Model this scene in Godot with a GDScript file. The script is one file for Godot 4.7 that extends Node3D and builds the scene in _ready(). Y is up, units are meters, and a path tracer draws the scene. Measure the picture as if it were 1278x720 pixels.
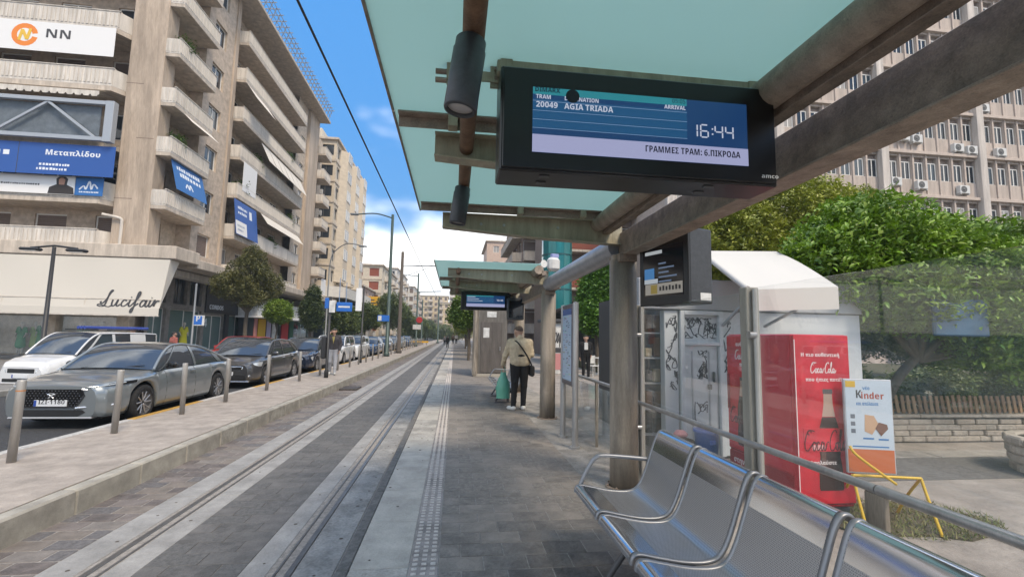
extends Node3D
# Tram stop on a city street: platform with glass shelter in front, avenue with parked cars and flats on the left, kiosk and trees on the right.
# Metres, y up; the track runs along -z, the platform surface is y = 0.

class G:
	# collects faces for one mesh; corners are given counter-clockwise seen from outside
	var v := PackedVector3Array()
	var n := PackedVector3Array()
	var c := PackedColorArray()
	var col := Color.WHITE
	var tint := false
	var x := Transform3D.IDENTITY
	func trin(a: Vector3, b: Vector3, d: Vector3, na: Vector3, nb: Vector3, nd: Vector3):
		v.append(x * a); v.append(x * d); v.append(x * b)
		n.append((x.basis * na).normalized()); n.append((x.basis * nd).normalized()); n.append((x.basis * nb).normalized())
		if tint:
			c.append(col); c.append(col); c.append(col)
	func tri(a: Vector3, b: Vector3, d: Vector3):
		var k := (b - a).cross(d - a).normalized()
		trin(a, b, d, k, k, k)
	func quad(a: Vector3, b: Vector3, d: Vector3, e: Vector3):
		tri(a, b, d); tri(a, d, e)
	func away(a: Vector3, b: Vector3, d: Vector3, o: Vector3):
		if (b - a).cross(d - a).dot(a - o) < 0.0: tri(a, d, b)
		else: tri(a, b, d)
	func qaway(a, b, d, e, o: Vector3):
		away(a, b, d, o); away(a, d, e, o)
	func box(p: Vector3, q: Vector3, ch := 0.0):
		var o := (p + q) / 2.0
		var h := (q - p).abs() / 2.0
		ch = minf(ch, minf(h.x, minf(h.y, h.z)) * 0.9)
		for a in 3:
			var b := (a + 1) % 3
			var d := (a + 2) % 3
			for s in [-1.0, 1.0]:
				var k := []
				for w in [[-1.0, -1.0], [1.0, -1.0], [1.0, 1.0], [-1.0, 1.0]]:
					var r := Vector3.ZERO
					r[a] = h[a] * s; r[b] = (h[b] - ch) * w[0]; r[d] = (h[d] - ch) * w[1]
					k.append(o + r)
				qaway(k[0], k[1], k[2], k[3], o)
				if ch > 0.0:
					for t in [-1.0, 1.0]:  # edge between face a,s and face b,t
						var e := []
						for u in [-1.0, 1.0]:
							var r1 := Vector3.ZERO
							r1[a] = h[a] * s; r1[b] = (h[b] - ch) * t; r1[d] = (h[d] - ch) * u
							var r2 := Vector3.ZERO
							r2[a] = (h[a] - ch) * s; r2[b] = h[b] * t; r2[d] = (h[d] - ch) * u
							e.append(o + r1); e.append(o + r2)
						qaway(e[0], e[1], e[3], e[2], o)
		if ch > 0.0:
			for sx in [-1.0, 1.0]:
				for sy in [-1.0, 1.0]:
					for sz in [-1.0, 1.0]:
						away(o + Vector3(h.x * sx, (h.y - ch) * sy, (h.z - ch) * sz), o + Vector3((h.x - ch) * sx, h.y * sy, (h.z - ch) * sz), o + Vector3((h.x - ch) * sx, (h.y - ch) * sy, h.z * sz), o)
	func cbox(o: Vector3, s: Vector3, ch := 0.0):
		box(o - s / 2.0, o + s / 2.0, ch)
	func bar(a: Vector3, b: Vector3, w: float, h: float, up := Vector3.UP, ch := 0.0):
		# a square bar from a to b, w wide and h deep along up
		var f := (b - a).normalized()
		if absf(f.dot(up)) > 0.98: up = Vector3.RIGHT
		var r := f.cross(up).normalized()
		var keep := x
		x = x * Transform3D(Basis(r, r.cross(f).normalized() * 1.0, -f), (a + b) / 2.0)
		box(Vector3(-w / 2, -h / 2, -(b - a).length() / 2), Vector3(w / 2, h / 2, (b - a).length() / 2), ch)
		x = keep
	func tube(p: Array, r, sides := 10, caps := true, closed := false):
		var rings := []
		var m := p.size()
		var ref := Vector3.UP
		for i in m:
			var f: Vector3
			if closed: f = (p[(i + 1) % m] - p[(i + m - 1) % m]).normalized()
			else: f = (p[mini(i + 1, m - 1)] - p[maxi(i - 1, 0)]).normalized()
			if i == 0 and absf(f.dot(ref)) > 0.95: ref = Vector3.RIGHT
			var a := f.cross(ref).normalized()
			if a.length() < 0.1: a = f.cross(Vector3(0.3, 0.5, 0.8)).normalized()
			var b := f.cross(a).normalized()
			ref = -b
			var rr: float = r[i] if r is Array else r
			var ring := []
			for k in sides:
				var t := TAU * k / sides
				ring.append([p[i] + (a * cos(t) + b * sin(t)) * rr, a * cos(t) + b * sin(t)])
			rings.append(ring)
		var last := m if closed else m - 1
		for i in last:
			var q = rings[i]
			var w = rings[(i + 1) % m]
			for k in sides:
				var k2 := (k + 1) % sides
				trin(q[k][0], q[k2][0], w[k2][0], q[k][1], q[k2][1], w[k2][1])
				trin(q[k][0], w[k2][0], w[k][0], q[k][1], w[k2][1], w[k][1])
		if caps and not closed:
			for e in [[0, p[0], 1], [m - 1, p[m - 1], m - 2]]:
				for k in sides:
					away(e[1], rings[e[0]][k][0], rings[e[0]][(k + 1) % sides][0], p[e[2]])
	func lathe(prof: Array, sides := 16, hard := false):
		# prof: Vector2(radius, height) upwards, turned round y
		for i in prof.size() - 1:
			var p: Vector2 = prof[i]
			var q: Vector2 = prof[i + 1]
			var nn := Vector2(q.y - p.y, p.x - q.x).normalized()
			var n0 := nn
			var n1 := nn
			if not hard:
				if i > 0:
					var pp: Vector2 = prof[i - 1]
					n0 = (nn + Vector2(p.y - pp.y, pp.x - p.x).normalized()).normalized()
				if i < prof.size() - 2:
					var qq: Vector2 = prof[i + 2]
					n1 = (nn + Vector2(qq.y - q.y, q.x - qq.x).normalized()).normalized()
			for k in sides:
				var t := TAU * k / sides
				var u := TAU * (k + 1) / sides
				var a := Vector3(cos(t), 0, -sin(t))
				var b := Vector3(cos(u), 0, -sin(u))
				var y := Vector3.UP
				if p.x > 0.0001:
					trin(a * p.x + y * p.y, b * p.x + y * p.y, b * q.x + y * q.y, a * n0.x + y * n0.y, b * n0.x + y * n0.y, b * n1.x + y * n1.y)
				if q.x > 0.0001:
					trin(a * p.x + y * p.y, b * q.x + y * q.y, a * q.x + y * q.y, a * n0.x + y * n0.y, b * n1.x + y * n1.y, a * n1.x + y * n1.y)
	func sheet(rows: Array, closed := false):
		# a smooth surface through rows of points
		var h := rows.size()
		var w: int = rows[0].size()
		var acc := []
		for i in h:
			var line := PackedVector3Array()
			line.resize(w)
			acc.append(line)
		var wl := w if closed else w - 1
		for i in h - 1:
			for k in wl:
				var k2 := (k + 1) % w
				var f: Vector3 = (rows[i + 1][k2] - rows[i][k]).cross(rows[i + 1][k] - rows[i][k2])
				acc[i][k] += f; acc[i][k2] += f; acc[i + 1][k] += f; acc[i + 1][k2] += f
		for i in h - 1:
			for k in wl:
				var k2 := (k + 1) % w
				trin(rows[i][k], rows[i][k2], rows[i + 1][k2], acc[i][k], acc[i][k2], acc[i + 1][k2])
				trin(rows[i][k], rows[i + 1][k2], rows[i + 1][k], acc[i][k], acc[i + 1][k2], acc[i + 1][k])
	func slab(poly: PackedVector2Array, y0: float, y1: float):
		# a flat polygon in x,z given thickness
		var id := Geometry2D.triangulate_polygon(poly)
		var o := Vector3(0, (y0 + y1) / 2, 0)
		for i in range(0, id.size(), 3):
			for y in [y0, y1]:
				var a := Vector3(poly[id[i]].x, y, poly[id[i]].y)
				var b := Vector3(poly[id[i + 1]].x, y, poly[id[i + 1]].y)
				var d := Vector3(poly[id[i + 2]].x, y, poly[id[i + 2]].y)
				away(a, b, d, Vector3(a.x, o.y, a.z))
		var mid := Vector2.ZERO
		for p in poly: mid += p / poly.size()
		for i in poly.size():
			var p := poly[i]
			var q := poly[(i + 1) % poly.size()]
			qaway(Vector3(p.x, y0, p.y), Vector3(q.x, y0, q.y), Vector3(q.x, y1, q.y), Vector3(p.x, y1, p.y), Vector3(mid.x, o.y, mid.y))
	func outline(poly: PackedVector2Array, z0: float, z1: float):
		# an outline in x,y given thickness along z
		var keep := x
		x = x * Transform3D(Basis(Vector3.RIGHT, Vector3(0, 0, -1), Vector3.UP), Vector3.ZERO)
		slab(poly, -z1, -z0)
		x = keep
	func mesh() -> ArrayMesh:
		var a := []
		a.resize(Mesh.ARRAY_MAX)
		a[Mesh.ARRAY_VERTEX] = v
		a[Mesh.ARRAY_NORMAL] = n
		if tint: a[Mesh.ARRAY_COLOR] = c
		var m := ArrayMesh.new()
		if v.size(): m.add_surface_from_arrays(Mesh.PRIMITIVE_TRIANGLES, a)
		return m

var rng := RandomNumberGenerator.new()
var mats := {}
var tex := {}
var shared := {}

func noise_tex(key: String, freq: float, lo: float, hi: float, oct := 4, kind := 3, size := 512, warp := 0.0, grain := 0.0, pits := 0) -> Texture2D:
	# grey cloud of many sizes; grain adds fine speckle, pits small dark and pale flecks
	if tex.has(key): return tex[key]
	var f := FastNoiseLite.new()
	f.noise_type = kind
	f.frequency = freq
	f.fractal_octaves = oct
	f.fractal_gain = 0.62
	f.seed = key.hash() % 1000
	if warp > 0.0:
		f.domain_warp_enabled = true
		f.domain_warp_amplitude = warp
	var im := f.get_seamless_image(size, size)
	im.convert(Image.FORMAT_L8)
	var d := im.get_data()
	var r := RandomNumberGenerator.new()
	r.seed = key.hash()
	var speck := PackedInt32Array()
	speck.resize(size * size)
	for k in pits:
		var x := r.randi() % size
		var y := r.randi() % size
		var v := -int(r.randf_range(25, 80)) if r.randf() < 0.7 else int(r.randf_range(15, 50))
		var w := 1 + r.randi() % 3
		for j in w:
			for i in 1 + r.randi() % 3: speck[((y + j) % size) * size + (x + i) % size] += v
	for i in d.size():
		var v := d[i] / 255.0 + r.randf_range(-grain, grain) + speck[i] / 255.0
		d[i] = int(clampf(lerpf(lo, hi, clampf(v, -0.6, 1.2)), 0, 1) * 255.0)
	var t := ImageTexture.create_from_image(Image.create_from_data(size, size, false, Image.FORMAT_L8, d))
	tex[key] = t
	return t

func bump_tex(key: String, freq: float, strength: float, oct := 4) -> NoiseTexture2D:
	if tex.has(key): return tex[key]
	var f := FastNoiseLite.new()
	f.frequency = freq
	f.fractal_octaves = oct
	f.seed = 7
	var t := NoiseTexture2D.new()
	t.width = 512; t.height = 512
	t.seamless = true
	t.as_normal_map = true
	t.bump_strength = strength
	t.noise = f
	tex[key] = t
	return t

func lin(r: float, g: float, b: float) -> Color:
	return Color(r, g, b).linear_to_srgb()

func mt(key: String, c: Color, rough := 0.8, metal := 0.0, grain := "", scale := 1.0, bump := 0.0) -> StandardMaterial3D:
	# a painted, mineral or metal surface; grain is one of the shared noise pictures, scale its repeats per metre
	if mats.has(key): return mats[key]
	var m := StandardMaterial3D.new()
	m.resource_name = key
	m.albedo_color = c
	m.roughness = rough
	m.metallic = metal
	if grain:
		m.uv1_triplanar = true
		m.uv1_world_triplanar = true
		m.uv1_scale = Vector3(scale, scale, scale)
		match grain:
			"fine": m.albedo_texture = noise_tex("fine", 0.05, 0.70, 1.0, 6, 3, 512, 0.0, 0.3, 3000)
			"blotch": m.albedo_texture = noise_tex("blotch", 0.014, 0.76, 1.0, 7, 3, 512, 0.0, 0.16, 1800)
			"spots": m.albedo_texture = noise_tex("spots", 0.03, 0.66, 1.0, 6, 3, 512, 20.0, 0.2, 3500)
			"leaf": m.albedo_texture = noise_tex("leaf", 0.02, 0.5, 1.0, 3)
			"streak":
				m.albedo_texture = noise_tex("streak", 0.025, 0.76, 1.0, 7, 3, 512, 30.0, 0.12, 0)
				m.uv1_scale = Vector3(scale, scale * 0.12, scale)
			"weather":
				m.albedo_texture = noise_tex("weather", 0.02, 0.45, 1.0, 7, 3, 512, 25.0, 0.1, 600)
				m.uv1_scale = Vector3(scale, scale * 0.14, scale)
			"plain": m.albedo_texture = noise_tex("plain", 0.02, 0.88, 1.0, 6, 3, 512, 0.0, 0.1, 500)
			"wood":
				m.albedo_texture = noise_tex("streak", 0.025, 0.76, 1.0, 7, 3, 512, 30.0, 0.12, 0)
				m.uv1_scale = Vector3(scale, scale * 0.2, scale)
		if bump > 0.0:
			m.normal_enabled = true
			m.normal_texture = bump_tex("bump", 0.06, 6.0)
			m.normal_scale = bump
	mats[key] = m
	return m

func pane_mat(key: String, c: Color, alpha: float, rough := 0.02) -> StandardMaterial3D:
	if mats.has(key): return mats[key]
	var m := StandardMaterial3D.new()
	m.resource_name = key
	m.albedo_color = Color(c.r, c.g, c.b, alpha)
	m.transparency = BaseMaterial3D.TRANSPARENCY_ALPHA
	m.roughness = rough
	m.metallic_specular = 0.5
	mats[key] = m
	return m

func glow(key: String, c: Color, e := 1.0) -> StandardMaterial3D:
	if mats.has(key): return mats[key]
	var m := StandardMaterial3D.new()
	m.resource_name = key
	m.albedo_color = Color(0.01, 0.01, 0.01)
	m.roughness = 0.35
	m.emission_enabled = true
	m.emission = c
	m.emission_energy_multiplier = e
	mats[key] = m
	return m

func thing(called: String, label: String, category: String, at := Vector3.ZERO, turn := 0.0, group := "") -> Node3D:
	var o := Node3D.new()
	o.name = called
	add_child(o, true)
	o.position = at
	o.rotation_degrees.y = turn
	tag(o, label, category, group)
	return o

func tag(o: Node, label: String, category: String, group := ""):
	o.set_meta("label", label)
	o.set_meta("category", category)
	if group: o.set_meta("group", group)

func put(called: String, m, mat: Material, parent: Node = self, at := Transform3D.IDENTITY, label := "") -> MeshInstance3D:
	var o := MeshInstance3D.new()
	o.name = called
	o.mesh = m.mesh() if m is G else m
	o.material_override = mat
	o.transform = at
	if label: o.set_meta("label", label)
	parent.add_child(o, true)
	return o

func setting(called: String, m, mat: Material) -> MeshInstance3D:
	var o := put(called, m, mat)
	o.set_meta("kind", "structure")
	return o

func group_of(called: String) -> Node3D:
	var o := Node3D.new()
	o.name = called
	o.set_meta("kind", "structure")
	add_child(o, true)
	return o

func stuff(o: Node) -> Node:
	o.set_meta("kind", "stuff")
	return o

func one_box(p: Vector3, q: Vector3, ch := 0.0) -> G:
	var g := G.new()
	g.box(p, q, ch)
	return g

func unit_box(s: Vector3, ch := 0.0) -> ArrayMesh:
	# a box centred on its place, shared between alike pieces
	var key := "box%s_%s" % [s, ch]
	if not shared.has(key):
		var g := G.new()
		g.box(-s / 2, s / 2, ch)
		shared[key] = g.mesh()
	return shared[key]

func T(x: float, y: float, z: float) -> Transform3D:
	return Transform3D(Basis.IDENTITY, Vector3(x, y, z))

func words(called: String, s: String, height: float, at: Transform3D, mat: Material, parent: Node, font := "Droid Sans", weight := 400, thin := 0.004, stretch := 1.0, centre := false) -> MeshInstance3D:
	# lettering whose capitals are height tall, in the x,y plane of at, facing its +z
	var key := "text" + s + font + str(weight)
	var t: TextMesh
	if shared.has(key): t = shared[key]
	else:
		t = TextMesh.new()
		var f := SystemFont.new()
		f.font_names = PackedStringArray([font])
		f.font_weight = weight
		t.font = f
		t.text = s
		t.font_size = 48
		t.pixel_size = 1.0 / 34.0
		t.curve_step = 3.0
		t.depth = 0.04
		t.horizontal_alignment = HORIZONTAL_ALIGNMENT_CENTER if centre else HORIZONTAL_ALIGNMENT_LEFT
		t.vertical_alignment = VERTICAL_ALIGNMENT_BOTTOM
		shared[key] = t
	var b := at.basis * Basis.from_scale(Vector3(height * stretch, height, thin / 0.04))
	return put(called, t, mat, parent, Transform3D(b, at.origin))

func smooth_line(p: Array, steps := 6) -> Array:
	# a smooth line through the points
	var out := []
	for i in p.size() - 1:
		var a = p[maxi(i - 1, 0)]
		var b = p[i]
		var d = p[i + 1]
		var e = p[mini(i + 2, p.size() - 1)]
		for k in steps:
			out.append(b.cubic_interpolate(d, a, e, float(k) / steps))
	out.append(p[p.size() - 1])
	return out

func face(u: Vector3, out_: Vector3, o: Vector3) -> Transform3D:
	# a frame for a wall: x along u, y up, z outwards
	return Transform3D(Basis(u, Vector3.UP, out_), o)

func make_sky() -> ImageTexture:
	# blue air with drifting white cloud, thicker towards the horizon; nothing but air
	var w := 1024
	var h := 512
	var im := Image.create(w, h, false, Image.FORMAT_RGBF)
	var f := FastNoiseLite.new()
	f.noise_type = FastNoiseLite.TYPE_SIMPLEX_SMOOTH
	f.frequency = 1.0
	f.fractal_octaves = 6
	f.seed = SKY_SEED
	for j in h:
		var el := (0.5 - (j + 0.5) / h) * PI
		for i in w:
			var az := (i + 0.5) / w * TAU + deg_to_rad(42.0)
			var d := Vector3(cos(el) * sin(az), sin(el), -cos(el) * cos(az))
			var up := maxf(d.y, 0.0)
			var blue := Color(0.12, 0.42, 0.97).lerp(Color(0.40, 0.72, 1.0), pow(1.0 - up, 5.0))
			if up > 0.0:
				var p := Vector3(d.x, d.y * 2.6, d.z)
				var k := f.get_noise_3dv(p * 1.2) * 0.5 + 0.5
				var cover := smoothstep(0.45, 0.62, k + 0.08 * (1.0 - smoothstep(0.1, 0.5, up)))
				var thick := f.get_noise_3dv(p * 1.2 + Vector3(0.0, 0.16, 0.05)) * 0.5 + 0.5
				var white := Color(2.5, 2.48, 2.42).lerp(Color(1.0, 1.05, 1.12), smoothstep(0.42, 0.72, thick) * 0.8)  # clouds very bright, so those out of view lighten the shade
				blue = blue.lerp(white, cover * 0.95)
			else:
				blue = Color(0.5, 0.5, 0.48)
			im.set_pixel(i, j, blue)
	return ImageTexture.create_from_image(im)

const SKY_SEED := 189

func camera_and_light():
	var cam := Camera3D.new()
	cam.name = "camera"
	cam.fov = 63.66
	cam.near = 0.05
	cam.far = 2500.0
	# looks 6.93 degrees right of the track, 5.84 degrees up, held 1.1 degrees out of level
	cam.transform = Transform3D(Basis.from_euler(Vector3(deg_to_rad(5.845), deg_to_rad(-6.931), deg_to_rad(1.1)), EULER_ORDER_YXZ), Vector3(0, 1.58, 0))
	add_child(cam)
	cam.current = true
	var e := Environment.new()
	e.background_mode = Environment.BG_SKY
	var sky := Sky.new()
	var sm := PanoramaSkyMaterial.new()
	sm.panorama = make_sky()
	sky.sky_material = sm
	e.sky = sky
	e.background_energy_multiplier = 0.36
	e.tonemap_mode = Environment.TONE_MAPPER_LINEAR
	e.tonemap_exposure = 2.6
	e.sdfgi_enabled = true
	e.ssao_enabled = true
	e.ssil_enabled = true
	e.fog_enabled = true
	e.fog_density = 0.0007
	e.fog_light_color = Color(0.80, 0.88, 0.95)
	var we := WorldEnvironment.new()
	we.name = "world_environment"
	we.environment = e
	add_child(we)
	var sun := DirectionalLight3D.new()
	sun.name = "sun"
	sun.light_energy = 0.47
	sun.light_angular_distance = 18.0
	sun.light_color = Color(1.0, 0.93, 0.83)
	sun.shadow_enabled = true
	sun.rotation_degrees = Vector3(-52, 30, 0)
	add_child(sun)

const RAIL_Y := -0.33
const MEDIAN_Y := -0.08
const ROAD_Y := -0.2

func pieces(called: String, parent: Node, x0: float, x1: float, z0: float, z1: float, cols: int, lz: float, y: float, tones: Array, stagger := 0.5, gap := 0.008, ch := 0.004, thick := 0.04, most := 300):
	# paving laid from z0 away to z1; the first pieces are parts of their own, what lies beyond is one part
	var w := (x1 - x0) / cols
	var meshes := []
	for k in 3:
		meshes.append(unit_box(Vector3(w - gap, thick + 0.0006 * k, lz - gap), ch))
	var half := unit_box(Vector3(w / 2 - gap, thick, lz - gap), ch)
	var rest := []
	for t in tones: rest.append(G.new())
	var made := 0
	var rows := int(absf(z1 - z0) / lz)
	for r in rows:
		# every second row is shifted by half a piece and closed with halves
		var odd := r % 2 == 1 and stagger > 0.0
		for k in cols + (1 if odd else 0):
			var cut := odd and (k == 0 or k == cols)
			var x := x0 + w * (k + 0.5)
			if odd: x = x0 + w * k + (w / 4 if k == 0 else (-w / 4 if k == cols else 0.0))
			var tone := rng.randi() % tones.size()
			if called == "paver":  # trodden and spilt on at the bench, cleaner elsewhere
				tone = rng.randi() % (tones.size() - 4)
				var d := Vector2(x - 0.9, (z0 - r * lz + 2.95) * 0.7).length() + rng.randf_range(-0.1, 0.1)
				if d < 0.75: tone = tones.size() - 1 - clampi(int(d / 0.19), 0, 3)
			var at := Vector3(x, y - thick / 2 + rng.randf_range(-0.0012, 0.0012), z0 - r * lz - lz / 2)
			if made < most:
				put(called, half if cut else meshes[rng.randi() % 3], tones[tone], parent, Transform3D(Basis.from_euler(Vector3(rng.randf_range(-0.004, 0.004), 0, rng.randf_range(-0.004, 0.004))), at))
				made += 1
			else:
				rest[tone].cbox(at, Vector3((w / 2 if cut else w) - gap, thick, lz - gap))
	for i in tones.size():
		if rest[i].v.size(): stuff(put(called + "_field", rest[i], tones[i], parent))

func ground():
	var asphalt := mt("asphalt", lin(0.055, 0.056, 0.06), 0.9, 0, "fine", 0.7, 0.5)
	var pale := mt("pale_paving", lin(0.36, 0.335, 0.31), 0.85, 0, "blotch", 0.35, 0.2)
	var dirt := mt("far_ground", lin(0.2, 0.19, 0.17), 0.95, 0, "blotch", 0.05)
	setting("ground", one_box(Vector3(-900, -1.6, -1500), Vector3(900, -0.6, 400)), dirt)
	setting("roadway", one_box(Vector3(-11.4, -0.59, -420), Vector3(-5.96, ROAD_Y, 60)), asphalt)
	setting("left_pavement", one_box(Vector3(-90, -0.59, -420), Vector3(-11.56, -0.06, 60)), mt("left_paving", lin(0.25, 0.24, 0.23), 0.85, 0, "blotch", 0.3, 0.2))
	setting("left_kerb", one_box(Vector3(-11.56, -0.59, -420), Vector3(-11.4, -0.055, 60), 0.02), mt("kerb_stone", lin(0.36, 0.35, 0.32), 0.85, 0, "blotch", 0.6, 0.2))
	# the narrow island between cars and track
	var island := group_of("median")
	put("walkway", one_box(Vector3(-5.8, -0.58, -260), Vector3(-3.985, MEDIAN_Y, 40)), mt("island_paving", lin(0.43, 0.375, 0.325), 0.85, 0, "blotch", 0.45, 0.2), island)
	var kerb := [mt("kerb_a", lin(0.44, 0.41, 0.35), 0.85, 0, "blotch", 0.5, 0.06), mt("kerb_b", lin(0.42, 0.39, 0.335), 0.85, 0, "blotch", 0.6, 0.06), mt("kerb_c", lin(0.45, 0.42, 0.36), 0.85, 0, "spots", 0.25, 0.06)]
	var stone := G.new()
	stone.box(Vector3(-0.08, -0.5, -0.4992), Vector3(0.08, 0, 0.4992), 0.02)
	var sm := stone.mesh()
	var z := 4.0
	while z > -110.0:
		put("kerb_stone", sm, kerb[rng.randi() % 3], island, T(-3.9, MEDIAN_Y + rng.randf_range(-0.004, 0.004), z))
		z -= 1.0
	put("far_kerb", one_box(Vector3(-3.98, -0.58, -260), Vector3(-3.82, MEDIAN_Y, -109.5), 0.02), kerb[0], island)
	var white := mt("white_line", lin(0.62, 0.6, 0.57), 0.8, 0, "spots", 0.8)
	var yellow := mt("yellow_line", lin(0.62, 0.36, 0.07), 0.8, 0, "spots", 0.8)
	z = 4.0
	var odd := false
	while z > -120.0:
		var l := 2.4 if odd else 2.9
		put("painted_edge", one_box(Vector3(-5.955, -0.55, z - l), Vector3(-5.803, MEDIAN_Y + 0.004, z), 0.012), yellow if odd else white, island, Transform3D.IDENTITY, "yellow painted stretch of the edge" if odd else "white painted stretch of the edge")
		odd = not odd
		z -= l + 0.01
	put("drain_cover", one_box(Vector3(-3.76, RAIL_Y - 0.02, -17.2), Vector3(-3.2, RAIL_Y + 0.05, -16.3), 0.008), mt("old_iron", lin(0.12, 0.1, 0.085), 0.6, 0.5, "spots", 1.0), island)
	# track: two concrete strips with a grooved rail each, stone setts beside and between
	var track := group_of("track_bed")
	put("base", one_box(Vector3(-3.82, -0.59, -300), Vector3(-0.74, RAIL_Y - 0.006, 40)), mt("joint_sand", lin(0.36, 0.33, 0.30), 0.95, 0, "fine", 0.8), track)
	var conc := mt("track_concrete", lin(0.35, 0.342, 0.33), 0.85, 0, "blotch", 0.4, 0.25)
	var conc2 := mt("track_concrete_grey", lin(0.375, 0.366, 0.35), 0.85, 0, "spots", 0.16, 0.25)
	var steel := mt("rail_steel", lin(0.20, 0.195, 0.19), 0.35, 0.6, "streak", 0.8)
	var rubber := mt("rail_rubber", lin(0.075, 0.075, 0.078), 0.8, 0, "fine", 1.0)
	var groove := mt("rail_groove", lin(0.012, 0.011, 0.01), 0.9)
	for r in [[-3.16, -2.44, -2.75], [-1.63, -0.9, -1.3]]:
		var x: float = r[2]
		z = 6.0
		while z > -62.0:
			put("concrete_slab", one_box(Vector3(r[0], RAIL_Y - 0.1, z - 3.99), Vector3(x - 0.12, RAIL_Y, z), 0.004), conc, track)
			put("concrete_slab", one_box(Vector3(x + 0.085, RAIL_Y - 0.1, z - 3.99), Vector3(r[1], RAIL_Y, z), 0.004), conc2 if r[2] > -2.0 else conc, track)
			z -= 4.0
		put("far_concrete", one_box(Vector3(r[0], RAIL_Y - 0.1, -300), Vector3(x - 0.12, RAIL_Y, z)), conc, track)
		put("far_concrete", one_box(Vector3(x + 0.085, RAIL_Y - 0.1, -300), Vector3(r[1], RAIL_Y, z)), conc, track)
		var s := -1.0 if x < -2.0 else 1.0  # the running head is on the outer side of the groove
		var rail := put("rail", one_box(Vector3(x + s * 0.028 - 0.028 + s * 0.022, RAIL_Y - 0.1, -300), Vector3(x + s * 0.028 + 0.028 + s * 0.022, RAIL_Y + 0.003, 6.0), 0.006), steel, track)
		put("groove", one_box(Vector3(x - s * 0.02 - 0.022, RAIL_Y - 0.1, -300), Vector3(x - s * 0.02 + 0.022, RAIL_Y - 0.009, 6.0)), groove, rail)
		put("guard", one_box(Vector3(x - s * 0.055 - 0.012, RAIL_Y - 0.1, -300), Vector3(x - s * 0.055 + 0.012, RAIL_Y + 0.001, 6.0), 0.003), steel, rail)
		put("sealing_strip", one_box(Vector3(x - 0.118, RAIL_Y - 0.1, -300), Vector3(x + 0.083, RAIL_Y - 0.008, 6.0)), rubber, rail)
	var dark := [mt("sett_dark_a", lin(0.145, 0.141, 0.137), 0.8, 0, "blotch", 0.6, 0.35), mt("sett_dark_b", lin(0.15, 0.146, 0.143), 0.8, 0, "spots", 0.4, 0.35), mt("sett_dark_c", lin(0.155, 0.149, 0.145), 0.8, 0, "blotch", 0.9, 0.35), mt("sett_dark_d", lin(0.14, 0.138, 0.136), 0.8, 0, "fine", 0.9, 0.35)]
	var pink := [mt("sett_pink_a", lin(0.225, 0.195, 0.18), 0.85, 0, "blotch", 0.8, 0.35), mt("sett_pink_b", lin(0.185, 0.16, 0.15), 0.85, 0, "spots", 0.5, 0.35), mt("sett_pink_c", lin(0.24, 0.215, 0.195), 0.85, 0, "blotch", 0.6, 0.35), mt("sett_pink_d", lin(0.18, 0.17, 0.17), 0.85, 0, "fine", 0.9, 0.35), mt("sett_pink_e", lin(0.225, 0.195, 0.17), 0.85, 0, "blotch", 0.9, 0.35)]
	pieces("sett", track, -3.82, -3.16, -3.4, -70.0, 2, 0.21, RAIL_Y, pink, 0.5, 0.016, 0.006)
	pieces("track_sett", track, -2.44, -1.63, -3.0, -70.0, 2, 0.215, RAIL_Y, dark, 0.5, 0.0045, 0.003)
	put("far_setts", one_box(Vector3(-3.82, RAIL_Y - 0.1, -300), Vector3(-3.16, RAIL_Y - 0.004, -70)), pink[0], track)
	put("far_setts", one_box(Vector3(-2.44, RAIL_Y - 0.1, -300), Vector3(-1.63, RAIL_Y - 0.004, -70)), dark[0], track)
	put("near_setts", one_box(Vector3(-3.82, RAIL_Y - 0.1, -3.39), Vector3(-3.16, RAIL_Y - 0.002, 6.0)), pink[0], track)
	put("near_setts", one_box(Vector3(-2.44, RAIL_Y - 0.1, -2.99), Vector3(-1.63, RAIL_Y - 0.002, 6.0)), dark[0], track)
	# rusty anchor marks in the concrete and flecks on the coping
	var mark := G.new()
	for k in 150:
		var zz := -3.2 - 0.17 * k * (0.6 + rng.randf() * 0.5)
		var xx: float = [-1.5, -1.05, -1.0, -0.96, -2.6, -3.0][rng.randi() % 6] + rng.randf_range(-0.05, 0.05)
		var yy := RAIL_Y
		if rng.randf() < 0.35:
			xx = rng.randf_range(-0.63, -0.3)
			yy = 0.001
		mark.x = T(xx, yy, zz)
		var rr := rng.randf_range(0.008, 0.019)
		mark.lathe([Vector2(rr, -0.004), Vector2(rr, 0.0012), Vector2(0, 0.0016)], 7, true)
	stuff(put("anchor_marks", mark, mt("rust_mark", lin(0.07, 0.055, 0.045), 0.8), track))
	# the platform
	var plat := group_of("platform")
	put("base", one_box(Vector3(-0.65, -0.58, -300), Vector3(2.36, -0.004, 40)), mt("platform_joint", lin(0.36, 0.34, 0.315), 0.95, 0, "fine", 0.8), plat)
	var cop := [mt("coping_a", lin(0.50, 0.465, 0.41), 0.75, 0, "blotch", 0.5, 0.2), mt("coping_b", lin(0.52, 0.485, 0.425), 0.75, 0, "blotch", 0.4, 0.2), mt("coping_c", lin(0.48, 0.45, 0.40), 0.75, 0, "spots", 0.2, 0.2)]
	var edge := mt("edge_strip", lin(0.19, 0.182, 0.172), 0.85, 0, "spots", 0.9, 0.4)
	z = 3.0
	while z > -64.0:
		put("edge_strip", one_box(Vector3(-0.74, -0.3, z - 1.59), Vector3(-0.655, 0.0, z), 0.008), edge, plat)
		for h in 2:
			put("coping_slab", unit_box(Vector3(0.388, 0.06, 0.794), 0.003), cop[rng.randi() % 3], plat, T(-0.457, -0.03 + rng.randf_range(-0.001, 0.001), z - 0.4 - 0.8 * h))
		z -= 1.6
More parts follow.
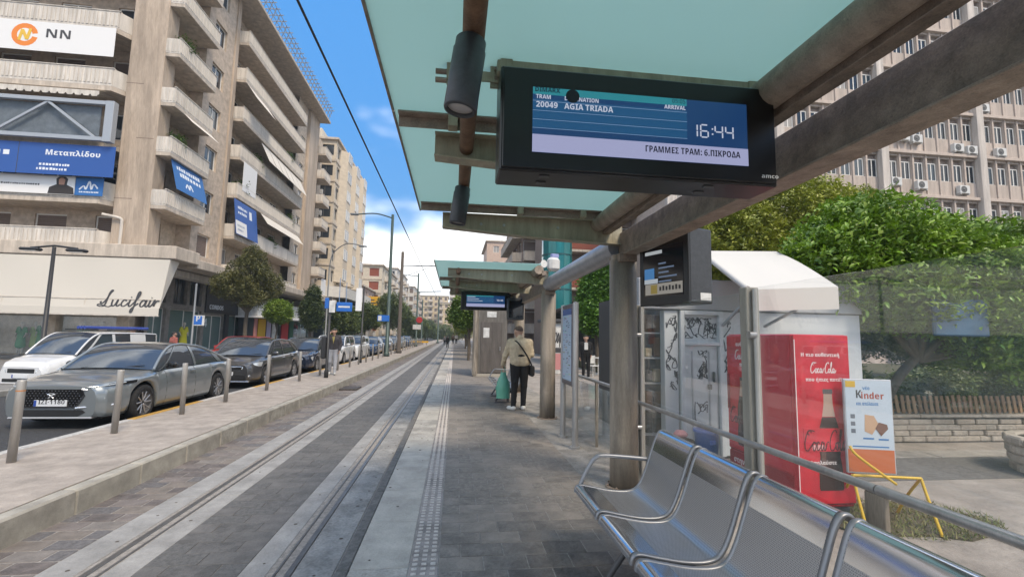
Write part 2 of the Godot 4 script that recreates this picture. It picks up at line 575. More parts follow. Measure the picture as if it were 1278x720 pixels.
	put("far_coping", one_box(Vector3(-0.74, -0.3, -300), Vector3(-0.262, 0, z)), cop[0], plat)
	var tac := [mt("tactile_a", lin(0.40, 0.36, 0.335), 0.85, 0, "blotch", 0.7, 0.2), mt("tactile_b", lin(0.37, 0.335, 0.31), 0.85, 0, "spots", 0.4, 0.2)]
	var rib := G.new()
	z = 3.0
	while z > -64.0:
		put("tactile_tile", unit_box(Vector3(0.196, 0.05, 0.397), 0.003), tac[rng.randi() % 2], plat, T(-0.16, -0.0255, z - 0.2))
		if z < -1.6 and z > -44.0:
			for k in 3:
				for j in 6:
					rib.cbox(Vector3(-0.222 + 0.062 * k, 0.0015, z - 0.034 - 0.0665 * j), Vector3(0.036, 0.009, 0.028), 0.003)
		z -= 0.4
	stuff(put("tactile_ribs", rib, mt("tactile_rib", lin(0.68, 0.63, 0.58), 0.85, 0, "fine", 0.9), plat))
	put("far_tactile", one_box(Vector3(-0.26, -0.05, -300), Vector3(-0.062, 0.0, z)), tac[0], plat)
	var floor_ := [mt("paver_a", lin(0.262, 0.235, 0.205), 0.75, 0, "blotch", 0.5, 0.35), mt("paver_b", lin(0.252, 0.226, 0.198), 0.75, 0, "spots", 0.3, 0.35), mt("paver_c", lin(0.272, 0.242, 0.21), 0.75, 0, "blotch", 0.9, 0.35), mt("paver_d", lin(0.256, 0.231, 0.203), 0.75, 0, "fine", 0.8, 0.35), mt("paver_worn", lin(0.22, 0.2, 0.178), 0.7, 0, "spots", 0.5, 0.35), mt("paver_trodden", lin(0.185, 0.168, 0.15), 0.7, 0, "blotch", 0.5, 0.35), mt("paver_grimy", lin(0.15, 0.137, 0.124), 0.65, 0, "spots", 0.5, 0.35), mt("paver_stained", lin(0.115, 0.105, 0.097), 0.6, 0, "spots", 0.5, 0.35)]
	pieces("paver", plat, -0.06, 1.5, -2.5, -64.0, 5, 0.205, 0.0, floor_, 0.5, 0.0075, 0.003, 0.05)
	put("near_pavers", one_box(Vector3(-0.06, -0.05, -2.49), Vector3(1.5, -0.001, 6)), floor_[0], plat)
	put("far_pavers", one_box(Vector3(-0.06, -0.05, -300), Vector3(1.5, -0.002, -64)), floor_[0], plat)
	var pl := [mt("border_a", lin(0.40, 0.375, 0.34), 0.85, 0, "blotch", 0.45, 0.25), mt("border_b", lin(0.36, 0.34, 0.31), 0.85, 0, "spots", 0.25, 0.25)]
	z = 3.0
	while z > -64.0:
		put("border_slab", unit_box(Vector3(0.854, 0.06, 1.194), 0.004), pl[rng.randi() % 2], plat, T(1.93, -0.03 + rng.randf_range(-0.001, 0.001), z - 0.6))
		z -= 1.2
	put("far_border", one_box(Vector3(1.5, -0.06, -300), Vector3(2.36, 0, z)), pl[0], plat)
	# the square behind the stop
	setting("square", one_box(Vector3(2.36, -0.59, -300), Vector3(120, -0.04, 60)), mt("square_paving", lin(0.37, 0.33, 0.29), 0.9, 0, "blotch", 0.3, 0.25))
	var strip := group_of("footpath")
	put("asphalt_path", one_box(Vector3(2.37, -0.05, -6.05), Vector3(30, -0.03, -5.1)), mt("path_asphalt", lin(0.19, 0.18, 0.17), 0.9, 0, "fine", 0.6, 0.3), strip)
	z = 4.6
	while z < 26.0:
		put("path_slab", one_box(Vector3(z, -0.05, -6.4), Vector3(z + 1.19, -0.02, -6.06), 0.004), pl[rng.randi() % 2], strip)
		z += 1.2
	# grass at the foot of the sign
	var soil := G.new()
	var rim := PackedVector2Array()
	for k in 18:
		var t := TAU * k / 18
		rim.append(Vector2(4.2 + cos(t) * (0.75 + 0.12 * sin(3 * t)), -4.0 + sin(t) * (0.42 + 0.07 * cos(5 * t))))
	soil.slab(rim, -0.06, -0.022)
	setting("soil", soil, mt("soil", lin(0.12, 0.10, 0.06), 0.95, 0, "fine", 1.0))
	var blades := G.new()
	blades.tint = true
	for k in 2000:
		var t := rng.randf() * TAU
		var r := sqrt(rng.randf())
		var p := Vector3(4.2 + cos(t) * r * 0.85, -0.025, -4.0 + sin(t) * r * 0.48)
		var lean := Vector3(rng.randf_range(-1, 1), 0, rng.randf_range(-1, 1)) * 0.05
		var w := Vector3(rng.randf_range(-1, 1), 0, rng.randf_range(-1, 1)).normalized() * 0.006
		var h := rng.randf_range(0.015, 0.06)
		blades.col = Color(0.10, 0.15, 0.03).lerp(Color(0.26, 0.23, 0.10), rng.randf())
		blades.tri(p - w, p + w, p + lean + Vector3.UP * h)
	var gm := mt("grass", Color.WHITE, 0.8)
	gm.vertex_color_use_as_albedo = true
	var gr := put("grass", blades, gm)
	stuff(gr)
	tag(gr, "patch of short rough grass at the foot of the yellow frame", "grass")

const SCREEN := 0.29

func steel_mats():
	mt("rusty_steel", lin(0.42, 0.335, 0.26), 0.6, 0.0, "spots", 0.6, 0.15)
	mt("post_steel", lin(0.40, 0.345, 0.28), 0.6, 0.05, "weather", 0.7, 0.1)
	mt("rafter_steel", lin(0.44, 0.40, 0.29), 0.55, 0.1, "streak", 0.7, 0.1)
	mt("dark_steel", lin(0.35, 0.275, 0.215), 0.6, 0.0, "spots", 0.5, 0.1)
	mt("rust", lin(0.22, 0.13, 0.075), 0.8, 0.1, "spots", 0.8, 0.2)
	mt("bright_steel", lin(0.52, 0.52, 0.52), 0.3, 0.6, "streak", 0.9)
	mt("grey_tube", lin(0.40, 0.41, 0.44), 0.4, 0.5, "blotch", 0.7)
	mt("anthracite", lin(0.045, 0.05, 0.058), 0.45, 0.0, "fine", 1.0)
	mt("black_case", lin(0.006, 0.006, 0.007), 0.32, 0.0)
	mt("white_paint", lin(0.75, 0.75, 0.73), 0.5, 0.0, "blotch", 0.6)

func shelter(label: String, z_posts: Array, z_roof: Array, z_raft: Array, z_join: Array, dz: float, bridge: bool):
	# posts, girder, rafters, hung tube and frosted glass roof; built at its true place along the platform
	var s := thing("tram_shelter", label, "shelter", Vector3(0, 0, dz))
	var za: float = z_roof[0]
	var zb: float = z_roof[1]
	for z in z_posts:
		var p := G.new()
		p.x = T(1.85, 0, z)
		p.lathe([Vector2(0.0, 0.0), Vector2(0.152, 0.0), Vector2(0.15, 0.5), Vector2(0.148, 2.44), Vector2(0.13, 2.445), Vector2(0.13, 2.5), Vector2(0.0, 2.5)], 28)
		var post := put("post", p, mats.post_steel, s)
		var b := G.new()
		b.x = T(1.85, 0, z)
		b.lathe([Vector2(0.16, 0.0), Vector2(0.2, 0.0), Vector2(0.2, 0.018), Vector2(0.16, 0.018)], 28, true)
		for k in 8:
			b.cbox(Vector3(cos(TAU * k / 8) * 0.181, 0.026, sin(TAU * k / 8) * 0.181), Vector3(0.022, 0.02, 0.022), 0.004)
		put("base_ring", b, mats.dark_steel, post)
		var cap := G.new()
		cap.x = T(1.85, 2.5, z)
		cap.box(Vector3(-0.1, -0.09, -0.17), Vector3(0.1, 0.0, 0.17), 0.006)
		put("post_head", cap, mats.dark_steel, post)
	var gd := G.new()
	gd.box(Vector3(1.815, 2.5, zb - 0.02), Vector3(1.935, 2.755, za + 0.1), 0.006)
	put("girder", gd, mats.dark_steel, s)
	var fl := G.new()
	fl.box(Vector3(1.79, 2.485, zb - 0.02), Vector3(1.96, 2.499, za + 0.1), 0.003)
	put("girder_flange", fl, mats.rusty_steel, s)  # bottom paler than the sides, bounced light put into its colour
	var pu := G.new()
	pu.tube([Vector3(1.56, 2.84, zb + 0.02), Vector3(1.56, 2.84, za)], 0.085, 16)
	put("purlin", pu, mats.rusty_steel, s)
	var an := G.new()
	an.box(Vector3(1.615, 2.735, zb + 0.02), Vector3(1.70, 2.815, za), 0.004)
	an.box(Vector3(1.60, 2.815, zb + 0.02), Vector3(1.72, 2.825, za), 0.002)
	put("purlin_angle", an, mats.dark_steel, s)
	var hung := G.new()
	hung.tube([Vector3(0.04, 2.80, zb - 0.02), Vector3(0.04, 2.80, za - 0.15)], 0.046, 16)
	put("hung_tube", hung, mats.rust, s)
	for z in z_raft:
		var r := G.new()
		# tapering arm: shallow at the free end, deep at the girder
		var o := PackedVector2Array([Vector2(-0.165, 2.735), Vector2(0.9, 2.66), Vector2(1.84, 2.625), Vector2(1.84, 2.87), Vector2(-0.165, 2.87)])
		r.outline(o, z - 0.008, z + 0.008)
		r.box(Vector3(-0.165, 2.871, z - 0.06), Vector3(1.84, 2.883, z + 0.06), 0.002)
		for k in 2:
			var a: Vector2 = o[k]
			var b2: Vector2 = o[k + 1]
			r.bar(Vector3(a.x, a.y - 0.006, z), Vector3(b2.x, b2.y - 0.006, z), 0.12, 0.012, Vector3.UP, 0.002)
		var ra := put("rafter", r, mats.rafter_steel, s)
		for bx in [0.25, 0.5, 1.1]:
			var bo := G.new()
			bo.x = Transform3D(Basis(Vector3.RIGHT, PI / 2), Vector3(bx, 2.78, z + 0.008))
			bo.lathe([Vector2(0.016, 0), Vector2(0.016, 0.012), Vector2(0.0, 0.014)], 6, true)
			put("bolt", bo, mats.bright_steel, ra)
	# glass panels with their dark rims and joint bars
	var glass := StandardMaterial3D.new()
	glass.resource_name = "frosted_green_glass"
	glass.albedo_color = lin(0.30, 0.40, 0.41)
	glass.roughness = 0.32
	glass.backlight_enabled = true
	glass.backlight = Color(0.825, 0.935, 0.925)
	var zs := [za] + z_join + [zb - 0.14]
	for i in zs.size() - 1:
		var gp := G.new()
		gp.box(Vector3(-0.41, 2.945, zs[i + 1] + 0.006), Vector3(1.6, 2.957, zs[i] - 0.006), 0.003)
		var pn := put("roof_panel", gp, glass, s)
		var rim := G.new()
		rim.box(Vector3(-0.425, 2.938, zs[i + 1] + 0.006), Vector3(-0.411, 2.964, zs[i] - 0.006), 0.002)
		put("panel_rim", rim, mats.dark_steel, pn)
	for z in z_join + [zb + 0.22]:
		var j := G.new()
		j.box(Vector3(-0.385, 2.925, z - 0.035), Vector3(1.58, 2.937, z + 0.035), 0.002)
		j.box(Vector3(-0.385, 2.86, z - 0.035), Vector3(1.58, 2.925, z - 0.027), 0.001)
		var jb := put("joint_bar", j, mats.dark_steel, s)
		for cx in [-0.08, 0.62, 1.3]:
			put("clamp", one_box(Vector3(cx, 2.855, z - 0.045), Vector3(cx + 0.06, 2.93, z + 0.045), 0.004), mats.rafter_steel, jb)
	if bridge:
		var br := G.new()
		br.tube([Vector3(1.83, 2.61, zb - 0.03), Vector3(1.83, 2.61, zb - 3.94)], 0.135, 22)
		put("bridging_tube", br, mats.grey_tube, s)
	return s

func downlight(z: float, label: String):
	var t := thing("downlight", label, "lamp", Vector3(0.03, 2.75, z), 0.0, "lamps under the shelter tube")
	t.rotation_degrees = Vector3(0, 0, -7)
	var b := G.new()
	b.lathe([Vector2(0.0, 0.0), Vector2(0.056, -0.002), Vector2(0.061, -0.008), Vector2(0.061, -0.045), Vector2(0.065, -0.05), Vector2(0.065, -0.29), Vector2(0.062, -0.3), Vector2(0.05, -0.298), Vector2(0.05, -0.285)].map(func(p): return Vector2(p.x, p.y)), 28)
	put("housing", b, mats.anthracite, t)
	var l := G.new()
	l.lathe([Vector2(0.05, -0.286), Vector2(0.0, -0.284)], 24, true)
	put("lens", l, mt("lamp_lens", lin(0.35, 0.33, 0.32), 0.15), t)
	put("hanger", one_box(Vector3(-0.02, -0.005, -0.02), Vector3(0.02, 0.04, 0.02), 0.004), mats.dark_steel, t)

func dep_display(label: String, at: Vector3, full: bool):
	# front face looks towards +z; at is the middle of its upper front edge
	var t := thing("departure_display", label, "display", at)
	var w := 0.695
	var h := 0.51
	var c := G.new()
	c.box(Vector3(-w, -h, -0.235), Vector3(w, 0, -0.012), 0.008)
	c.box(Vector3(-w + 0.012, -h + 0.012, -0.013), Vector3(w - 0.012, -0.012, 0.0), 0.004)
	var case := put("casing", c, mats.black_case, t)
	var latch := mt("latch", lin(0.10, 0.10, 0.10), 0.4, 0.6)
	for lx in [-0.5, 0.33]:
		put("latch", one_box(Vector3(lx, -h - 0.006, -0.08), Vector3(lx + 0.05, -h + 0.001, -0.05), 0.003), latch, case)
		put("latch", one_box(Vector3(lx, -h - 0.006, -0.17), Vector3(lx + 0.05, -h + 0.001, -0.14), 0.003), latch, case)
	var x0 := -0.545
	var x1 := 0.53
	var y0 := -0.42
	var y1 := -0.105
	var sc := put("screen", one_box(Vector3(x0, y0, 0.0), Vector3(x1, y1, 0.004)), glow("screen_navy", lin(0.012, 0.055, 0.17), SCREEN), t)
	var ym := y1 - 0.058
	var xr := x1 - 0.315
	put("screen_panel", one_box(Vector3(x0, y0 + 0.115, 0.004), Vector3(xr, ym, 0.0055)), glow("screen_blue", lin(0.016, 0.095, 0.235), SCREEN), sc)
	put("screen_header", one_box(Vector3(x0, y1 - 0.034, 0.004), Vector3(xr, y1, 0.006)), glow("screen_teal", lin(0.03, 0.27, 0.33), SCREEN), sc)
	put("screen_ticker", one_box(Vector3(x0, y0, 0.004), Vector3(x1, y0 + 0.085, 0.006)), glow("screen_lavender", lin(0.43, 0.45, 0.70), SCREEN), sc)
	var ink := glow("screen_white", lin(0.62, 0.66, 0.80), SCREEN)
	var dark := mt("screen_ink", lin(0.01, 0.014, 0.05), 0.5)
	for ly in [-0.068, -0.115, -0.158, -0.2]:
		put("screen_line", one_box(Vector3(x0, y1 + ly, 0.0055), Vector3(xr, y1 + ly + 0.0015, 0.007)), glow("screen_line", lin(0.25, 0.36, 0.55), SCREEN), sc)
	if full:
		var z := 0.0062
		words("header_words", "DIMARX", 0.022, T(x0 + 0.008, y1 - 0.03, z), dark, sc, "Droid Sans", 700, 0.001)
		words("header_words", "05:05", 0.02, T(xr - 0.075, y1 - 0.03, z), dark, sc, "Droid Sans", 400, 0.001)
		words("column_words", "TRAM", 0.019, T(x0 + 0.014, y1 - 0.062, z), ink, sc, "Droid Sans", 700, 0.001)
		words("column_words", "DESTINATION", 0.019, T(x0 + 0.15, y1 - 0.062, z), ink, sc, "Droid Sans", 700, 0.001, 0.95)
		words("column_words", "ARRIVAL", 0.019, T(xr - 0.115, y1 - 0.062, z), ink, sc, "Droid Sans", 700, 0.001)
		words("tram_number", "20049", 0.027, T(x0 + 0.014, y1 - 0.107, z), ink, sc, "Droid Sans", 700, 0.001)
		words("tram_destination", "AGIA TRIADA", 0.027, T(x0 + 0.15, y1 - 0.107, z), ink, sc, "Droid Sans", 700, 0.001)
		words("ticker_words", "ΓΡΑΜΜΕΣ ΤΡΑΜ: 6.ΠΙΚΡΟΔΑ", 0.03, T(x0 + 0.545, y0 + 0.026, z), dark, sc, "Droid Sans", 700, 0.001, 0.86)
		# the clock in straight seven-part figures
		var cl := G.new()
		var fig := {"1": "BC", "6": "AFGEDC", "4": "FGBC"}
		var cx := xr + 0.052
		for ch in "16:44":
			var W := 0.038
			var H := 0.062
			var yb := y1 - 0.185
			if ch == ":":
				for k in [0.018, 0.044]: cl.cbox(Vector3(cx + 0.006, yb + k, z), Vector3(0.007, 0.007, 0.002))
				cx += 0.02
				continue
			for q in fig[ch]:
				var a := Vector3(cx, yb, z)
				match q:
					"A": cl.cbox(a + Vector3(W / 2, H, 0), Vector3(W * 0.75, 0.006, 0.002))
					"G": cl.cbox(a + Vector3(W / 2, H / 2, 0), Vector3(W * 0.75, 0.006, 0.002))
					"D": cl.cbox(a + Vector3(W / 2, 0, 0), Vector3(W * 0.75, 0.006, 0.002))
					"F": cl.cbox(a + Vector3(0, H * 0.75, 0), Vector3(0.006, H * 0.42, 0.002))
					"E": cl.cbox(a + Vector3(0, H * 0.25, 0), Vector3(0.006, H * 0.42, 0.002))
					"B": cl.cbox(a + Vector3(W if ch != "1" else 0.0, H * 0.75, 0), Vector3(0.006, H * 0.42, 0.002))
					"C": cl.cbox(a + Vector3(W if ch != "1" else 0.0, H * 0.25, 0), Vector3(0.006, H * 0.42, 0.002))
			cx += 0.018 if ch == "1" else 0.055
		put("clock_figures", cl, ink, sc)
		var sp := G.new()
		sp.x = Transform3D(Basis(Vector3.RIGHT, PI / 2), Vector3(-0.355, y1 - 0.033, 0.0082))
		sp.lathe([Vector2(0.033, -0.001), Vector2(0.033, 0.0), Vector2(0.0, 0.0)], 24, true)
		put("dead_spot", sp, mt("dead_spot", lin(0.004, 0.005, 0.015), 0.5), sc)
		words("maker_mark", "amco", 0.02, T(w - 0.095, -h + 0.03, 0.0002), mt("maker_mark", lin(0.6, 0.6, 0.6), 0.4), case, "Droid Sans", 700, 0.001, 1.25)
	else:
		for k in 3: put("screen_words", one_box(Vector3(x0 + 0.02, y1 - 0.05 - 0.055 * k, 0.006), Vector3(x0 + 0.25 + 0.1 * k, y1 - 0.035 - 0.055 * k, 0.007)), ink, sc)
		words("clock_figures", "16:44", 0.055, T(xr + 0.08, y1 - 0.17, 0.006), ink, sc, "Droid Sans", 700, 0.001)
	# the bar and hangers that carry it
	put("carrier_bar", one_box(Vector3(-w - 0.01, 0.03, -0.17), Vector3(w + 0.12, 0.095, -0.12), 0.004), mats.rafter_steel, t)
	for hx in [-0.66, 0.66]:
		put("hanger", one_box(Vector3(hx - 0.03, -0.01, -0.165), Vector3(hx + 0.03, 0.12, -0.112), 0.004), mats.rafter_steel, t)
	var plate := G.new()
	for px in [-0.955, -0.735]:
		plate.box(Vector3(px, -0.02, -0.2), Vector3(px + 0.06, 0.17, -0.188), 0.002)
	plate.box(Vector3(-0.955, 0.005, -0.187), Vector3(-0.6, 0.06, -0.18), 0.002)
	put("tube_clamp", plate, mats.rafter_steel, t)
	var bl := G.new()
	for px in [-0.925, -0.705]:
		for k in 3:
			bl.cbox(Vector3(px, 0.03 + 0.05 * k, -0.183), Vector3(0.02, 0.02, 0.016), 0.004)
	for k in 2:
		bl.tube([Vector3(-0.955, 0.0 + 0.045 * k, -0.19), Vector3(-1.01, 0.0 + 0.045 * k, -0.19)], 0.014, 8)
	put("clamp_bolts", bl, mats.dark_steel, t)

func info_monitor():
	var t := thing("monitor", "black monitor hung at the shelter post beside the big departure display", "monitor", Vector3(2.03, 2.62, -4.35), -71)
	# its screen looks along +z before turning
	var c := G.new()
	c.box(Vector3(-0.32, -0.7, -0.33), Vector3(0.32, 0.02, -0.03), 0.012)
	put("casing", c, mats.anthracite, t)
	var f := G.new()
	f.box(Vector3(-0.33, -0.71, -0.029), Vector3(0.33, 0.03, 0.0), 0.006)
	put("front_frame", f, mats.black_case, t)
	var s := put("screen", one_box(Vector3(-0.27, -0.62, 0.0), Vector3(0.27, -0.12, 0.003)), mt("dark_screen", lin(0.006, 0.009, 0.014), 0.06), t)
	put("screen_strip", one_box(Vector3(-0.24, -0.6, 0.003), Vector3(0.26, -0.49, 0.0045)), glow("monitor_strip", lin(0.30, 0.28, 0.25), SCREEN), s)
	put("screen_badge", one_box(Vector3(-0.16, -0.59, 0.0045), Vector3(-0.07, -0.5, 0.006)), glow("monitor_badge", lin(0.25, 0.19, 0.04), SCREEN), s)
	put("screen_picture", one_box(Vector3(-0.25, -0.47, 0.003), Vector3(-0.11, -0.33, 0.0045)), glow("monitor_blue", lin(0.05, 0.2, 0.45), SCREEN), s)
	put("screen_picture", one_box(Vector3(-0.25, -0.485, 0.0045), Vector3(-0.06, -0.44, 0.006)), glow("monitor_pale", lin(0.45, 0.5, 0.55), SCREEN), s)
	for k in 5: put("screen_row", one_box(Vector3(-0.05, -0.3 - 0.045 * k, 0.003), Vector3(0.05 + 0.035 * ((k * 3) % 5), -0.285 - 0.045 * k, 0.0045)), glow("monitor_row", lin(0.12, 0.17, 0.26), SCREEN), s)
	for k in 7: put("screen_letter", one_box(Vector3(-0.04 + 0.042 * k, -0.565, 0.0045), Vector3(-0.015 + 0.042 * k, -0.525 + 0.008 * (k % 2), 0.0055)), mats.black_case, s)
	put("painted_glare", one_box(Vector3(-0.24, -0.19, 0.003), Vector3(0.0, -0.155, 0.0045)), glow("glare_glow", lin(0.45, 0.48, 0.5), SCREEN), s)  # reflection on the screen, drawn as a pale glowing strip
	put("sticker", one_box(Vector3(0.3205, -0.67, -0.3), Vector3(0.3225, -0.6, -0.16)), mats.white_paint, t)
	put("bracket", one_box(Vector3(-0.05, 0.02, -0.22), Vector3(0.05, 0.1, -0.1), 0.005), mats.dark_steel, t)

func seat_profile() -> Array:
	return smooth_line([Vector3(0.955, 0.405, 0), Vector3(0.965, 0.44, 0), Vector3(1.0, 0.452, 0), Vector3(1.1, 0.432, 0), Vector3(1.25, 0.405, 0), Vector3(1.38, 0.402, 0), Vector3(1.455, 0.435, 0), Vector3(1.51, 0.53, 0), Vector3(1.565, 0.68, 0), Vector3(1.61, 0.80, 0), Vector3(1.645, 0.852, 0), Vector3(1.685, 0.853, 0), Vector3(1.70, 0.82, 0)], 5)

func bench(label: String, dz: float, count: int):
	var t := thing("waiting_bench", label, "bench", Vector3(0, 0, dz))
	var sheet := mt("seat_sheet", lin(0.47, 0.485, 0.51), 0.36, 0.8)
	if sheet.normal_texture == null:
		# perforation: rows of small holes
		var im := Image.create(128, 128, false, Image.FORMAT_RGB8)
		im.fill(Color(1, 1, 1))
		for j in 8:
			for i in 8:
				var cx := i * 16 + (8 if j % 2 == 1 else 0)
				for y in range(-4, 5):
					for x in range(-4, 5):
						if x * x + y * y < 17: im.set_pixel((cx + x + 128) % 128, (j * 16 + y + 136) % 128, Color(0.45, 0.45, 0.46))
		sheet.albedo_texture = ImageTexture.create_from_image(im)
		sheet.uv1_triplanar = true
		sheet.uv1_world_triplanar = false
		sheet.uv1_scale = Vector3(15, 15, 15)
		sheet.normal_enabled = true
		sheet.normal_texture = bump_tex("soft_dent", 0.006, 3.0, 2)
		sheet.normal_scale = 0.25
	var frame := mt("seat_frame", lin(0.24, 0.25, 0.27), 0.4, 0.6)
	var roll := mt("seat_roll", lin(0.60, 0.63, 0.68), 0.14, 0.95)
	var prof := seat_profile()
	var g := G.new()
	var rows := []
	for z in [-0.255, -0.125, 0.0, 0.125, 0.255]:
		var row := []
		for i in prof.size():
			var sag := -0.006 * (1.0 - pow(z / 0.255, 2.0))
			row.append(prof[i] + Vector3(0, sag if i > 10 and i < 32 else 0.0, z))
		rows.append(row)
	g.sheet(rows)
	var back := []
	for r in rows:
		var row := []
		for i in r.size(): row.append(r[i] + Vector3(0.004, -0.005, 0))
		back.append(row)
	back.reverse()
	g.sheet(back)
	var seat_mesh := g.mesh()
	var fr := G.new()
	for z in [-0.268, 0.268]:
		var line := []
		for p in prof: line.append(p + Vector3(0.004, -0.004, z))
		# flat bands bent to the seat's curve
		var band := []
		for i in line.size():
			var dir: Vector3 = (line[mini(i + 1, line.size() - 1)] - line[maxi(i - 1, 0)]).normalized()
			var nn := Vector3(-dir.y, dir.x, 0) * 0.009
			var w := Vector3(0, 0, 0.0145)
			band.append([line[i] + nn + w * 0.85, line[i] + nn * 1.25, line[i] + nn - w * 0.85, line[i] - w, line[i] - nn - w * 0.85, line[i] - nn + w * 0.85, line[i] + w])
		fr.sheet(band, true)
	var frame_mesh := fr.mesh()
	var rolls := []
	var e1 := []
	var e2 := []
	for i in range(0, 17): e1.append(prof[i] + Vector3(-0.003, 0.003, 0))
	for i in range(41, prof.size()): e2.append(prof[i] + Vector3(0, 0.004, 0))
	for e in [e1, e2]:
		var rr := []
		for z in [-0.25, 0.0, 0.25]:
			var row := []
			for p in e: row.append(p + Vector3(0, 0, z))
			rr.append(row)
		var ro := G.new()
		ro.sheet(rr)
		rolls.append(ro.mesh())
	for k in count:
		var z := -3.345 + 0.605 * k
		var st := put("seat", seat_mesh, sheet, t, T(0, 0, z))
		put("seat_frame", frame_mesh, frame, st)
		for ro in rolls: put("rolled_edge", ro, roll, st)
	var beam := G.new()
	beam.bar(Vector3(1.3, 0.335, -3.68), Vector3(1.3, 0.335, -3.345 + 0.605 * count - 0.25), 0.07, 0.07, Vector3.UP, 0.006)
	put("beam", beam, mt("bench_beam", lin(0.07, 0.07, 0.075), 0.5, 0.3), t)
	var arms := [-3.345 - 0.3]
	for z in arms:
		var a := G.new()
		a.tube(smooth_line([Vector3(1.0, 0.43, z), Vector3(1.07, 0.57, z), Vector3(1.13, 0.645, z), Vector3(1.2, 0.66, z), Vector3(1.4, 0.645, z), Vector3(1.545, 0.63, z)], 5), 0.0165, 10)
		put("armrest", a, frame, t)
	for k in range(1, count, 2):
		var z := -3.345 + 0.605 * (k - 0.5)
		var l := G.new()
		l.bar(Vector3(1.32, 0.0, z), Vector3(1.3, 0.31, z), 0.06, 0.06, Vector3.RIGHT, 0.005)
		l.tube(smooth_line([Vector3(1.02, 0.03, z), Vector3(1.06, 0.10, z), Vector3(1.2, 0.27, z), Vector3(1.3, 0.3, z)], 5), 0.02, 8)
		l.box(Vector3(1.0, 0.0, z - 0.05), Vector3(1.5, 0.012, z + 0.05), 0.003)
		put("leg", l, mats.bench_beam, t)

func glass_walls():
	var t := thing("glass_screen", "clear glass windbreak with steel posts and handrail behind the near bench", "glass screen")
	var pane := pane_mat("clear_glass", Color(0.8, 0.92, 0.9), 0.035)
	pane.metallic_specular = 0.55
	for z in [-5.12, -3.09, -0.72]:
		var p := G.new()
		p.box(Vector3(2.05, -0.04, z - 0.055), Vector3(2.15, 1.96, z + 0.03), 0.006)
		var po := put("post", p, mt("fin_steel", lin(0.40, 0.39, 0.35), 0.5, 0.15, "streak", 0.8), t)
		var tb := G.new()
		tb.tube([Vector3(2.1, 0.1, z + 0.052), Vector3(2.1, 1.945, z + 0.052)], 0.017, 10)
		put("clamp_rod", tb, mt("pale_rod", lin(0.62, 0.61, 0.58), 0.35, 0.3, "streak", 0.8), po)
		for y in [0.6, 1.62]:
			var kn := G.new()
			kn.x = Transform3D(Basis(Vector3.FORWARD, PI / 2), Vector3(2.075, y, z + 0.05))
			kn.lathe([Vector2(0, -0.03), Vector2(0.026, -0.03), Vector2(0.026, 0.02), Vector2(0, 0.02)], 14, true)
			put("clamp", kn, mats.bright_steel, po)
	put("pane", one_box(Vector3(2.112, 0.12, -5.05), Vector3(2.122, 1.93, -3.16)), pane, t)
	put("pane", one_box(Vector3(2.112, 0.12, -3.02), Vector3(2.122, 1.955, -0.77)), pane, t)
	var r := G.new()
	r.tube([Vector3(2.055, 0.875, -5.1), Vector3(2.055, 0.875, -2.1)], 0.022, 14)
	r.tube([Vector3(2.055, 0.875, -2.09), Vector3(2.055, 0.875, -0.6)], 0.025, 14)
	put("handrail", r, mats.bright_steel, t)
	var q := G.new()
	q.box(Vector3(2.04, -0.04, -2.16), Vector3(2.07, 0.855, -2.05), 0.004)
	put("rail_post", q, mats.post_steel, t)
	var b := thing("glass_balustrade", "low glass balustrade with steel rail between the two shelters", "balustrade")
	for z in [-8.85, -7.9, -6.75, -5.6]:
		var p := G.new()
		p.box(Vector3(2.085, -0.04, z - 0.02), Vector3(2.125, 0.93, z + 0.02), 0.004)
		put("post", p, mats.post_steel, b)
	put("pane", one_box(Vector3(2.105, 0.1, -8.86), Vector3(2.113, 0.86, -5.5)), pane, b)
	var br := G.new()
	br.tube([Vector3(2.08, 0.945, -8.95), Vector3(2.08, 0.945, -5.15)], 0.023, 12)
	put("handrail", br, mats.bright_steel, b)

func poster_tex() -> ImageTexture:
	# a pale network map with thin coloured lines
	var im := Image.create(128, 256, false, Image.FORMAT_RGB8)
	im.fill(Color(0.62, 0.70, 0.78))
	var r := RandomNumberGenerator.new()
	r.seed = 5
	im.fill_rect(Rect2i(0, 0, 128, 22), Color(0.25, 0.35, 0.55))
	for k in 60:
		var c := Color.from_hsv(r.randf(), 0.25, 0.75)
		if r.randf() < 0.5: im.fill_rect(Rect2i(r.randi() % 110, 26 + r.randi() % 215, 6 + r.randi() % 40, 1 + r.randi() % 2), c)
		else: im.fill_rect(Rect2i(r.randi() % 120, 26 + r.randi() % 180, 1 + r.randi() % 2, 6 + r.randi() % 40), c)
	for k in 50: im.fill_rect(Rect2i(6 + r.randi() % 90, 30 + r.randi() % 215, 10 + r.randi() % 18, 2), Color(0.35, 0.38, 0.42))
	return ImageTexture.create_from_image(im)

func info_totem():
	var t := thing("map_stand", "upright steel stand with a pale network map between two tubular posts", "map stand")
	for z in [-6.66, -7.42]:
		var p := G.new()
		p.x = T(1.76, 0, z)
		p.lathe([Vector2(0, 0), Vector2(0.075, 0), Vector2(0.075, 0.03), Vector2(0.044, 0.032), Vector2(0.044, 2.09), Vector2(0, 2.1)], 16, true)
		put("post", p, mats.bright_steel, t)
	put("case", one_box(Vector3(1.725, 0.86, -7.36), Vector3(1.795, 2.08, -6.72), 0.008), mt("totem_case", lin(0.22, 0.19, 0.2), 0.4, 0.5, "streak", 0.8), t)
	var m := StandardMaterial3D.new()
	m.resource_name = "network_map"
	m.albedo_texture = poster_tex()
	m.roughness = 0.25
	var q := QuadMesh.new()
	q.size = Vector2(0.56, 1.08)
	put("map", q, m, t, Transform3D(Basis(Vector3.UP, -PI / 2), Vector3(1.7235, 1.47, -7.04)))

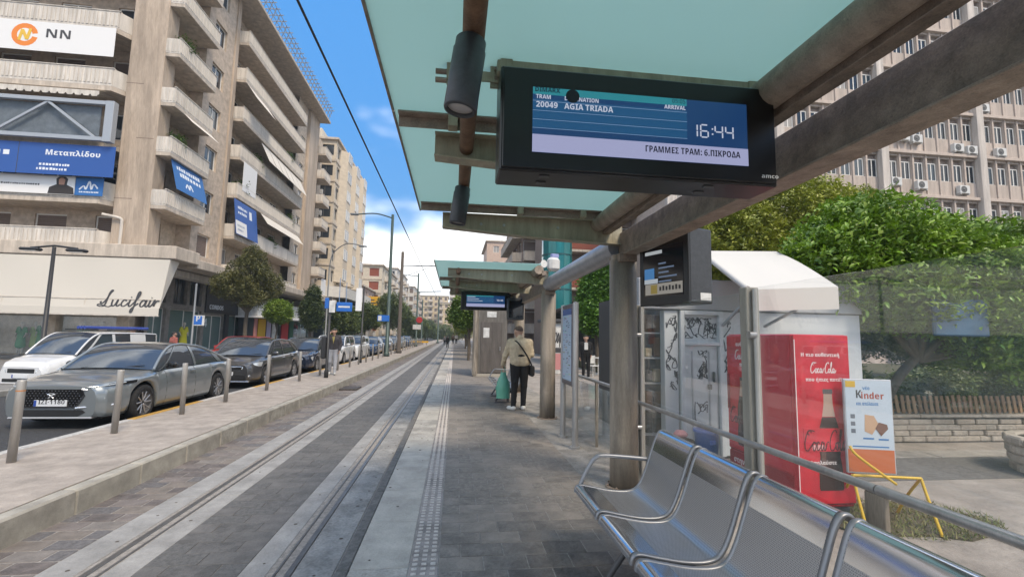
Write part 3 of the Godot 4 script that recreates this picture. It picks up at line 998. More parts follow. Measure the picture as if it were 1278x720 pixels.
func cabinet():
	var t := thing("technical_cabinet", "tall dull steel cabinet with a door and paper notices at the platform end", "cabinet")
	var m := mt("cabinet_steel", lin(0.22, 0.20, 0.175), 0.5, 0.4, "streak", 0.8, 0.1)
	put("housing", one_box(Vector3(0.8, 0, -20.4), Vector3(2.05, 2.72, -18.2), 0.02), m, t)
	put("plinth", one_box(Vector3(0.76, 0, -20.44), Vector3(2.1, 0.1, -18.16), 0.01), mt("cabinet_plinth", lin(0.35, 0.32, 0.27), SCREEN), t)
	var d := put("door", one_box(Vector3(1.02, 0.16, -18.2), Vector3(1.86, 2.12, -18.17), 0.006), mt("cabinet_door", lin(0.17, 0.15, 0.135), 0.5, 0.4, "streak", 0.7, 0.1), t)
	put("handle", one_box(Vector3(1.76, 1.0, -18.17), Vector3(1.8, 1.16, -18.14), 0.004), mats.bright_steel, d)
	put("fluted_column", one_box(Vector3(0.72, 0, -18.5), Vector3(0.92, 2.72, -18.14), 0.05), mats.post_steel, t)
	put("notice", one_box(Vector3(1.25, 2.3, -18.199), Vector3(1.62, 2.52, -18.19)), mats.white_paint, t)
	put("notice", one_box(Vector3(1.12, 1.5, -18.169), Vector3(1.35, 1.88, -18.165)), mats.white_paint, t)

func near_things():
	steel_mats()
	shelter("near tram shelter with green frosted glass roof, steel posts and girder overhead", [-0.75, -4.96], [-0.25, -4.98], [-0.95, -2.97, -4.96], [-2.8], 0.0, true)
	shelter("far tram shelter with green glass roof in front of the steel cabinet", [-9.12, -13.3], [-8.6, -13.3], [-9.12, -11.2, -13.28], [-11.0], 0.0, false)
	downlight(-1.75, "nearest dark grey cylinder lamp, left of the big display under the rusty tube")
	downlight(-3.62, "second dark grey cylinder lamp under the rusty tube, farther along")
	dep_display("big black departure display showing AGIA TRIADA and 16:44 under the near roof", Vector3(0.875, 2.85, -2.05), true)
	dep_display("small-looking blue and black departure display under the far shelter roof", Vector3(0.85, 2.80, -13.0), false)
	info_monitor()
	var m2 := thing("small_monitor", "small dark monitor under the far shelter above the man in the tan jacket", "monitor", Vector3(1.62, 2.62, -12.7))
	put("casing", one_box(Vector3(-0.2, -0.6, -0.15), Vector3(0.25, 0, 0.15), 0.02), mats.anthracite, m2)
	put("screen", one_box(Vector3(-0.16, -0.54, 0.15), Vector3(0.21, -0.08, 0.156)), mt("dark_screen", lin(0.006, 0.009, 0.014), 0.06), m2)
	put("bracket", one_box(Vector3(-0.03, -0.01, -0.05), Vector3(0.03, 0.2, 0.05)), mats.dark_steel, m2)
	# loudspeaker on the corner of the far roof
	var ls := thing("loudspeaker", "white horn loudspeaker on the corner of the far shelter", "loudspeaker", Vector3(1.85, 3.0, -9.0), 20)
	ls.scale = Vector3.ONE * 0.72
	var hn := G.new()
	hn.x = Transform3D(Basis(Vector3.RIGHT, PI / 2), Vector3(-0.26, 0.0, 0.1))
	hn.lathe([Vector2(0.03, -0.3), Vector2(0.05, -0.12), Vector2(0.1, 0.0), Vector2(0.105, 0.01), Vector2(0.0, 0.012)], 18, true)
	put("horn", hn, mats.white_paint, ls)
	put("flared_box", one_box(Vector3(-0.05, -0.16, -0.15), Vector3(0.3, 0.22, 0.1), 0.07), mats.white_paint, ls)
	put("blue_plate", one_box(Vector3(0.06, 0.221, -0.1), Vector3(0.28, 0.33, 0.02), 0.01), mt("blue_plate", lin(0.25, 0.28, 0.5), 0.5), ls)
	bench("steel bench of joined perforated seats, nearest on the right", 0.0, 5)
	bench("farther steel bench of perforated seats beside the man in the tan jacket", -9.4, 4)
	glass_walls()
	info_totem()
	cabinet()

func curve_at(tab: Array, x: float) -> float:
	# smooth reading of a table of [x, value] with rising x
	if x <= tab[0][0]: return tab[0][1]
	for i in tab.size() - 1:
		if x <= tab[i + 1][0]:
			var t: float = (x - tab[i][0]) / (tab[i + 1][0] - tab[i][0])
			return lerpf(tab[i][1], tab[i + 1][1], t * t * (3.0 - 2.0 * t) * 0.5 + t * 0.5)
	return tab[-1][1]

func wheel_meshes(r: float, w: float, kind: int) -> Array:
	var key := "wheel%s_%s_%d" % [r, w, kind]
	if shared.has(key): return shared[key]
	var ty := G.new()
	ty.x = Transform3D(Basis(Vector3.FORWARD, PI / 2), Vector3.ZERO)
	var k := r * 0.7
	ty.lathe([Vector2(k, -w / 2), Vector2(r * 0.9, -w / 2), Vector2(r * 0.975, -w / 2 + 0.02), Vector2(r, -w / 2 + 0.05), Vector2(r, w / 2 - 0.05), Vector2(r * 0.975, w / 2 - 0.02), Vector2(r * 0.9, w / 2), Vector2(k, w / 2), Vector2(k * 0.96, w / 2 - 0.01)], 36)
	var rim := G.new()
	rim.x = Transform3D(Basis(Vector3.FORWARD, -PI / 2), Vector3.ZERO)  # outer side along +x
	rim.lathe([Vector2(k * 0.97, -w / 2), Vector2(k * 0.97, w / 2 - 0.012), Vector2(k * 0.9, w / 2 - 0.004), Vector2(k * 0.86, w / 2 - 0.02)], 30)
	rim.lathe([Vector2(0.001, w / 2 - 0.02), Vector2(0.045, w / 2 - 0.022), Vector2(0.055, w / 2 - 0.04)], 14, true)
	var n := 5 if kind == 0 else (7 if kind == 1 else 6)
	for i in n:
		for s in ([-1.0, 1.0] if kind == 0 else [0.0]):
			var a := TAU * i / n
			var d0 := Vector3(0, cos(a), sin(a))
			var d1 := Vector3(0, cos(a + s * 0.3), sin(a + s * 0.3))
			rim.x = Transform3D.IDENTITY
			rim.bar(Vector3(w / 2 - 0.035, 0, 0) + d0 * 0.03, Vector3(w / 2 - 0.02, 0, 0) + d1 * k * 0.9, 0.026 if kind == 0 else 0.05, 0.022, Vector3.RIGHT, 0.006)
	var back := G.new()
	back.x = Transform3D(Basis(Vector3.FORWARD, -PI / 2), Vector3.ZERO)
	back.lathe([Vector2(k * 0.95, w / 2 - 0.09), Vector2(0.0, w / 2 - 0.09)], 24, true)
	shared[key] = [ty.mesh(), rim.mesh(), back.mesh()]
	return shared[key]

# A car, nose towards +z, origin on the ground in the middle. d holds its measures.
func car(called: String, label: String, at: Vector3, turn: float, d: Dictionary, paint: Material, detail := 2, category := "car", group := "") -> Node3D:
	var t := thing(called, label, category, at, turn, group)
	var L: float = d.l
	var W: float = d.w / 2.0
	var zf := L / 2.0
	var wf: float = zf - d.over
	var wr: float = wf - d.base
	var R: float = d.get("r", 0.33)
	var arch := R + 0.055
	var belt: Array = d.belt      # [z from front, height of body edge]
	var plan: Array = d.get("plan", [[0.0, 0.74], [0.12, 0.86], [0.4, 0.95], [0.9, 0.99], [L * 0.5, 1.0], [L - 0.8, 0.985], [L - 0.3, 0.93], [L - 0.05, 0.82], [L, 0.74]])
	var sill: Array = d.get("sill", [[0.0, 0.23], [0.15, 0.2], [0.9, 0.2], [L - 0.8, 0.2], [L - 0.1, 0.28], [L, 0.34]])
	var nose: Array = d.get("nose", [[0.0, 0.0], [L, 0.0]])
	var rows := []
	var zs := []
	var z := 0.0
	while z < L + 0.001:
		zs.append(z)
		var near_arch := absf(zf - z - wf) < arch + 0.06 or absf(zf - z - wr) < arch + 0.06
		z += 0.02 if near_arch or z < 0.2 or z > L - 0.22 else 0.08
	if zs[-1] < L: zs.append(L)
	var prof := [[0.0, 0.93], [0.1, 0.975], [0.3, 1.0], [0.55, 1.0], [0.74, 0.985], [0.88, 0.955], [0.97, 0.9]]
	var tops := [[0.86, 0.012], [0.72, 0.02], [0.5, 0.03], [0.25, 0.037], [0.0, 0.04]]
	for zz in zs:
		var hw: float = W * curve_at(plan, zz)
		var yt: float = curve_at(belt, zz)
		var yb: float = curve_at(sill, zz)
		var zw: float = zf - zz
		for c in [wf, wr]:
			var q: float = arch * arch - (zw - c) * (zw - c)
			if q > 0.0: yb = maxf(yb, R + sqrt(q) - 0.0)
		yb = minf(yb, yt - 0.08)
		var half := []
		for p in prof: half.append(Vector3(hw * p[1], lerpf(yb, yt - 0.012, p[0]), zw))
		for p in tops: half.append(Vector3(hw * p[0], yt + p[1] * d.get("crown", 1.0), zw))
		var row := []
		for h in half: row.append(h)
		for i in range(half.size() - 2, -1, -1): row.append(Vector3(-half[i].x, half[i].y, half[i].z))
		rows.append(row)
	var g := G.new()
	g.sheet(rows)
	for e in [0, rows.size() - 1]:
		var mid := Vector3.ZERO
		for p in rows[e]: mid += p / rows[e].size()
		for i in rows[e].size() - 1: g.away(mid, rows[e][i], rows[e][i + 1], Vector3(0, 0.5, 0))
		g.away(mid, rows[e][0], rows[e][-1], Vector3(0, 0.5, 0))
	var body := put("body", g, paint, t)
	var black := mt("car_black", lin(0.012, 0.012, 0.013), 0.6)
	var gloss := mt("car_gloss_black", lin(0.008, 0.008, 0.009), 0.15)
	var chrome := mt("car_chrome", lin(0.78, 0.78, 0.79), 0.22, 0.75)
	put("underbody", one_box(Vector3(-W + 0.24, 0.16, -zf + 0.2), Vector3(W - 0.24, 0.62, zf - 0.16)), black, t)
	# glasshouse
	var g0: float = zf - d.glass[0]   # foot of the windscreen
	var g1: float = zf - d.glass[1]   # top of the windscreen
	var g2: float = zf - d.glass[2]   # end of the roof
	var g3: float = zf - d.glass[3]   # foot of the rear window
	var H: float = d.h
	var wb: float = W * d.get("belt_w", 0.9)
	var wt: float = W * d.get("roof_w", 0.68)
	var roofline := func(zw: float) -> float:
		if zw > g1:
			var u := clampf((g0 - zw) / (g0 - g1), 0, 1)
			return lerpf(curve_at(belt, d.glass[0]) + 0.02, H - 0.03, sin(u * PI / 2 * 0.86) / sin(PI / 2 * 0.86))
		if zw < g2:
			var u := clampf((zw - g3) / (g2 - g3), 0, 1)
			return lerpf(curve_at(belt, d.glass[3]) + 0.02, H - 0.04, pow(sin(u * PI / 2), d.get("tail", 0.9)))
		var u := (g1 - zw) / (g1 - g2)
		return H - 0.03 - 0.01 * u + 0.03 * sin(u * PI)
	var side := func(zw: float, k: float, s: float, out_ := 0.0) -> Vector3:
		# a point of the side glass, k from belt to roof edge
		var yb: float = curve_at(belt, zf - zw) - 0.01
		var yr: float = maxf(roofline.call(zw), yb + 0.005)
		var full := clampf((yr - yb) / (H - 0.9), 0.0, 1.0)
		var edge := minf(curve_at(plan, zf - zw), 1.0)
		var x := lerpf(wb * edge, lerpf(wb * edge, wt, full), k) + 0.028 * sin(k * PI) * full
		return Vector3((x + out_) * s, lerpf(yb, yr, k), zw)
	var stations := []
	for i in 31: stations.append(lerpf(g0, g3, i / 30.0))
	stations.append(g1); stations.append(g2)
	stations.sort(); stations.reverse()
	var glass := mt("car_glass", lin(0.10, 0.115, 0.135), 0.03, 0.55)
	glass.metallic_specular = 0.85
	for s in [1.0, -1.0]:
		var sr := []
		for zw in stations:
			var row := []
			for k in 7: row.append(side.call(zw, k / 6.0, s))
			sr.append(row)
		var sg := G.new()
		sg.sheet(sr)
		put("side_window", sg, glass, t)
		# pillars and rails over the glass
		var pil := G.new()
		var rail := []
		for zw in stations: rail.append(side.call(zw, 0.985, s, 0.004))
		pil.tube(rail, d.get("rail", 0.03), 8)
		for p in d.pillars:
			var line := []
			for k in 7: line.append(side.call(zf - lerpf(p[0], p[1], k / 6.0), k / 6.0, s, 0.002))
			var wide: float = p[2]
			var rows2 := []
			for q in line: rows2.append([q + Vector3(0.008 * s, 0, wide / 2), q + Vector3(0.011 * s, 0, 0), q + Vector3(0.008 * s, 0, -wide / 2)])
			pil.sheet(rows2)
		put("pillar", pil, paint, t)
	var cut := func(za: float, zb: float, out_: float) -> Array:
		var rr := []
		for i in 15:
			var zw := lerpf(za, zb, i / 14.0)
			var a: Vector3 = side.call(zw, 1.0, 1.0)
			var row := []
			for k in 9:
				var u := lerpf(-1.0, 1.0, k / 8.0)
				row.append(Vector3(a.x * u, a.y + out_ + 0.045 * (1.0 - u * u) * clampf(a.x / W, 0, 1), zw + 0.05 * (1.0 - u * u) * (1.0 if zw > g1 - 0.01 else 0.0)))
			rr.append(row)
		return rr
	var ws := G.new()
	ws.sheet(cut.call(g0, g1, 0.0))
	var scr := put("windscreen", ws, glass, t)
	if detail > 1:
		var wi := G.new()
		for s in [-0.55, 0.12]:
			wi.tube([Vector3(wb * s, curve_at(belt, d.glass[0]) + 0.05, g0 + 0.03), Vector3(wb * s + 0.55, curve_at(belt, d.glass[0]) + 0.11, g0 - 0.03)], 0.009, 6)
		put("wiper", wi, black, scr)
	var rf := G.new()
	rf.sheet(cut.call(g1 + 0.02, g2 - 0.02, 0.006))
	put("roof", rf, d.get("roof_mat", paint), t)
	var rw := G.new()
	rw.sheet(cut.call(g2, g3, 0.0))
	put("rear_window", rw, glass, t)
	# wheels
	var wm := wheel_meshes(R, 0.22, d.get("spokes", 0))
	var tyre := mt("tyre", lin(0.018, 0.018, 0.019), 0.85, 0, "fine", 1.0)
	var alloy := mt("alloy", lin(0.42, 0.42, 0.43), 0.3, 0.8)
	for s in [1.0, -1.0]:
		for c in [wf, wr]:
			var wh := put("wheel", wm[2], black, t, Transform3D(Basis(Vector3.UP, 0.0 if s > 0 else PI), Vector3((W - 0.125) * s, R, c)))
			put("tyre", wm[0], tyre, wh)
			put("rim", wm[1], alloy, wh)
	# mirrors, lamps, handles, plate
	for s in [1.0, -1.0]:
		var mi := G.new()
		mi.x = Transform3D(Basis.IDENTITY, Vector3((wb + 0.115) * s, curve_at(belt, d.glass[0] + 0.45) + 0.075, g0 - 0.42))
		var rr := []
		for i in 7:
			var u := PI * i / 6.0
			var row := []
			for k in 10:
				var v := TAU * k / 10
				row.append(Vector3(0.105 * cos(u), 0.068 * sin(u) * sin(v), 0.055 * sin(u) * cos(v) + 0.01))
			rr.append(row)
		mi.sheet(rr, true)
		mi.bar(Vector3(-0.13 * s, -0.05, 0), Vector3(-0.02 * s, -0.03, 0), 0.03, 0.03)
		put("mirror", mi, d.get("mirror_mat", paint), t)
		if detail > 0:
			for hz in d.get("handles", []):
				var hx: float = W * curve_at(plan, hz)
				put("door_handle", one_box(Vector3(hx * s - 0.012, curve_at(belt, hz) - 0.13, zf - hz - 0.1), Vector3(hx * s + 0.012, curve_at(belt, hz) - 0.1, zf - hz + 0.1), 0.006), chrome if d.get("chrome", true) else paint, t)
			for dz in d.get("doors", []):
				var sl := G.new()
				var pts := []
				for k in 8:
					var f := k / 7.0
					var p: Array = prof[mini(int(f * 6), 5)]
					var pn: Array = prof[mini(int(f * 6) + 1, 6)]
					var fr := f * 6 - int(f * 6) if f < 1.0 else 1.0
					var yy := lerpf(curve_at(sill, dz), curve_at(belt, dz) - 0.012, lerpf(p[0], pn[0], fr))
					pts.append(Vector3((W * curve_at(plan, dz) * lerpf(p[1], pn[1], fr) + 0.0005) * s, yy, zf - dz))
				sl.tube(pts, 0.004, 4)
				put("door_gap", sl, black, t)
	return t

func car_face(t: Node3D, d: Dictionary, kind: int):
	# grille, lamps, bumper and number plate on the nose
	var zf: float = d.l / 2.0
	var W: float = d.w / 2.0
	var black := mt("car_black", Color.BLACK)
	var gloss := mt("car_gloss_black", Color.BLACK)
	var chrome := mt("car_chrome", Color.WHITE)
	var lampg := mt("car_lamp", lin(0.55, 0.58, 0.6), 0.08, 0.6)
	var plate := mt("number_plate", lin(0.62, 0.64, 0.66), 0.45)
	var y0: float = curve_at(d.belt, 0.0)
	var py: float = d.get("plate_y", 0.46)
	if kind == 0:
		# broad dark six-sided grille with a mesh of small lozenges, winged emblem, slim lamps with chrome wings
		var o := PackedVector2Array([Vector2(-0.47, 0.70), Vector2(0.47, 0.70), Vector2(0.52, 0.60), Vector2(0.40, 0.385), Vector2(-0.40, 0.385), Vector2(-0.52, 0.60)])
		var g := G.new()
		g.outline(o, zf - 0.1, zf + 0.012)
		var gr := put("grille", g, gloss, t)
		var st := G.new()
		for j in 7:
			for i in 17:
				var x := -0.44 + 0.055 * i + (0.027 if j % 2 == 1 else 0.0)
				var y := 0.42 + 0.042 * j
				if absf(x) > 0.40 + (y - 0.385) * 0.5 or absf(x) > 0.52 - (y - 0.58) * 1.2: continue
				st.cbox(Vector3(x, y, zf + 0.014), Vector3(0.016, 0.01, 0.006), 0.003)
		stuff(put("grille_studs", st, mt("stud", lin(0.25, 0.25, 0.26), 0.3, 0.8), gr))
		var em := G.new()
		for s in [-1.0, 1.0]:
			em.tube(smooth_line([Vector3(0.062 * s, 0.615, zf + 0.02), Vector3(0.02 * s, 0.6, zf + 0.024), Vector3(0.012 * s, 0.575, zf + 0.024), Vector3(0.04 * s, 0.545, zf + 0.02)], 4), 0.011, 6)
			em.bar(Vector3(0.062 * s, 0.615, zf + 0.02), Vector3(0.004 * s, 0.63, zf + 0.022), 0.012, 0.012)
		put("emblem", em, chrome, gr)
		var fr := G.new()
		for i in [2, 3, 4]:
			var a := o[i]
			var b := o[(i + 1) % 6]
			fr.bar(Vector3(a.x, a.y, zf + 0.01), Vector3(b.x, b.y, zf + 0.01), 0.02, 0.02)
		put("grille_frame", fr, mt("dark_chrome", lin(0.2, 0.2, 0.21), 0.2, 1.0), gr)
		for s in [-1.0, 1.0]:
			var ch := G.new()
			ch.tube(smooth_line([Vector3(0.47 * s, 0.70, zf + 0.01), Vector3(0.56 * s, 0.685, zf - 0.03), Vector3(0.70 * s, 0.70, zf - 0.12)], 5), 0.026, 8)
			put("chrome_wing", ch, chrome, t)
			var hl := G.new()
			var rows := []
			for i in 9:
				var u := i / 8.0
				var x := lerpf(0.56, 0.945, u)
				var z := zf - 0.03 - 0.62 * pow(u, 1.7)
				var ym := lerpf(0.715, 0.80, u)
				var hh := 0.05 * (1.0 - 0.35 * u)
				rows.append([Vector3(x * s, ym + hh * 0.6, z - 0.02), Vector3((x + 0.008) * s, ym, z + 0.005), Vector3(x * s, ym - hh, z + 0.0)])
			hl.sheet(rows)
			put("headlight", hl, gloss, t)
			var dl := G.new()
			dl.tube(smooth_line([Vector3(0.56 * s, 0.735, zf - 0.005), Vector3(0.72 * s, 0.748, zf - 0.12), Vector3(0.9 * s, 0.79, zf - 0.42)], 5), 0.013, 6)
			put("lamp_strip", dl, lampg, t)
			var wg := G.new()
			wg.tube(smooth_line([Vector3(0.40 * s, 0.375, zf + 0.012), Vector3(0.66 * s, 0.40, zf - 0.06), Vector3(0.86 * s, 0.405, zf - 0.25)], 5), 0.024, 8)
			wg.tube(smooth_line([Vector3(0.56 * s, 0.335, zf - 0.01), Vector3(0.72 * s, 0.345, zf - 0.1), Vector3(0.83 * s, 0.355, zf - 0.22)], 5), 0.012, 6)
			put("bumper_blade", wg, chrome, t)
		var lo := G.new()
		lo.outline(PackedVector2Array([Vector2(-0.44, 0.235), Vector2(0.44, 0.235), Vector2(0.56, 0.30), Vector2(0.5, 0.345), Vector2(-0.5, 0.345), Vector2(-0.56, 0.30)]), zf - 0.1, zf + 0.006)
		put("lower_intake", lo, black, t)
		put("splitter", one_box(Vector3(-0.66, 0.19, zf - 0.15), Vector3(0.66, 0.222, zf + 0.012), 0.012), mt("splitter_silver", lin(0.5, 0.51, 0.52), 0.3, 0.3), t)
	elif kind == 1:
		# two stacked openings joined by a chrome bar, sweeping lamps
		put("grille", one_box(Vector3(-0.48, 0.58, zf - 0.1), Vector3(0.48, 0.68, zf + 0.012), 0.02), black, t)
		put("grille_bar", one_box(Vector3(-0.5, 0.655, zf - 0.06), Vector3(0.5, 0.685, zf + 0.03), 0.01), chrome, t)
		put("lower_intake", one_box(Vector3(-0.66, 0.27, zf - 0.12), Vector3(0.66, 0.46, zf + 0.014), 0.03), black, t)
		put("chrome_lip", one_box(Vector3(-0.72, 0.2, zf - 0.14), Vector3(0.72, 0.235, zf + 0.02), 0.012), chrome, t)
		for s in [-1.0, 1.0]:
			var hl := G.new()
			var rows := []
			for i in 7:
				var u := i / 6.0
				var x := lerpf(0.5, 0.9, u)
				var z := zf + 0.005 - 0.5 * pow(u, 1.8)
				var ym := lerpf(0.66, 0.74, u)
				rows.append([Vector3(x * s, ym + 0.065, z - 0.05), Vector3((x + 0.01) * s, ym, z + 0.004), Vector3(x * s, ym - 0.07, z)])
			hl.sheet(rows)
			put("headlight", hl, lampg, t)
			put("fog_lamp", one_box(Vector3(minf(0.56 * s, 0.74 * s), 0.36, zf - 0.2), Vector3(maxf(0.56 * s, 0.74 * s), 0.42, zf - 0.02), 0.02), lampg, t)
	else:
		put("grille", one_box(Vector3(-0.45, 0.55, zf - 0.1), Vector3(0.45, 0.7, zf + 0.012), 0.02), black, t)
		put("lower_intake", one_box(Vector3(-0.6, 0.26, zf - 0.1), Vector3(0.6, 0.4, zf + 0.012), 0.03), black, t)
		for s in [-1.0, 1.0]:
			var hl := G.new()
			var rows := []
			for i in 6:
				var u := i / 5.0
				var x := lerpf(0.48, 0.86, u)
				var z := zf + 0.004 - 0.36 * u * u
				rows.append([Vector3(x * s, y0 + 0.02, z - 0.05), Vector3((x + 0.01) * s, y0 - 0.06, z + 0.004), Vector3(x * s, y0 - 0.16, z)])
			hl.sheet(rows)
			put("headlight", hl, lampg, t)
	var pl := put("number_plate", one_box(Vector3(-0.26, py - 0.055, zf - 0.02), Vector3(0.26, py + 0.055, zf + 0.026), 0.004), plate, t)
	put("plate_band", one_box(Vector3(-0.255, py - 0.052, zf + 0.026), Vector3(-0.215, py + 0.052, zf + 0.0275)), mt("plate_blue", lin(0.02, 0.06, 0.3), 0.4), pl)
	if kind == 0:
		words("plate_letters", "IZI·1180", 0.07, T(-0.19, py - 0.037, zf + 0.0262), mt("plate_ink", lin(0.03, 0.03, 0.035), 0.5), pl, "Droid Sans", 700, 0.001, 1.12)

func sedan() -> Dictionary:
	return {"l": 4.93, "w": 1.9, "h": 1.46, "over": 0.95, "base": 2.9, "r": 0.345,
		"belt": [[0.0, 0.72], [0.25, 0.79], [0.8, 0.87], [1.3, 0.93], [1.7, 0.96], [3.0, 0.98], [4.0, 1.0], [4.6, 0.98], [4.85, 0.92], [4.93, 0.86]],
		"tail": 1.55, "glass": [1.28, 2.1, 2.8, 4.55], "roof_w": 0.68, "belt_w": 0.91,
		"pillars": [[1.42, 2.25, 0.05], [2.78, 2.72, 0.09], [3.95, 3.7, 0.2]], "handles": [2.55, 3.55], "doors": [1.62, 2.72, 3.72], "chrome": false, "spokes": 0}

func hatch() -> Dictionary:
	return {"l": 4.6, "w": 1.82, "h": 1.5, "over": 0.95, "base": 2.69, "r": 0.33,
		"belt": [[0.0, 0.70], [0.25, 0.80], [0.8, 0.90], [1.2, 0.95], [1.6, 0.97], [3.0, 1.0], [3.9, 1.05], [4.4, 1.05], [4.6, 0.95]],
		"glass": [1.05, 1.95, 3.2, 4.15], "roof_w": 0.7, "belt_w": 0.91,
		"pillars": [[1.3, 2.02, 0.05], [2.5, 2.45, 0.08], [3.85, 3.45, 0.22]], "handles": [2.35, 3.3], "doors": [1.45, 2.45, 3.4], "spokes": 1}

func suv() -> Dictionary:
	return {"l": 4.25, "w": 1.8, "h": 1.6, "over": 0.85, "base": 2.58, "r": 0.34,
		"belt": [[0.0, 0.82], [0.2, 0.93], [0.7, 1.0], [1.1, 1.04], [3.0, 1.07], [3.9, 1.1], [4.15, 1.08], [4.25, 0.98]],
		"glass": [0.95, 1.65, 3.6, 4.1], "roof_w": 0.74, "belt_w": 0.92,
		"pillars": [[1.15, 1.72, 0.06], [2.35, 2.32, 0.09], [3.75, 3.6, 0.3]], "handles": [2.2, 3.15], "doors": [1.3, 2.3, 3.2], "spokes": 2}

func van_shape() -> Dictionary:
	return {"l": 4.38, "w": 1.83, "h": 1.84, "over": 0.88, "base": 2.73, "r": 0.33,
		"belt": [[0.0, 0.72], [0.15, 0.88], [0.5, 1.0], [0.95, 1.1], [1.3, 1.13], [3.0, 1.14], [4.2, 1.15], [4.38, 1.1]],
		"glass": [0.85, 1.7, 4.2, 4.36], "roof_w": 0.82, "belt_w": 0.95,
		"pillars": [[1.05, 1.78, 0.09], [2.25, 2.25, 0.12], [3.3, 3.3, 0.7]], "handles": [2.1, 3.0], "doors": [1.3, 2.2, 3.2], "chrome": false, "spokes": 2}

func cars():
	var silver := mt("silver_paint", lin(0.225, 0.25, 0.262), 0.28, 0.5)
	var grey := mt("grey_paint", lin(0.075, 0.075, 0.078), 0.3, 0.5)
	var navy := mt("navy_paint", lin(0.018, 0.024, 0.045), 0.25, 0.2)
	var white := mt("white_car_paint", lin(0.62, 0.63, 0.64), 0.28)
	var blue := mt("blue_paint", lin(0.04, 0.075, 0.15), 0.25, 0.3)
	for m in [silver, grey, navy, white, blue]:
		m.clearcoat_enabled = true
		m.clearcoat = 1.0
		m.clearcoat_roughness = 0.04
	var d := sedan()
	d.mirror_mat = mt("car_gloss_black", lin(0.008, 0.008, 0.009), 0.15)
	var c := car("parked_car", "silver grey saloon with dark studded grille and chrome blades, nearest parked car", Vector3(-6.96, ROAD_Y, -9.2 - 2.465), 0, d, silver)
	car_face(c, d, 0)
	put("rear_lamp", one_box(Vector3(-0.8, 0.78, -2.44), Vector3(-0.5, 0.86, -2.38), 0.01), mt("red_lamp", lin(0.35, 0.01, 0.01), 0.2), c)
	d = hatch()
	c = car("parked_car", "dark grey saloon with chrome grille bar parked right behind the silver one", Vector3(-7.0, ROAD_Y, -15.45 - 2.3), 0, d, grey)
	car_face(c, d, 1)
	d = hatch()
	c = car("parked_car", "dark navy hatchback third in the parked row, half hidden by the man on the phone", Vector3(-7.0, ROAD_Y, -21.2 - 2.3), 0, d, navy)
	car_face(c, d, 2)
	d = suv()
	c = car("parked_car", "white car with dark windows just behind the man on the phone", Vector3(-7.0, ROAD_Y, -26.6 - 2.1), 0, d, white)
	car_face(c, d, 2)
	c = car("parked_car", "white small car fifth in the row, with dark round grille", Vector3(-7.0, ROAD_Y, -31.6 - 2.1), 0, d, white)
	car_face(c, d, 2)
	d = hatch()
	c = car("parked_car", "blue car beyond the white ones, beside the green tram pole", Vector3(-7.0, ROAD_Y, -38.0 - 2.3), 0, d, blue, 1)
	car_face(c, d, 2)
	var far := [[-44.5, navy, "dark car behind the blue one in the parked row"], [-50.5, grey, "grey car far along the parked row, behind the wooden pole"], [-57.0, silver, "pale silver car far along the parked row"], [-66.0, blue, "blue car at the far end of the parked row beside the yellow kerb"]]
	for f in far:
		c = car("parked_car", f[2], Vector3(-7.0, ROAD_Y, f[0] - 2.3), 0, d, f[1], 0)
		car_face(c, d, 2)
	c = car("red_car", "red car on the roadway showing only its roof behind the dark grey saloon", Vector3(-9.9, ROAD_Y, -23.8), 0, d, mt("red_paint", lin(0.28, 0.025, 0.02), 0.3), 0)
	car_face(c, d, 2)
	d = van_shape()
	c = car("white_van", "white van carrying blue tubes on its roof, behind the silver saloon", Vector3(-12.0, ROAD_Y - 0.06, -17.1), -9, d, white, 2, "van")
	c.scale = Vector3.ONE * 0.92
	car_face(c, d, 2)
	for z in [0.35, -1.3]:
		var rk := G.new()
		rk.bar(Vector3(-0.6, 1.94, z), Vector3(0.6, 1.94, z), 0.04, 0.04)
		put("roof_bar", rk, mats.car_black, c)
	var bt := thing("blue_tubes", "bundle of blue tubes lying on the roof bars of the white van", "tubes", c.position, -9)
	bt.scale = Vector3.ONE * 0.92
	for x in [0.25, 0.37, 0.49]:
		var one := G.new()
		one.tube([Vector3(x, 2.015, 0.75), Vector3(x, 2.015, -1.9)], 0.052, 10)
		put("tube", one, mt("blue_tube", lin(0.03, 0.06, 0.3), 0.45), bt)

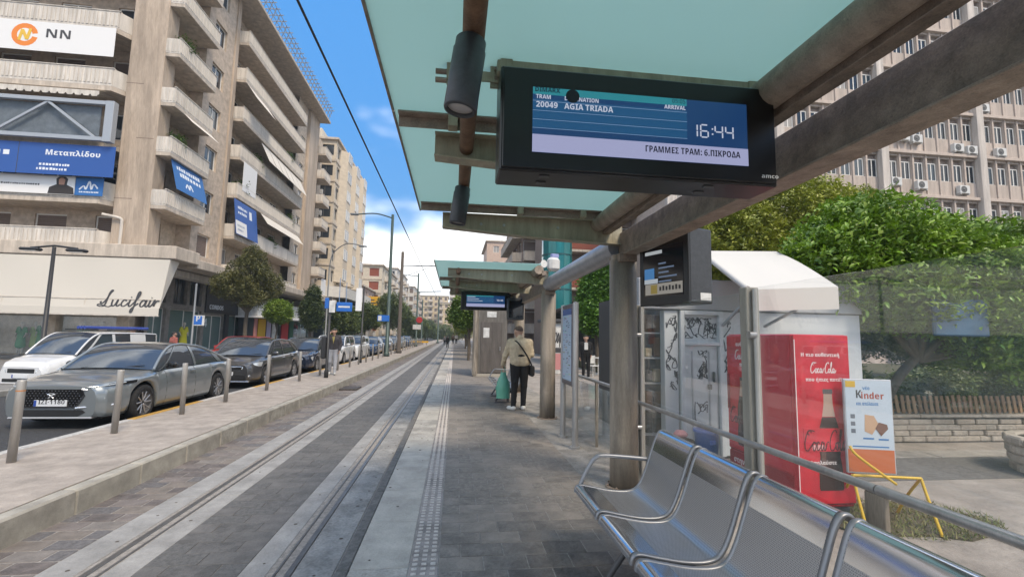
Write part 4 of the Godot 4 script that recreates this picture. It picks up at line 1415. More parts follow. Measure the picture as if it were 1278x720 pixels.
func field_mesh(bones: Array, cell: float, k: float) -> G:
	# a smooth skin round tapered limbs: distances joined by a smooth minimum, meshed as surface nets
	var g := G.new()
	if bones.is_empty(): return g
	var lo := Vector3.INF
	var hi := -Vector3.INF
	for b in bones:
		for q in [[b[0], b[2]], [b[1], b[3]]]:
			lo = lo.min(q[0] - Vector3.ONE * (q[1] + 3 * cell))
			hi = hi.max(q[0] + Vector3.ONE * (q[1] + 3 * cell))
	var nx := int((hi.x - lo.x) / cell) + 2
	var ny := int((hi.y - lo.y) / cell) + 2
	var nz := int((hi.z - lo.z) / cell) + 2
	var f := PackedFloat32Array()
	f.resize(nx * ny * nz)
	f.fill(10.0)
	for b in bones:
		var a: Vector3 = b[0]
		var e: Vector3 = b[1]
		var ra: float = b[2]
		var rb: float = b[3]
		var pad := maxf(ra, rb) + k + 2.5 * cell
		var l := ((a.min(e) - Vector3.ONE * pad - lo) / cell)
		var h := ((a.max(e) + Vector3.ONE * pad - lo) / cell)
		var d := e - a
		var dd := maxf(d.length_squared(), 1e-9)
		for iz in range(maxi(int(l.z), 0), mini(int(h.z) + 1, nz)):
			for iy in range(maxi(int(l.y), 0), mini(int(h.y) + 1, ny)):
				var row := (iz * ny + iy) * nx
				for ix in range(maxi(int(l.x), 0), mini(int(h.x) + 1, nx)):
					var p := lo + Vector3(ix, iy, iz) * cell
					var t := clampf((p - a).dot(d) / dd, 0.0, 1.0)
					var v := (p - a - d * t).length() - lerpf(ra, rb, t)
					var o := f[row + ix]
					var m := maxf(k - absf(o - v), 0.0) / k
					f[row + ix] = minf(o, v) - m * m * k * 0.25
	var id := PackedInt32Array()
	id.resize(nx * ny * nz)
	id.fill(-1)
	var vs := PackedVector3Array()
	var step := [1, nx, nx * ny]
	for iz in nz - 1:
		for iy in ny - 1:
			for ix in nx - 1:
				var at := (iz * ny + iy) * nx + ix
				var c0 := f[at]
				if absf(c0) > cell * 2.2: continue
				var sum := Vector3.ZERO
				var n := 0
				for e in 12:
					var ax := e >> 2
					var o1 := (e & 1)
					var o2 := ((e >> 1) & 1)
					var s1: int = [nx, 1, 1][ax]
					var s2: int = [nx * ny, nx * ny, nx][ax]
					var i := at + o1 * s1 + o2 * s2
					var va := f[i]
					var vb: float = f[i + step[ax]]
					if (va < 0.0) != (vb < 0.0):
						var p := Vector3(ix, iy, iz)
						var t := va / (va - vb)
						match ax:
							0: p += Vector3(t, o1, o2)
							1: p += Vector3(o1, t, o2)
							2: p += Vector3(o1, o2, t)
						sum += p
						n += 1
				if n:
					id[at] = vs.size()
					vs.append(lo + sum / n * cell)
	var quads := []
	for iz in range(1, nz - 1):
		for iy in range(1, ny - 1):
			for ix in range(1, nx - 1):
				var at := (iz * ny + iy) * nx + ix
				var va := f[at]
				if absf(va) > cell * 2.2: continue
				for ax in 3:
					var vb: float = f[at + step[ax]]
					if (va < 0.0) == (vb < 0.0): continue
					var s1: int = step[(ax + 1) % 3]
					var s2: int = step[(ax + 2) % 3]
					var q: Array = [id[at - s1 - s2], id[at - s2], id[at], id[at - s1]]
					if q.min() < 0: continue
					if va > 0.0: q.reverse()
					quads.append(q)
	var ns := PackedVector3Array()
	ns.resize(vs.size())
	for q in quads:
		var nn := (vs[q[2]] - vs[q[0]]).cross(vs[q[3]] - vs[q[1]])
		for i in q: ns[i] += nn
	for q in quads:
		g.trin(vs[q[0]], vs[q[1]], vs[q[2]], ns[q[0]], ns[q[1]], ns[q[2]])
		g.trin(vs[q[0]], vs[q[2]], vs[q[3]], ns[q[0]], ns[q[2]], ns[q[3]])
	return g

func hand_bones(wrist: Vector3, along: Vector3, palm: Vector3, side_s: float, curl := 0.5) -> Array:
	# along: wrist to knuckles, palm: the way the palm faces, side_s: +1 puts the thumb at along x palm
	along = along.normalized()
	palm = (palm - along * palm.dot(along)).normalized()
	var across := along.cross(palm) * side_s
	var out := []
	for k in 4:
		var o := (k - 1.5) * 0.0205
		var kn := wrist + along * (0.088 - absf(k - 1.2) * 0.004) - across * o
		out.append([wrist + along * 0.015 - across * o * 0.5, kn, 0.017, 0.0105, 0])
		var l: float = [0.04, 0.044, 0.041, 0.032][k]
		var d := along
		var p := kn
		for j in 3:
			d = d.rotated(along.cross(palm).normalized(), curl * [0.5, 0.8, 0.6][j])
			var q: Vector3 = p + d * l * [1.0, 0.65, 0.55][j]
			out.append([p, q, 0.0098 - 0.0008 * j, 0.0092 - 0.0008 * j, 0])
			p = q
	var th := wrist + along * 0.03 + across * 0.025
	var t2 := th + (along * 0.6 + across * 0.75 + palm * 0.25).normalized() * 0.035
	var t3 := t2 + (along * 0.95 + across * 0.15 + palm * 0.3).normalized() * 0.03
	out.append([wrist + along * 0.02 + across * 0.012, th, 0.016, 0.014, 0])
	out.append([th, t2, 0.0125, 0.011, 0])
	out.append([t2, t3, 0.0108, 0.009, 0])
	return out

# A standing or walking figure, facing +z, left side at +x. p overrides joints (metres, feet at y = 0).
func person(called: String, label: String, at: Vector3, turn: float, p: Dictionary, look: Dictionary, fine := 1.0, group := "") -> Node3D:
	var t := thing(called, label, "person", at, turn, group)
	var sc: float = look.get("tall", 1.78) / 1.78
	var J := {
		"hipl": Vector3(0.09, 0.93, 0), "kneel": Vector3(0.1, 0.5, 0.02), "anklel": Vector3(0.105, 0.085, -0.01), "toel": Vector3(0.125, 0.035, 0.16),
		"hipr": Vector3(-0.09, 0.93, 0), "kneer": Vector3(-0.1, 0.5, 0.02), "ankler": Vector3(-0.105, 0.085, -0.01), "toer": Vector3(-0.125, 0.035, 0.16),
		"waist": Vector3(0, 1.1, 0), "chest": Vector3(0, 1.32, 0), "neck": Vector3(0, 1.46, -0.01), "head": Vector3(0, 1.655, 0.015),
		"shl": Vector3(0.185, 1.42, -0.01), "ell": Vector3(0.25, 1.14, -0.03), "wrl": Vector3(0.25, 0.9, 0.06),
		"shr": Vector3(-0.185, 1.42, -0.01), "elr": Vector3(-0.25, 1.14, -0.03), "wrr": Vector3(-0.25, 0.9, 0.06),
		"look": Vector3(0, 0, 1), "handl": Vector3(0, -1, 0.1), "handr": Vector3(0, -1, 0.1), "palml": Vector3(-1, 0, 0), "palmr": Vector3(1, 0, 0), "curl": 0.45}
	J.merge(p, true)
	var wide: float = look.get("wide", 1.0)
	var body := []   # [a, b, ra, rb, kind] kind 1 coat, 2 trousers, 3 shoes, 0 skin
	for s in ["l", "r"]:
		var x := 1.0 if s == "l" else -1.0
		body.append([J["hip" + s], J["knee" + s], 0.092 * wide, 0.06, 2])
		body.append([J["knee" + s], J["ankle" + s], 0.058, 0.042, 2])
		body.append([J["ankle" + s] + Vector3(0, -0.035, -0.02), J["toe" + s], 0.046, 0.033, 3])
		body.append([Vector3(0.07 * x, 0, 0) * wide + Vector3(0, 0.95, 0), J.waist + Vector3(0.065 * x, 0.02, 0) * wide, 0.105 * wide, 0.108 * wide, 2])
		body.append([J.waist + Vector3(0.065 * x, -0.08, 0) * wide, J.chest + Vector3(0.085 * x, 0, 0) * wide, 0.11 * wide, 0.112 * wide, 1])
		body.append([J.chest + Vector3(0.07 * x, 0.0, 0), J["sh" + s] + Vector3(-0.06 * x, 0, 0), 0.11 * wide, 0.062, 1])
		body.append([J.neck + Vector3(0.03 * x, -0.03, 0), J["sh" + s], 0.055, 0.06 * wide, 1])
		body.append([J["sh" + s], J["el" + s], 0.056 * wide, 0.045, 1])
		body.append([J["el" + s], J["wr" + s], 0.043, 0.03, 1])
		body.append([J["wr" + s] - J["hand" + s].normalized() * 0.03, J["wr" + s] + J["hand" + s].normalized() * 0.03, 0.026, 0.022, 0])
	var hd: Vector3 = J.head
	var lk: Vector3 = J.look.normalized()
	var hx := Vector3.UP.cross(lk).normalized()
	var hy := lk.cross(hx).normalized()
	var H := func(x: float, y: float, z: float) -> Vector3: return hd + hx * x + hy * y + lk * z
	body.append([J.neck + Vector3(0, -0.04, 0), H.call(0, -0.06, -0.02), 0.058, 0.055, 0])
	body.append([H.call(0, 0.01, -0.02), H.call(0, 0.0, 0.01), 0.09, 0.085, 0])
	var scale_ := Basis.from_scale(Vector3.ONE * sc)
	var tr := Transform3D(scale_, Vector3.ZERO)
	var skin := mt("skin_%s" % look.get("skin", "a"), look.get("skin_c", lin(0.42, 0.26, 0.19)), 0.55)
	var cell := 0.016 * fine
	var b := field_mesh(body, cell, 0.035)
	# head and hands on grids of their own, sunk into the same surface
	var head := [[H.call(0, 0.012, -0.022), H.call(0, 0.0, 0.012), 0.092, 0.086, 0], [H.call(0, -0.06, 0.03), H.call(0, -0.082, 0.052), 0.058, 0.04, 0], [H.call(0, 0.005, 0.088), H.call(0, -0.028, 0.106), 0.009, 0.014, 0], [H.call(0, -0.06, -0.02), J.neck, 0.055, 0.054, 0], [H.call(-0.018, -0.063, 0.086), H.call(0.018, -0.063, 0.086), 0.0085, 0.0085, 0], [H.call(-0.04, 0.022, 0.075), H.call(0.04, 0.022, 0.075), 0.013, 0.013, 0]]
	for s in [-1.0, 1.0]:
		head.append([H.call(0.088 * s, 0.015, -0.012), H.call(0.09 * s, -0.03, -0.004), 0.016, 0.011, 0])
		head.append([H.call(0.035 * s, -0.03, 0.055), H.call(0.04 * s, -0.04, 0.05), 0.035, 0.03, 0])
	for part in [field_mesh(head, 0.006 * fine, 0.014), field_mesh(hand_bones(J.wrl, J.handl, J.palml, 1.0, J.curl), 0.0048 * fine, 0.008), field_mesh(hand_bones(J.wrr, J.handr, J.palmr, -1.0, J.curl), 0.0048 * fine, 0.008)]:
		b.v.append_array(part.v)
		b.n.append_array(part.n)
	put("body", b, skin, t, tr)
	var eyes := G.new()
	for s in [-1.0, 1.0]:
		var line := [H.call(0.025 * s, -0.002, 0.0865), H.call(0.044 * s, -0.002, 0.081)]
		eyes.tube(line, 0.0085, 8)
	put("eyes", eyes, mt("eyes", lin(0.03, 0.025, 0.02), 0.2), t, tr)
	for c in [["jacket", 1, 0.016, look.coat], ["trousers", 2, 0.012, look.legs], ["shoes", 3, 0.008, look.get("shoes", mt("shoe_white", lin(0.6, 0.6, 0.58), 0.6))]]:
		var bb := []
		for q in body:
			if q[4] == c[1]: bb.append([q[0], q[1], q[2] + c[2], q[3] + c[2], 0])
		if c[1] == 1: bb.append([J.neck + Vector3(0, -0.02, -0.01), J.neck + Vector3(0, 0.035, -0.012), 0.066, 0.064, 0])
		# creases: low ridges round the waist, elbows and knees
		var r := RandomNumberGenerator.new()
		r.seed = label.hash() + c[1]
		if c[1] < 3 and fine < 1.3:
			for q in body:
				if q[4] != c[1]: continue
				for k in 4:
					var u := r.randf()
					var ctr: Vector3 = q[0].lerp(q[1], u)
					var rad: float = lerpf(q[2], q[3], u) + c[2] - 0.003
					var ax: Vector3 = (q[1] - q[0]).normalized()
					var a1 := ax.cross(Vector3(r.randfn(), r.randfn(), r.randfn())).normalized()
					var a2 := a1.rotated(ax, r.randf_range(0.5, 1.1))
					bb.append([ctr + a1 * rad, ctr + a2 * rad + ax * r.randf_range(-0.05, 0.05), 0.011, 0.007, 0])
		put(c[0], field_mesh(bb, cell if fine > 1.0 or c[1] == 3 else 0.012, 0.022), c[3], t, tr)
	var hair := [[H.call(0, 0.03, -0.035), H.call(0, 0.045, 0.012), 0.09, 0.078, 0]]
	if look.get("hair_long", 0.0) > 0.0: hair.append([H.call(0, 0.0, -0.06), H.call(0, -0.1 - look.hair_long, -0.06), 0.075, 0.06, 0])
	if not look.get("bald", false): put("hair", field_mesh(hair, 0.01 * fine, 0.03), look.get("hair", mt("dark_hair", lin(0.02, 0.016, 0.013), 0.7)), t, tr)
	return t

func walk(step_: float) -> Dictionary:
	return {"kneel": Vector3(0.1, 0.5, 0.12 * step_), "anklel": Vector3(0.1, 0.09, 0.24 * step_), "toel": Vector3(0.115, 0.06, 0.4 * step_), "kneer": Vector3(-0.1, 0.5, 0.02), "ankler": Vector3(-0.1, 0.13, -0.26 * step_), "toer": Vector3(-0.11, 0.04, -0.12 * step_),
		"ell": Vector3(0.24, 1.14, -0.1), "wrl": Vector3(0.24, 0.92, -0.04), "elr": Vector3(-0.24, 1.14, 0.04), "wrr": Vector3(-0.24, 0.92, 0.16)}

func people():
	var tan_ := mt("tan_jacket", lin(0.60, 0.50, 0.35), 0.85, 0, "blotch", 2.0, 0.7)
	var black := mt("black_cloth", lin(0.010, 0.010, 0.011), 0.9)
	# seen from behind, bent a little over what he holds at his left side
	var m := person("person", "man in tan jacket and black trousers, back turned, beside the far shelter post", Vector3(1.43, 0, -10.1), 184, {
		"head": Vector3(0.02, 1.63, 0.1), "neck": Vector3(0.0, 1.47, 0.03), "look": Vector3(0.35, -0.35, 1), "waist": Vector3(0, 1.1, -0.02), "chest": Vector3(0, 1.33, 0.0),
		"shl": Vector3(0.2, 1.4, 0.02), "ell": Vector3(0.30, 1.13, 0.06), "wrl": Vector3(0.33, 0.93, 0.2), "handl": Vector3(-0.1, -0.6, 1), "palml": Vector3(-1, -0.2, 0), "curl": 0.75,
		"shr": Vector3(-0.2, 1.4, 0.02), "elr": Vector3(-0.25, 1.15, 0.0), "wrr": Vector3(-0.13, 1.04, 0.2), "handr": Vector3(0.6, 0, 1), "palmr": Vector3(0.5, 0.5, -0.4),
		"hipl": Vector3(0.095, 0.93, 0), "anklel": Vector3(0.13, 0.085, -0.02), "ankler": Vector3(-0.09, 0.085, 0.03), "toel": Vector3(0.2, 0.035, 0.13), "toer": Vector3(-0.1, 0.035, 0.2)},
		{"tall": 1.83, "wide": 1.14, "coat": tan_, "legs": black, "hair": mt("grey_brown_hair", lin(0.09, 0.065, 0.05), 0.8)})
	var st := G.new()
	st.tube(smooth_line([Vector3(0.17, 1.48, -0.02), Vector3(0.08, 1.44, -0.125), Vector3(-0.1, 1.2, -0.16), Vector3(-0.22, 1.0, -0.12), Vector3(-0.255, 0.93, -0.04)], 6), 0.017, 8)
	put("bag_strap", st, black, m)
	put("shoulder_bag", one_box(Vector3(-0.31, 0.72, -0.13), Vector3(-0.21, 0.95, 0.11), 0.03), black, m)
	var bg := thing("shopping_bag", "green plastic shopping bag held by the man in the tan jacket", "bag", Vector3(1.1, 0.22, -10.34))
	var rows := []
	for j in 9:
		var v := j / 8.0
		var row := []
		for k in 16:
			var a := TAU * k / 16
			var w := lerpf(0.13, 0.05, smoothstep(0.45, 1.0, v)) * (1.0 + 0.10 * sin(5 * a + 1.7 * j) + 0.05 * sin(9 * a - 2.3 * j))
			row.append(Vector3(cos(a) * w * 1.15, v * 0.56, sin(a) * w * 0.75))
		rows.append(row)
	var b := G.new()
	b.sheet(rows, true)
	put("sack", b, mt("green_plastic", lin(0.10, 0.33, 0.24), 0.35), bg)
	var hd := G.new()
	hd.tube(smooth_line([Vector3(-0.04, 0.54, 0), Vector3(-0.03, 0.64, 0), Vector3(0.0, 0.69, 0), Vector3(0.03, 0.64, 0), Vector3(0.04, 0.54, 0)], 4), 0.008, 6)
	put("handle", hd, mats.green_plastic, bg)
	# the man on the phone
	var w := walk(0.55)
	w.merge({"elr": Vector3(-0.31, 1.22, 0.16), "wrr": Vector3(-0.16, 1.52, 0.19), "handr": Vector3(0.35, 1, -0.25), "palmr": Vector3(0.8, 0, -0.4), "ell": Vector3(0.27, 1.15, -0.02), "wrl": Vector3(0.23, 0.95, 0.12), "look": Vector3(-0.05, -0.1, 1), "curl": 0.7}, true)
	var ph := person("person", "man in dark jacket and pale trousers walking past the cars, phone at his ear", Vector3(-4.75, MEDIAN_Y, -19.3), 8, w, {"tall": 1.84, "wide": 1.1, "coat": mt("charcoal_jacket", lin(0.055, 0.05, 0.055), 0.85, 0, "blotch", 1.5, 0.6), "legs": mt("pale_trousers", lin(0.33, 0.34, 0.37), 0.85), "shoes": mt("shoe_pale", lin(0.5, 0.5, 0.48), 0.6), "skin": "b", "skin_c": lin(0.40, 0.24, 0.17)})
	var shirt := G.new()
	shirt.outline(PackedVector2Array([Vector2(-0.05, 1.5), Vector2(0.05, 1.5), Vector2(0.0, 1.22)]), 0.135, 0.14)
	put("shirt_front", shirt, mt("yellow_shirt", lin(0.36, 0.3, 0.1), 0.85), ph)
	var tel := thing("phone", "dark phone held at the ear of the man walking past the cars", "phone", Vector3(-4.86, 1.6, -19.17), 20)
	put("case", one_box(Vector3(-0.035, -0.07, -0.005), Vector3(0.035, 0.07, 0.005), 0.003), black, tel)
	# two heads between the saloon and the shop window
	person("person", "dark haired person in dark clothes standing at the rear of the white van", Vector3(-12.9, -0.06, -20.6), -25, {}, {"tall": 1.72, "coat": black, "legs": black}, 1.6)
	person("person", "person in red brown top behind the roof of the silver saloon", Vector3(-12.4, -0.06, -22.5), 150, {}, {"tall": 1.55, "coat": mt("red_top", lin(0.3, 0.09, 0.07), 0.85), "legs": black}, 1.6)
	# walkers far down the track and the square behind the railing
	var far := [[-0.95, -68.0, RAIL_Y, 180.0, "figure in black walking away down the track, largest of the distant walkers", black, 0.5], [-0.2, -76.0, 0.0, 190.0, "distant walker in dark coat on the platform edge beyond the far shelter", mt("brown_coat", lin(0.06, 0.045, 0.035), 0.9), 0.5], [-1.7, -84.0, RAIL_Y, 0.0, "distant person coming along the left rail", mt("coat_grey", lin(0.1, 0.1, 0.11), 0.9), -0.5], [0.35, -80.0, 0.0, 175.0, "distant person in pale top close to the platform trees", mt("pale_top", lin(0.4, 0.38, 0.36), 0.9), 0.4]]
	for f in far: person("person", f[4], Vector3(f[0], f[2], f[1]), f[3], walk(f[6]), {"tall": 1.76, "coat": f[5], "legs": black, "wide": 1.1}, 2.0)
	person("person", "person in black jacket over white top behind the railing near the map stand", Vector3(5.15, -0.04, -17.9), -12, {"wrl": Vector3(0.2, 1.0, 0.14)}, {"tall": 1.72, "coat": black, "legs": black}, 1.4)
	var bib := G.new()
	bib.cbox(Vector3(0, 1.28, 0.142), Vector3(0.14, 0.28, 0.02), 0.008)
	put("white_top", bib, mats.white_paint, get_child(get_child_count() - 1))

func mannequin(at: Vector3, label: String, dress: Material, turn := 0.0):
	var t := thing("mannequin", label, "mannequin", at, turn, "shop window mannequins")
	var b := G.new()
	b.lathe([Vector2(0.0, 0.0), Vector2(0.2, 0.0), Vector2(0.2, 0.02), Vector2(0.02, 0.03), Vector2(0.02, 0.4)], 14, true)
	put("stand", b, mats.bright_steel, t)
	var bones := [[Vector3(0, 1.62, 0), Vector3(0, 1.66, 0), 0.085, 0.08, 0], [Vector3(0, 1.4, 0), Vector3(0, 1.55, 0), 0.045, 0.045, 0]]
	for s in [-1.0, 1.0]:
		bones.append([Vector3(0.09 * s, 0.9, 0), Vector3(0.1 * s, 0.1, 0), 0.07, 0.035, 0])
		bones.append([Vector3(0.17 * s, 1.4, 0), Vector3(0.24 * s, 1.12, 0.0), 0.045, 0.035, 0])
		bones.append([Vector3(0.24 * s, 1.12, 0), Vector3(0.2 * s, 0.9, 0.12), 0.033, 0.024, 0])
		bones.append([Vector3(0.05 * s, 0.95, 0), Vector3(0.15 * s, 1.38, 0), 0.1, 0.06, 0])
	put("figure", field_mesh(bones, 0.03, 0.04), mt("mannequin", lin(0.5, 0.45, 0.4), 0.4), t)
	var d := []
	for s in [-1.0, 1.0]:
		d.append([Vector3(0.06 * s, 0.5, 0), Vector3(0.06 * s, 1.05, 0), 0.16, 0.105, 0])
		d.append([Vector3(0.06 * s, 1.05, 0), Vector3(0.13 * s, 1.38, 0), 0.11, 0.075, 0])
		d.append([Vector3(0.17 * s, 1.4, 0), Vector3(0.23 * s, 1.18, 0.0), 0.06, 0.055, 0])
	put("dress", field_mesh(d, 0.03, 0.05), dress, t)

func leaf_cluster(kind: String) -> ArrayMesh:
	if shared.has("leaf" + kind): return shared["leaf" + kind]
	var g := G.new()
	var r := RandomNumberGenerator.new()
	r.seed = kind.hash()
	var n := 8
	var l := 0.13
	var w := 0.045
	if kind == "small":
		n = 14; l = 0.10; w = 0.05
	elif kind == "mid":
		n = 10; l = 0.12; w = 0.055
	for i in n:
		var a := TAU * i * 0.382 * 1.0 + r.randf() * 0.5
		var up := r.randf_range(-0.45, 0.9)
		var d := Vector3(cos(a), up, sin(a)).normalized()
		var o := Vector3(r.randf_range(-0.06, 0.06), r.randf_range(-0.06, 0.1), r.randf_range(-0.06, 0.06)) + d * 0.02
		if kind != "broad": o *= 1.5
		var sd := d.cross(Vector3.UP).normalized()
		var nn := sd.cross(d).normalized()
		var roll := r.randf_range(-0.6, 0.6)
		sd = sd.rotated(d, roll); nn = nn.rotated(d, roll)
		var ll := l * r.randf_range(0.75, 1.2)
		if kind == "broad":
			# a folded blade, drooping at the tip
			var spine := [o, o + d * ll * 0.35 + nn * 0.004, o + d * ll * 0.7 - nn * 0.004, o + d * ll - nn * 0.022]
			var half := [0.002, w * 0.5, w * 0.42, 0.001]
			for k in 3:
				for s in [-1.0, 1.0]:
					var a0: Vector3 = spine[k]
					var a1: Vector3 = spine[k + 1]
					var b0: Vector3 = a0 + sd * half[k] * s + nn * half[k] * 0.3
					var b1: Vector3 = a1 + sd * half[k + 1] * s + nn * half[k + 1] * 0.3
					if s > 0: g.quad(a0, b0, b1, a1)
					else: g.quad(a0, a1, b1, b0)
		else:
			var m := o + d * ll * 0.5
			var e := o + d * ll - nn * 0.01
			g.tri(o, m + sd * w * 0.5 + nn * 0.006, e)
			g.tri(o, e, m - sd * w * 0.5 + nn * 0.006)
	shared["leaf" + kind] = g.mesh()
	return shared["leaf" + kind]

func leaf_mat(key: String) -> StandardMaterial3D:
	if mats.has(key): return mats[key]
	var m := mt(key, Color.WHITE, 0.45)
	m.vertex_color_use_as_albedo = true
	m.backlight_enabled = true
	m.backlight = Color(0.55, 0.6, 0.35)
	return m

func crown(called: String, parent: Node, blobs: Array, count: int, kind: String, a: Color, b: Color, size: float, seed_: int, gaps := 0.85) -> MultiMeshInstance3D:
	var r := RandomNumberGenerator.new()
	r.seed = seed_
	var mm := MultiMesh.new()
	mm.transform_format = MultiMesh.TRANSFORM_3D
	mm.use_colors = true
	mm.mesh = leaf_cluster(kind)
	mm.instance_count = count
	var vol := 0.0
	for q in blobs: vol += pow(q[1].x * q[1].y * q[1].z, 0.66)
	var tone := FastNoiseLite.new()
	tone.seed = seed_
	tone.frequency = 1.1
	var i := 0
	while i < count:
		var pick := r.randf() * vol
		var q = blobs[0]
		for k in blobs:
			pick -= pow(k[1].x * k[1].y * k[1].z, 0.66)
			if pick <= 0.0:
				q = k
				break
		var d := Vector3(r.randfn(), r.randfn(), r.randfn()).normalized()
		var rad := pow(r.randf(), 0.28) * (1.0 + 0.16 * tone.get_noise_3dv((q[0] + d) * 2.2))
		var p: Vector3 = q[0] + d * q[1] * rad
		if tone.get_noise_3dv(p * 1.6) < -0.15 and r.randf() < gaps: continue   # gaps between the boughs
		var bs := Basis.from_euler(Vector3(r.randf_range(-0.7, 0.7), r.randf() * TAU, r.randf_range(-0.7, 0.7))) * size * r.randf_range(0.75, 1.3)
		mm.set_instance_transform(i, Transform3D(bs, p))
		var mixv := clampf(r.randf() * 0.6 + 0.4 * (0.5 + tone.get_noise_3dv(p * 0.9)), 0, 1)
		mm.set_instance_color(i, a.lerp(b, mixv))
		i += 1
	var o := MultiMeshInstance3D.new()
	o.name = called
	o.multimesh = mm
	o.material_override = leaf_mat("foliage")
	o.set_meta("kind", "stuff")
	parent.add_child(o, true)
	return o

func tree(called: String, label: String, at: Vector3, blobs: Array, count: int, kind: String, a: Color, b: Color, size: float, trunk_r: float, group := "", bark := lin(0.13, 0.105, 0.08)) -> Node3D:
	var t := thing(called, label, "tree", at, 0, group)
	var sd := absi((label + str(at)).hash()) % 9999
	var r := RandomNumberGenerator.new()
	r.seed = sd
	var mid := Vector3.ZERO
	for q in blobs: mid += q[0] / blobs.size()
	var bm := mt("tree_bark", bark, 0.9, 0, "streak", 1.2, 0.6)
	var g := G.new()
	var fork := Vector3(mid.x * 0.6, mid.y * 0.62, mid.z * 0.6)
	g.tube(smooth_line([Vector3(0, -0.1, 0), Vector3(0.02, fork.y * 0.3, 0.02), Vector3(fork.x * 0.5 - 0.03, fork.y * 0.7, fork.z * 0.5), fork], 5), [1.35, 1.1, 1.05, 1.02, 1.0, 0.98, 0.96, 0.94, 0.92, 0.9, 0.88, 0.86, 0.84, 0.82, 0.8, 0.78].map(func(k): return k * trunk_r), 12)
	put("trunk", g, bm, t)
	for q in blobs:
		for k in 2:
			var l := G.new()
			var e: Vector3 = q[0] + Vector3(r.randf_range(-0.5, 0.5), r.randf_range(-0.2, 0.6), r.randf_range(-0.5, 0.5)) * q[1]
			l.tube(smooth_line([fork - Vector3(0, 0.1, 0), fork.lerp(e, 0.5) + Vector3(0, 0.12 * q[1].y, 0), e], 4), [0.6, 0.56, 0.52, 0.46, 0.42, 0.36, 0.3, 0.22, 0.1].map(func(c): return c * trunk_r), 7)
			put("branch", l, bm, t)
	crown("crown", t, blobs, count, kind, a, b, size, sd, 0.5 if kind == "broad" else 0.85)
	return t

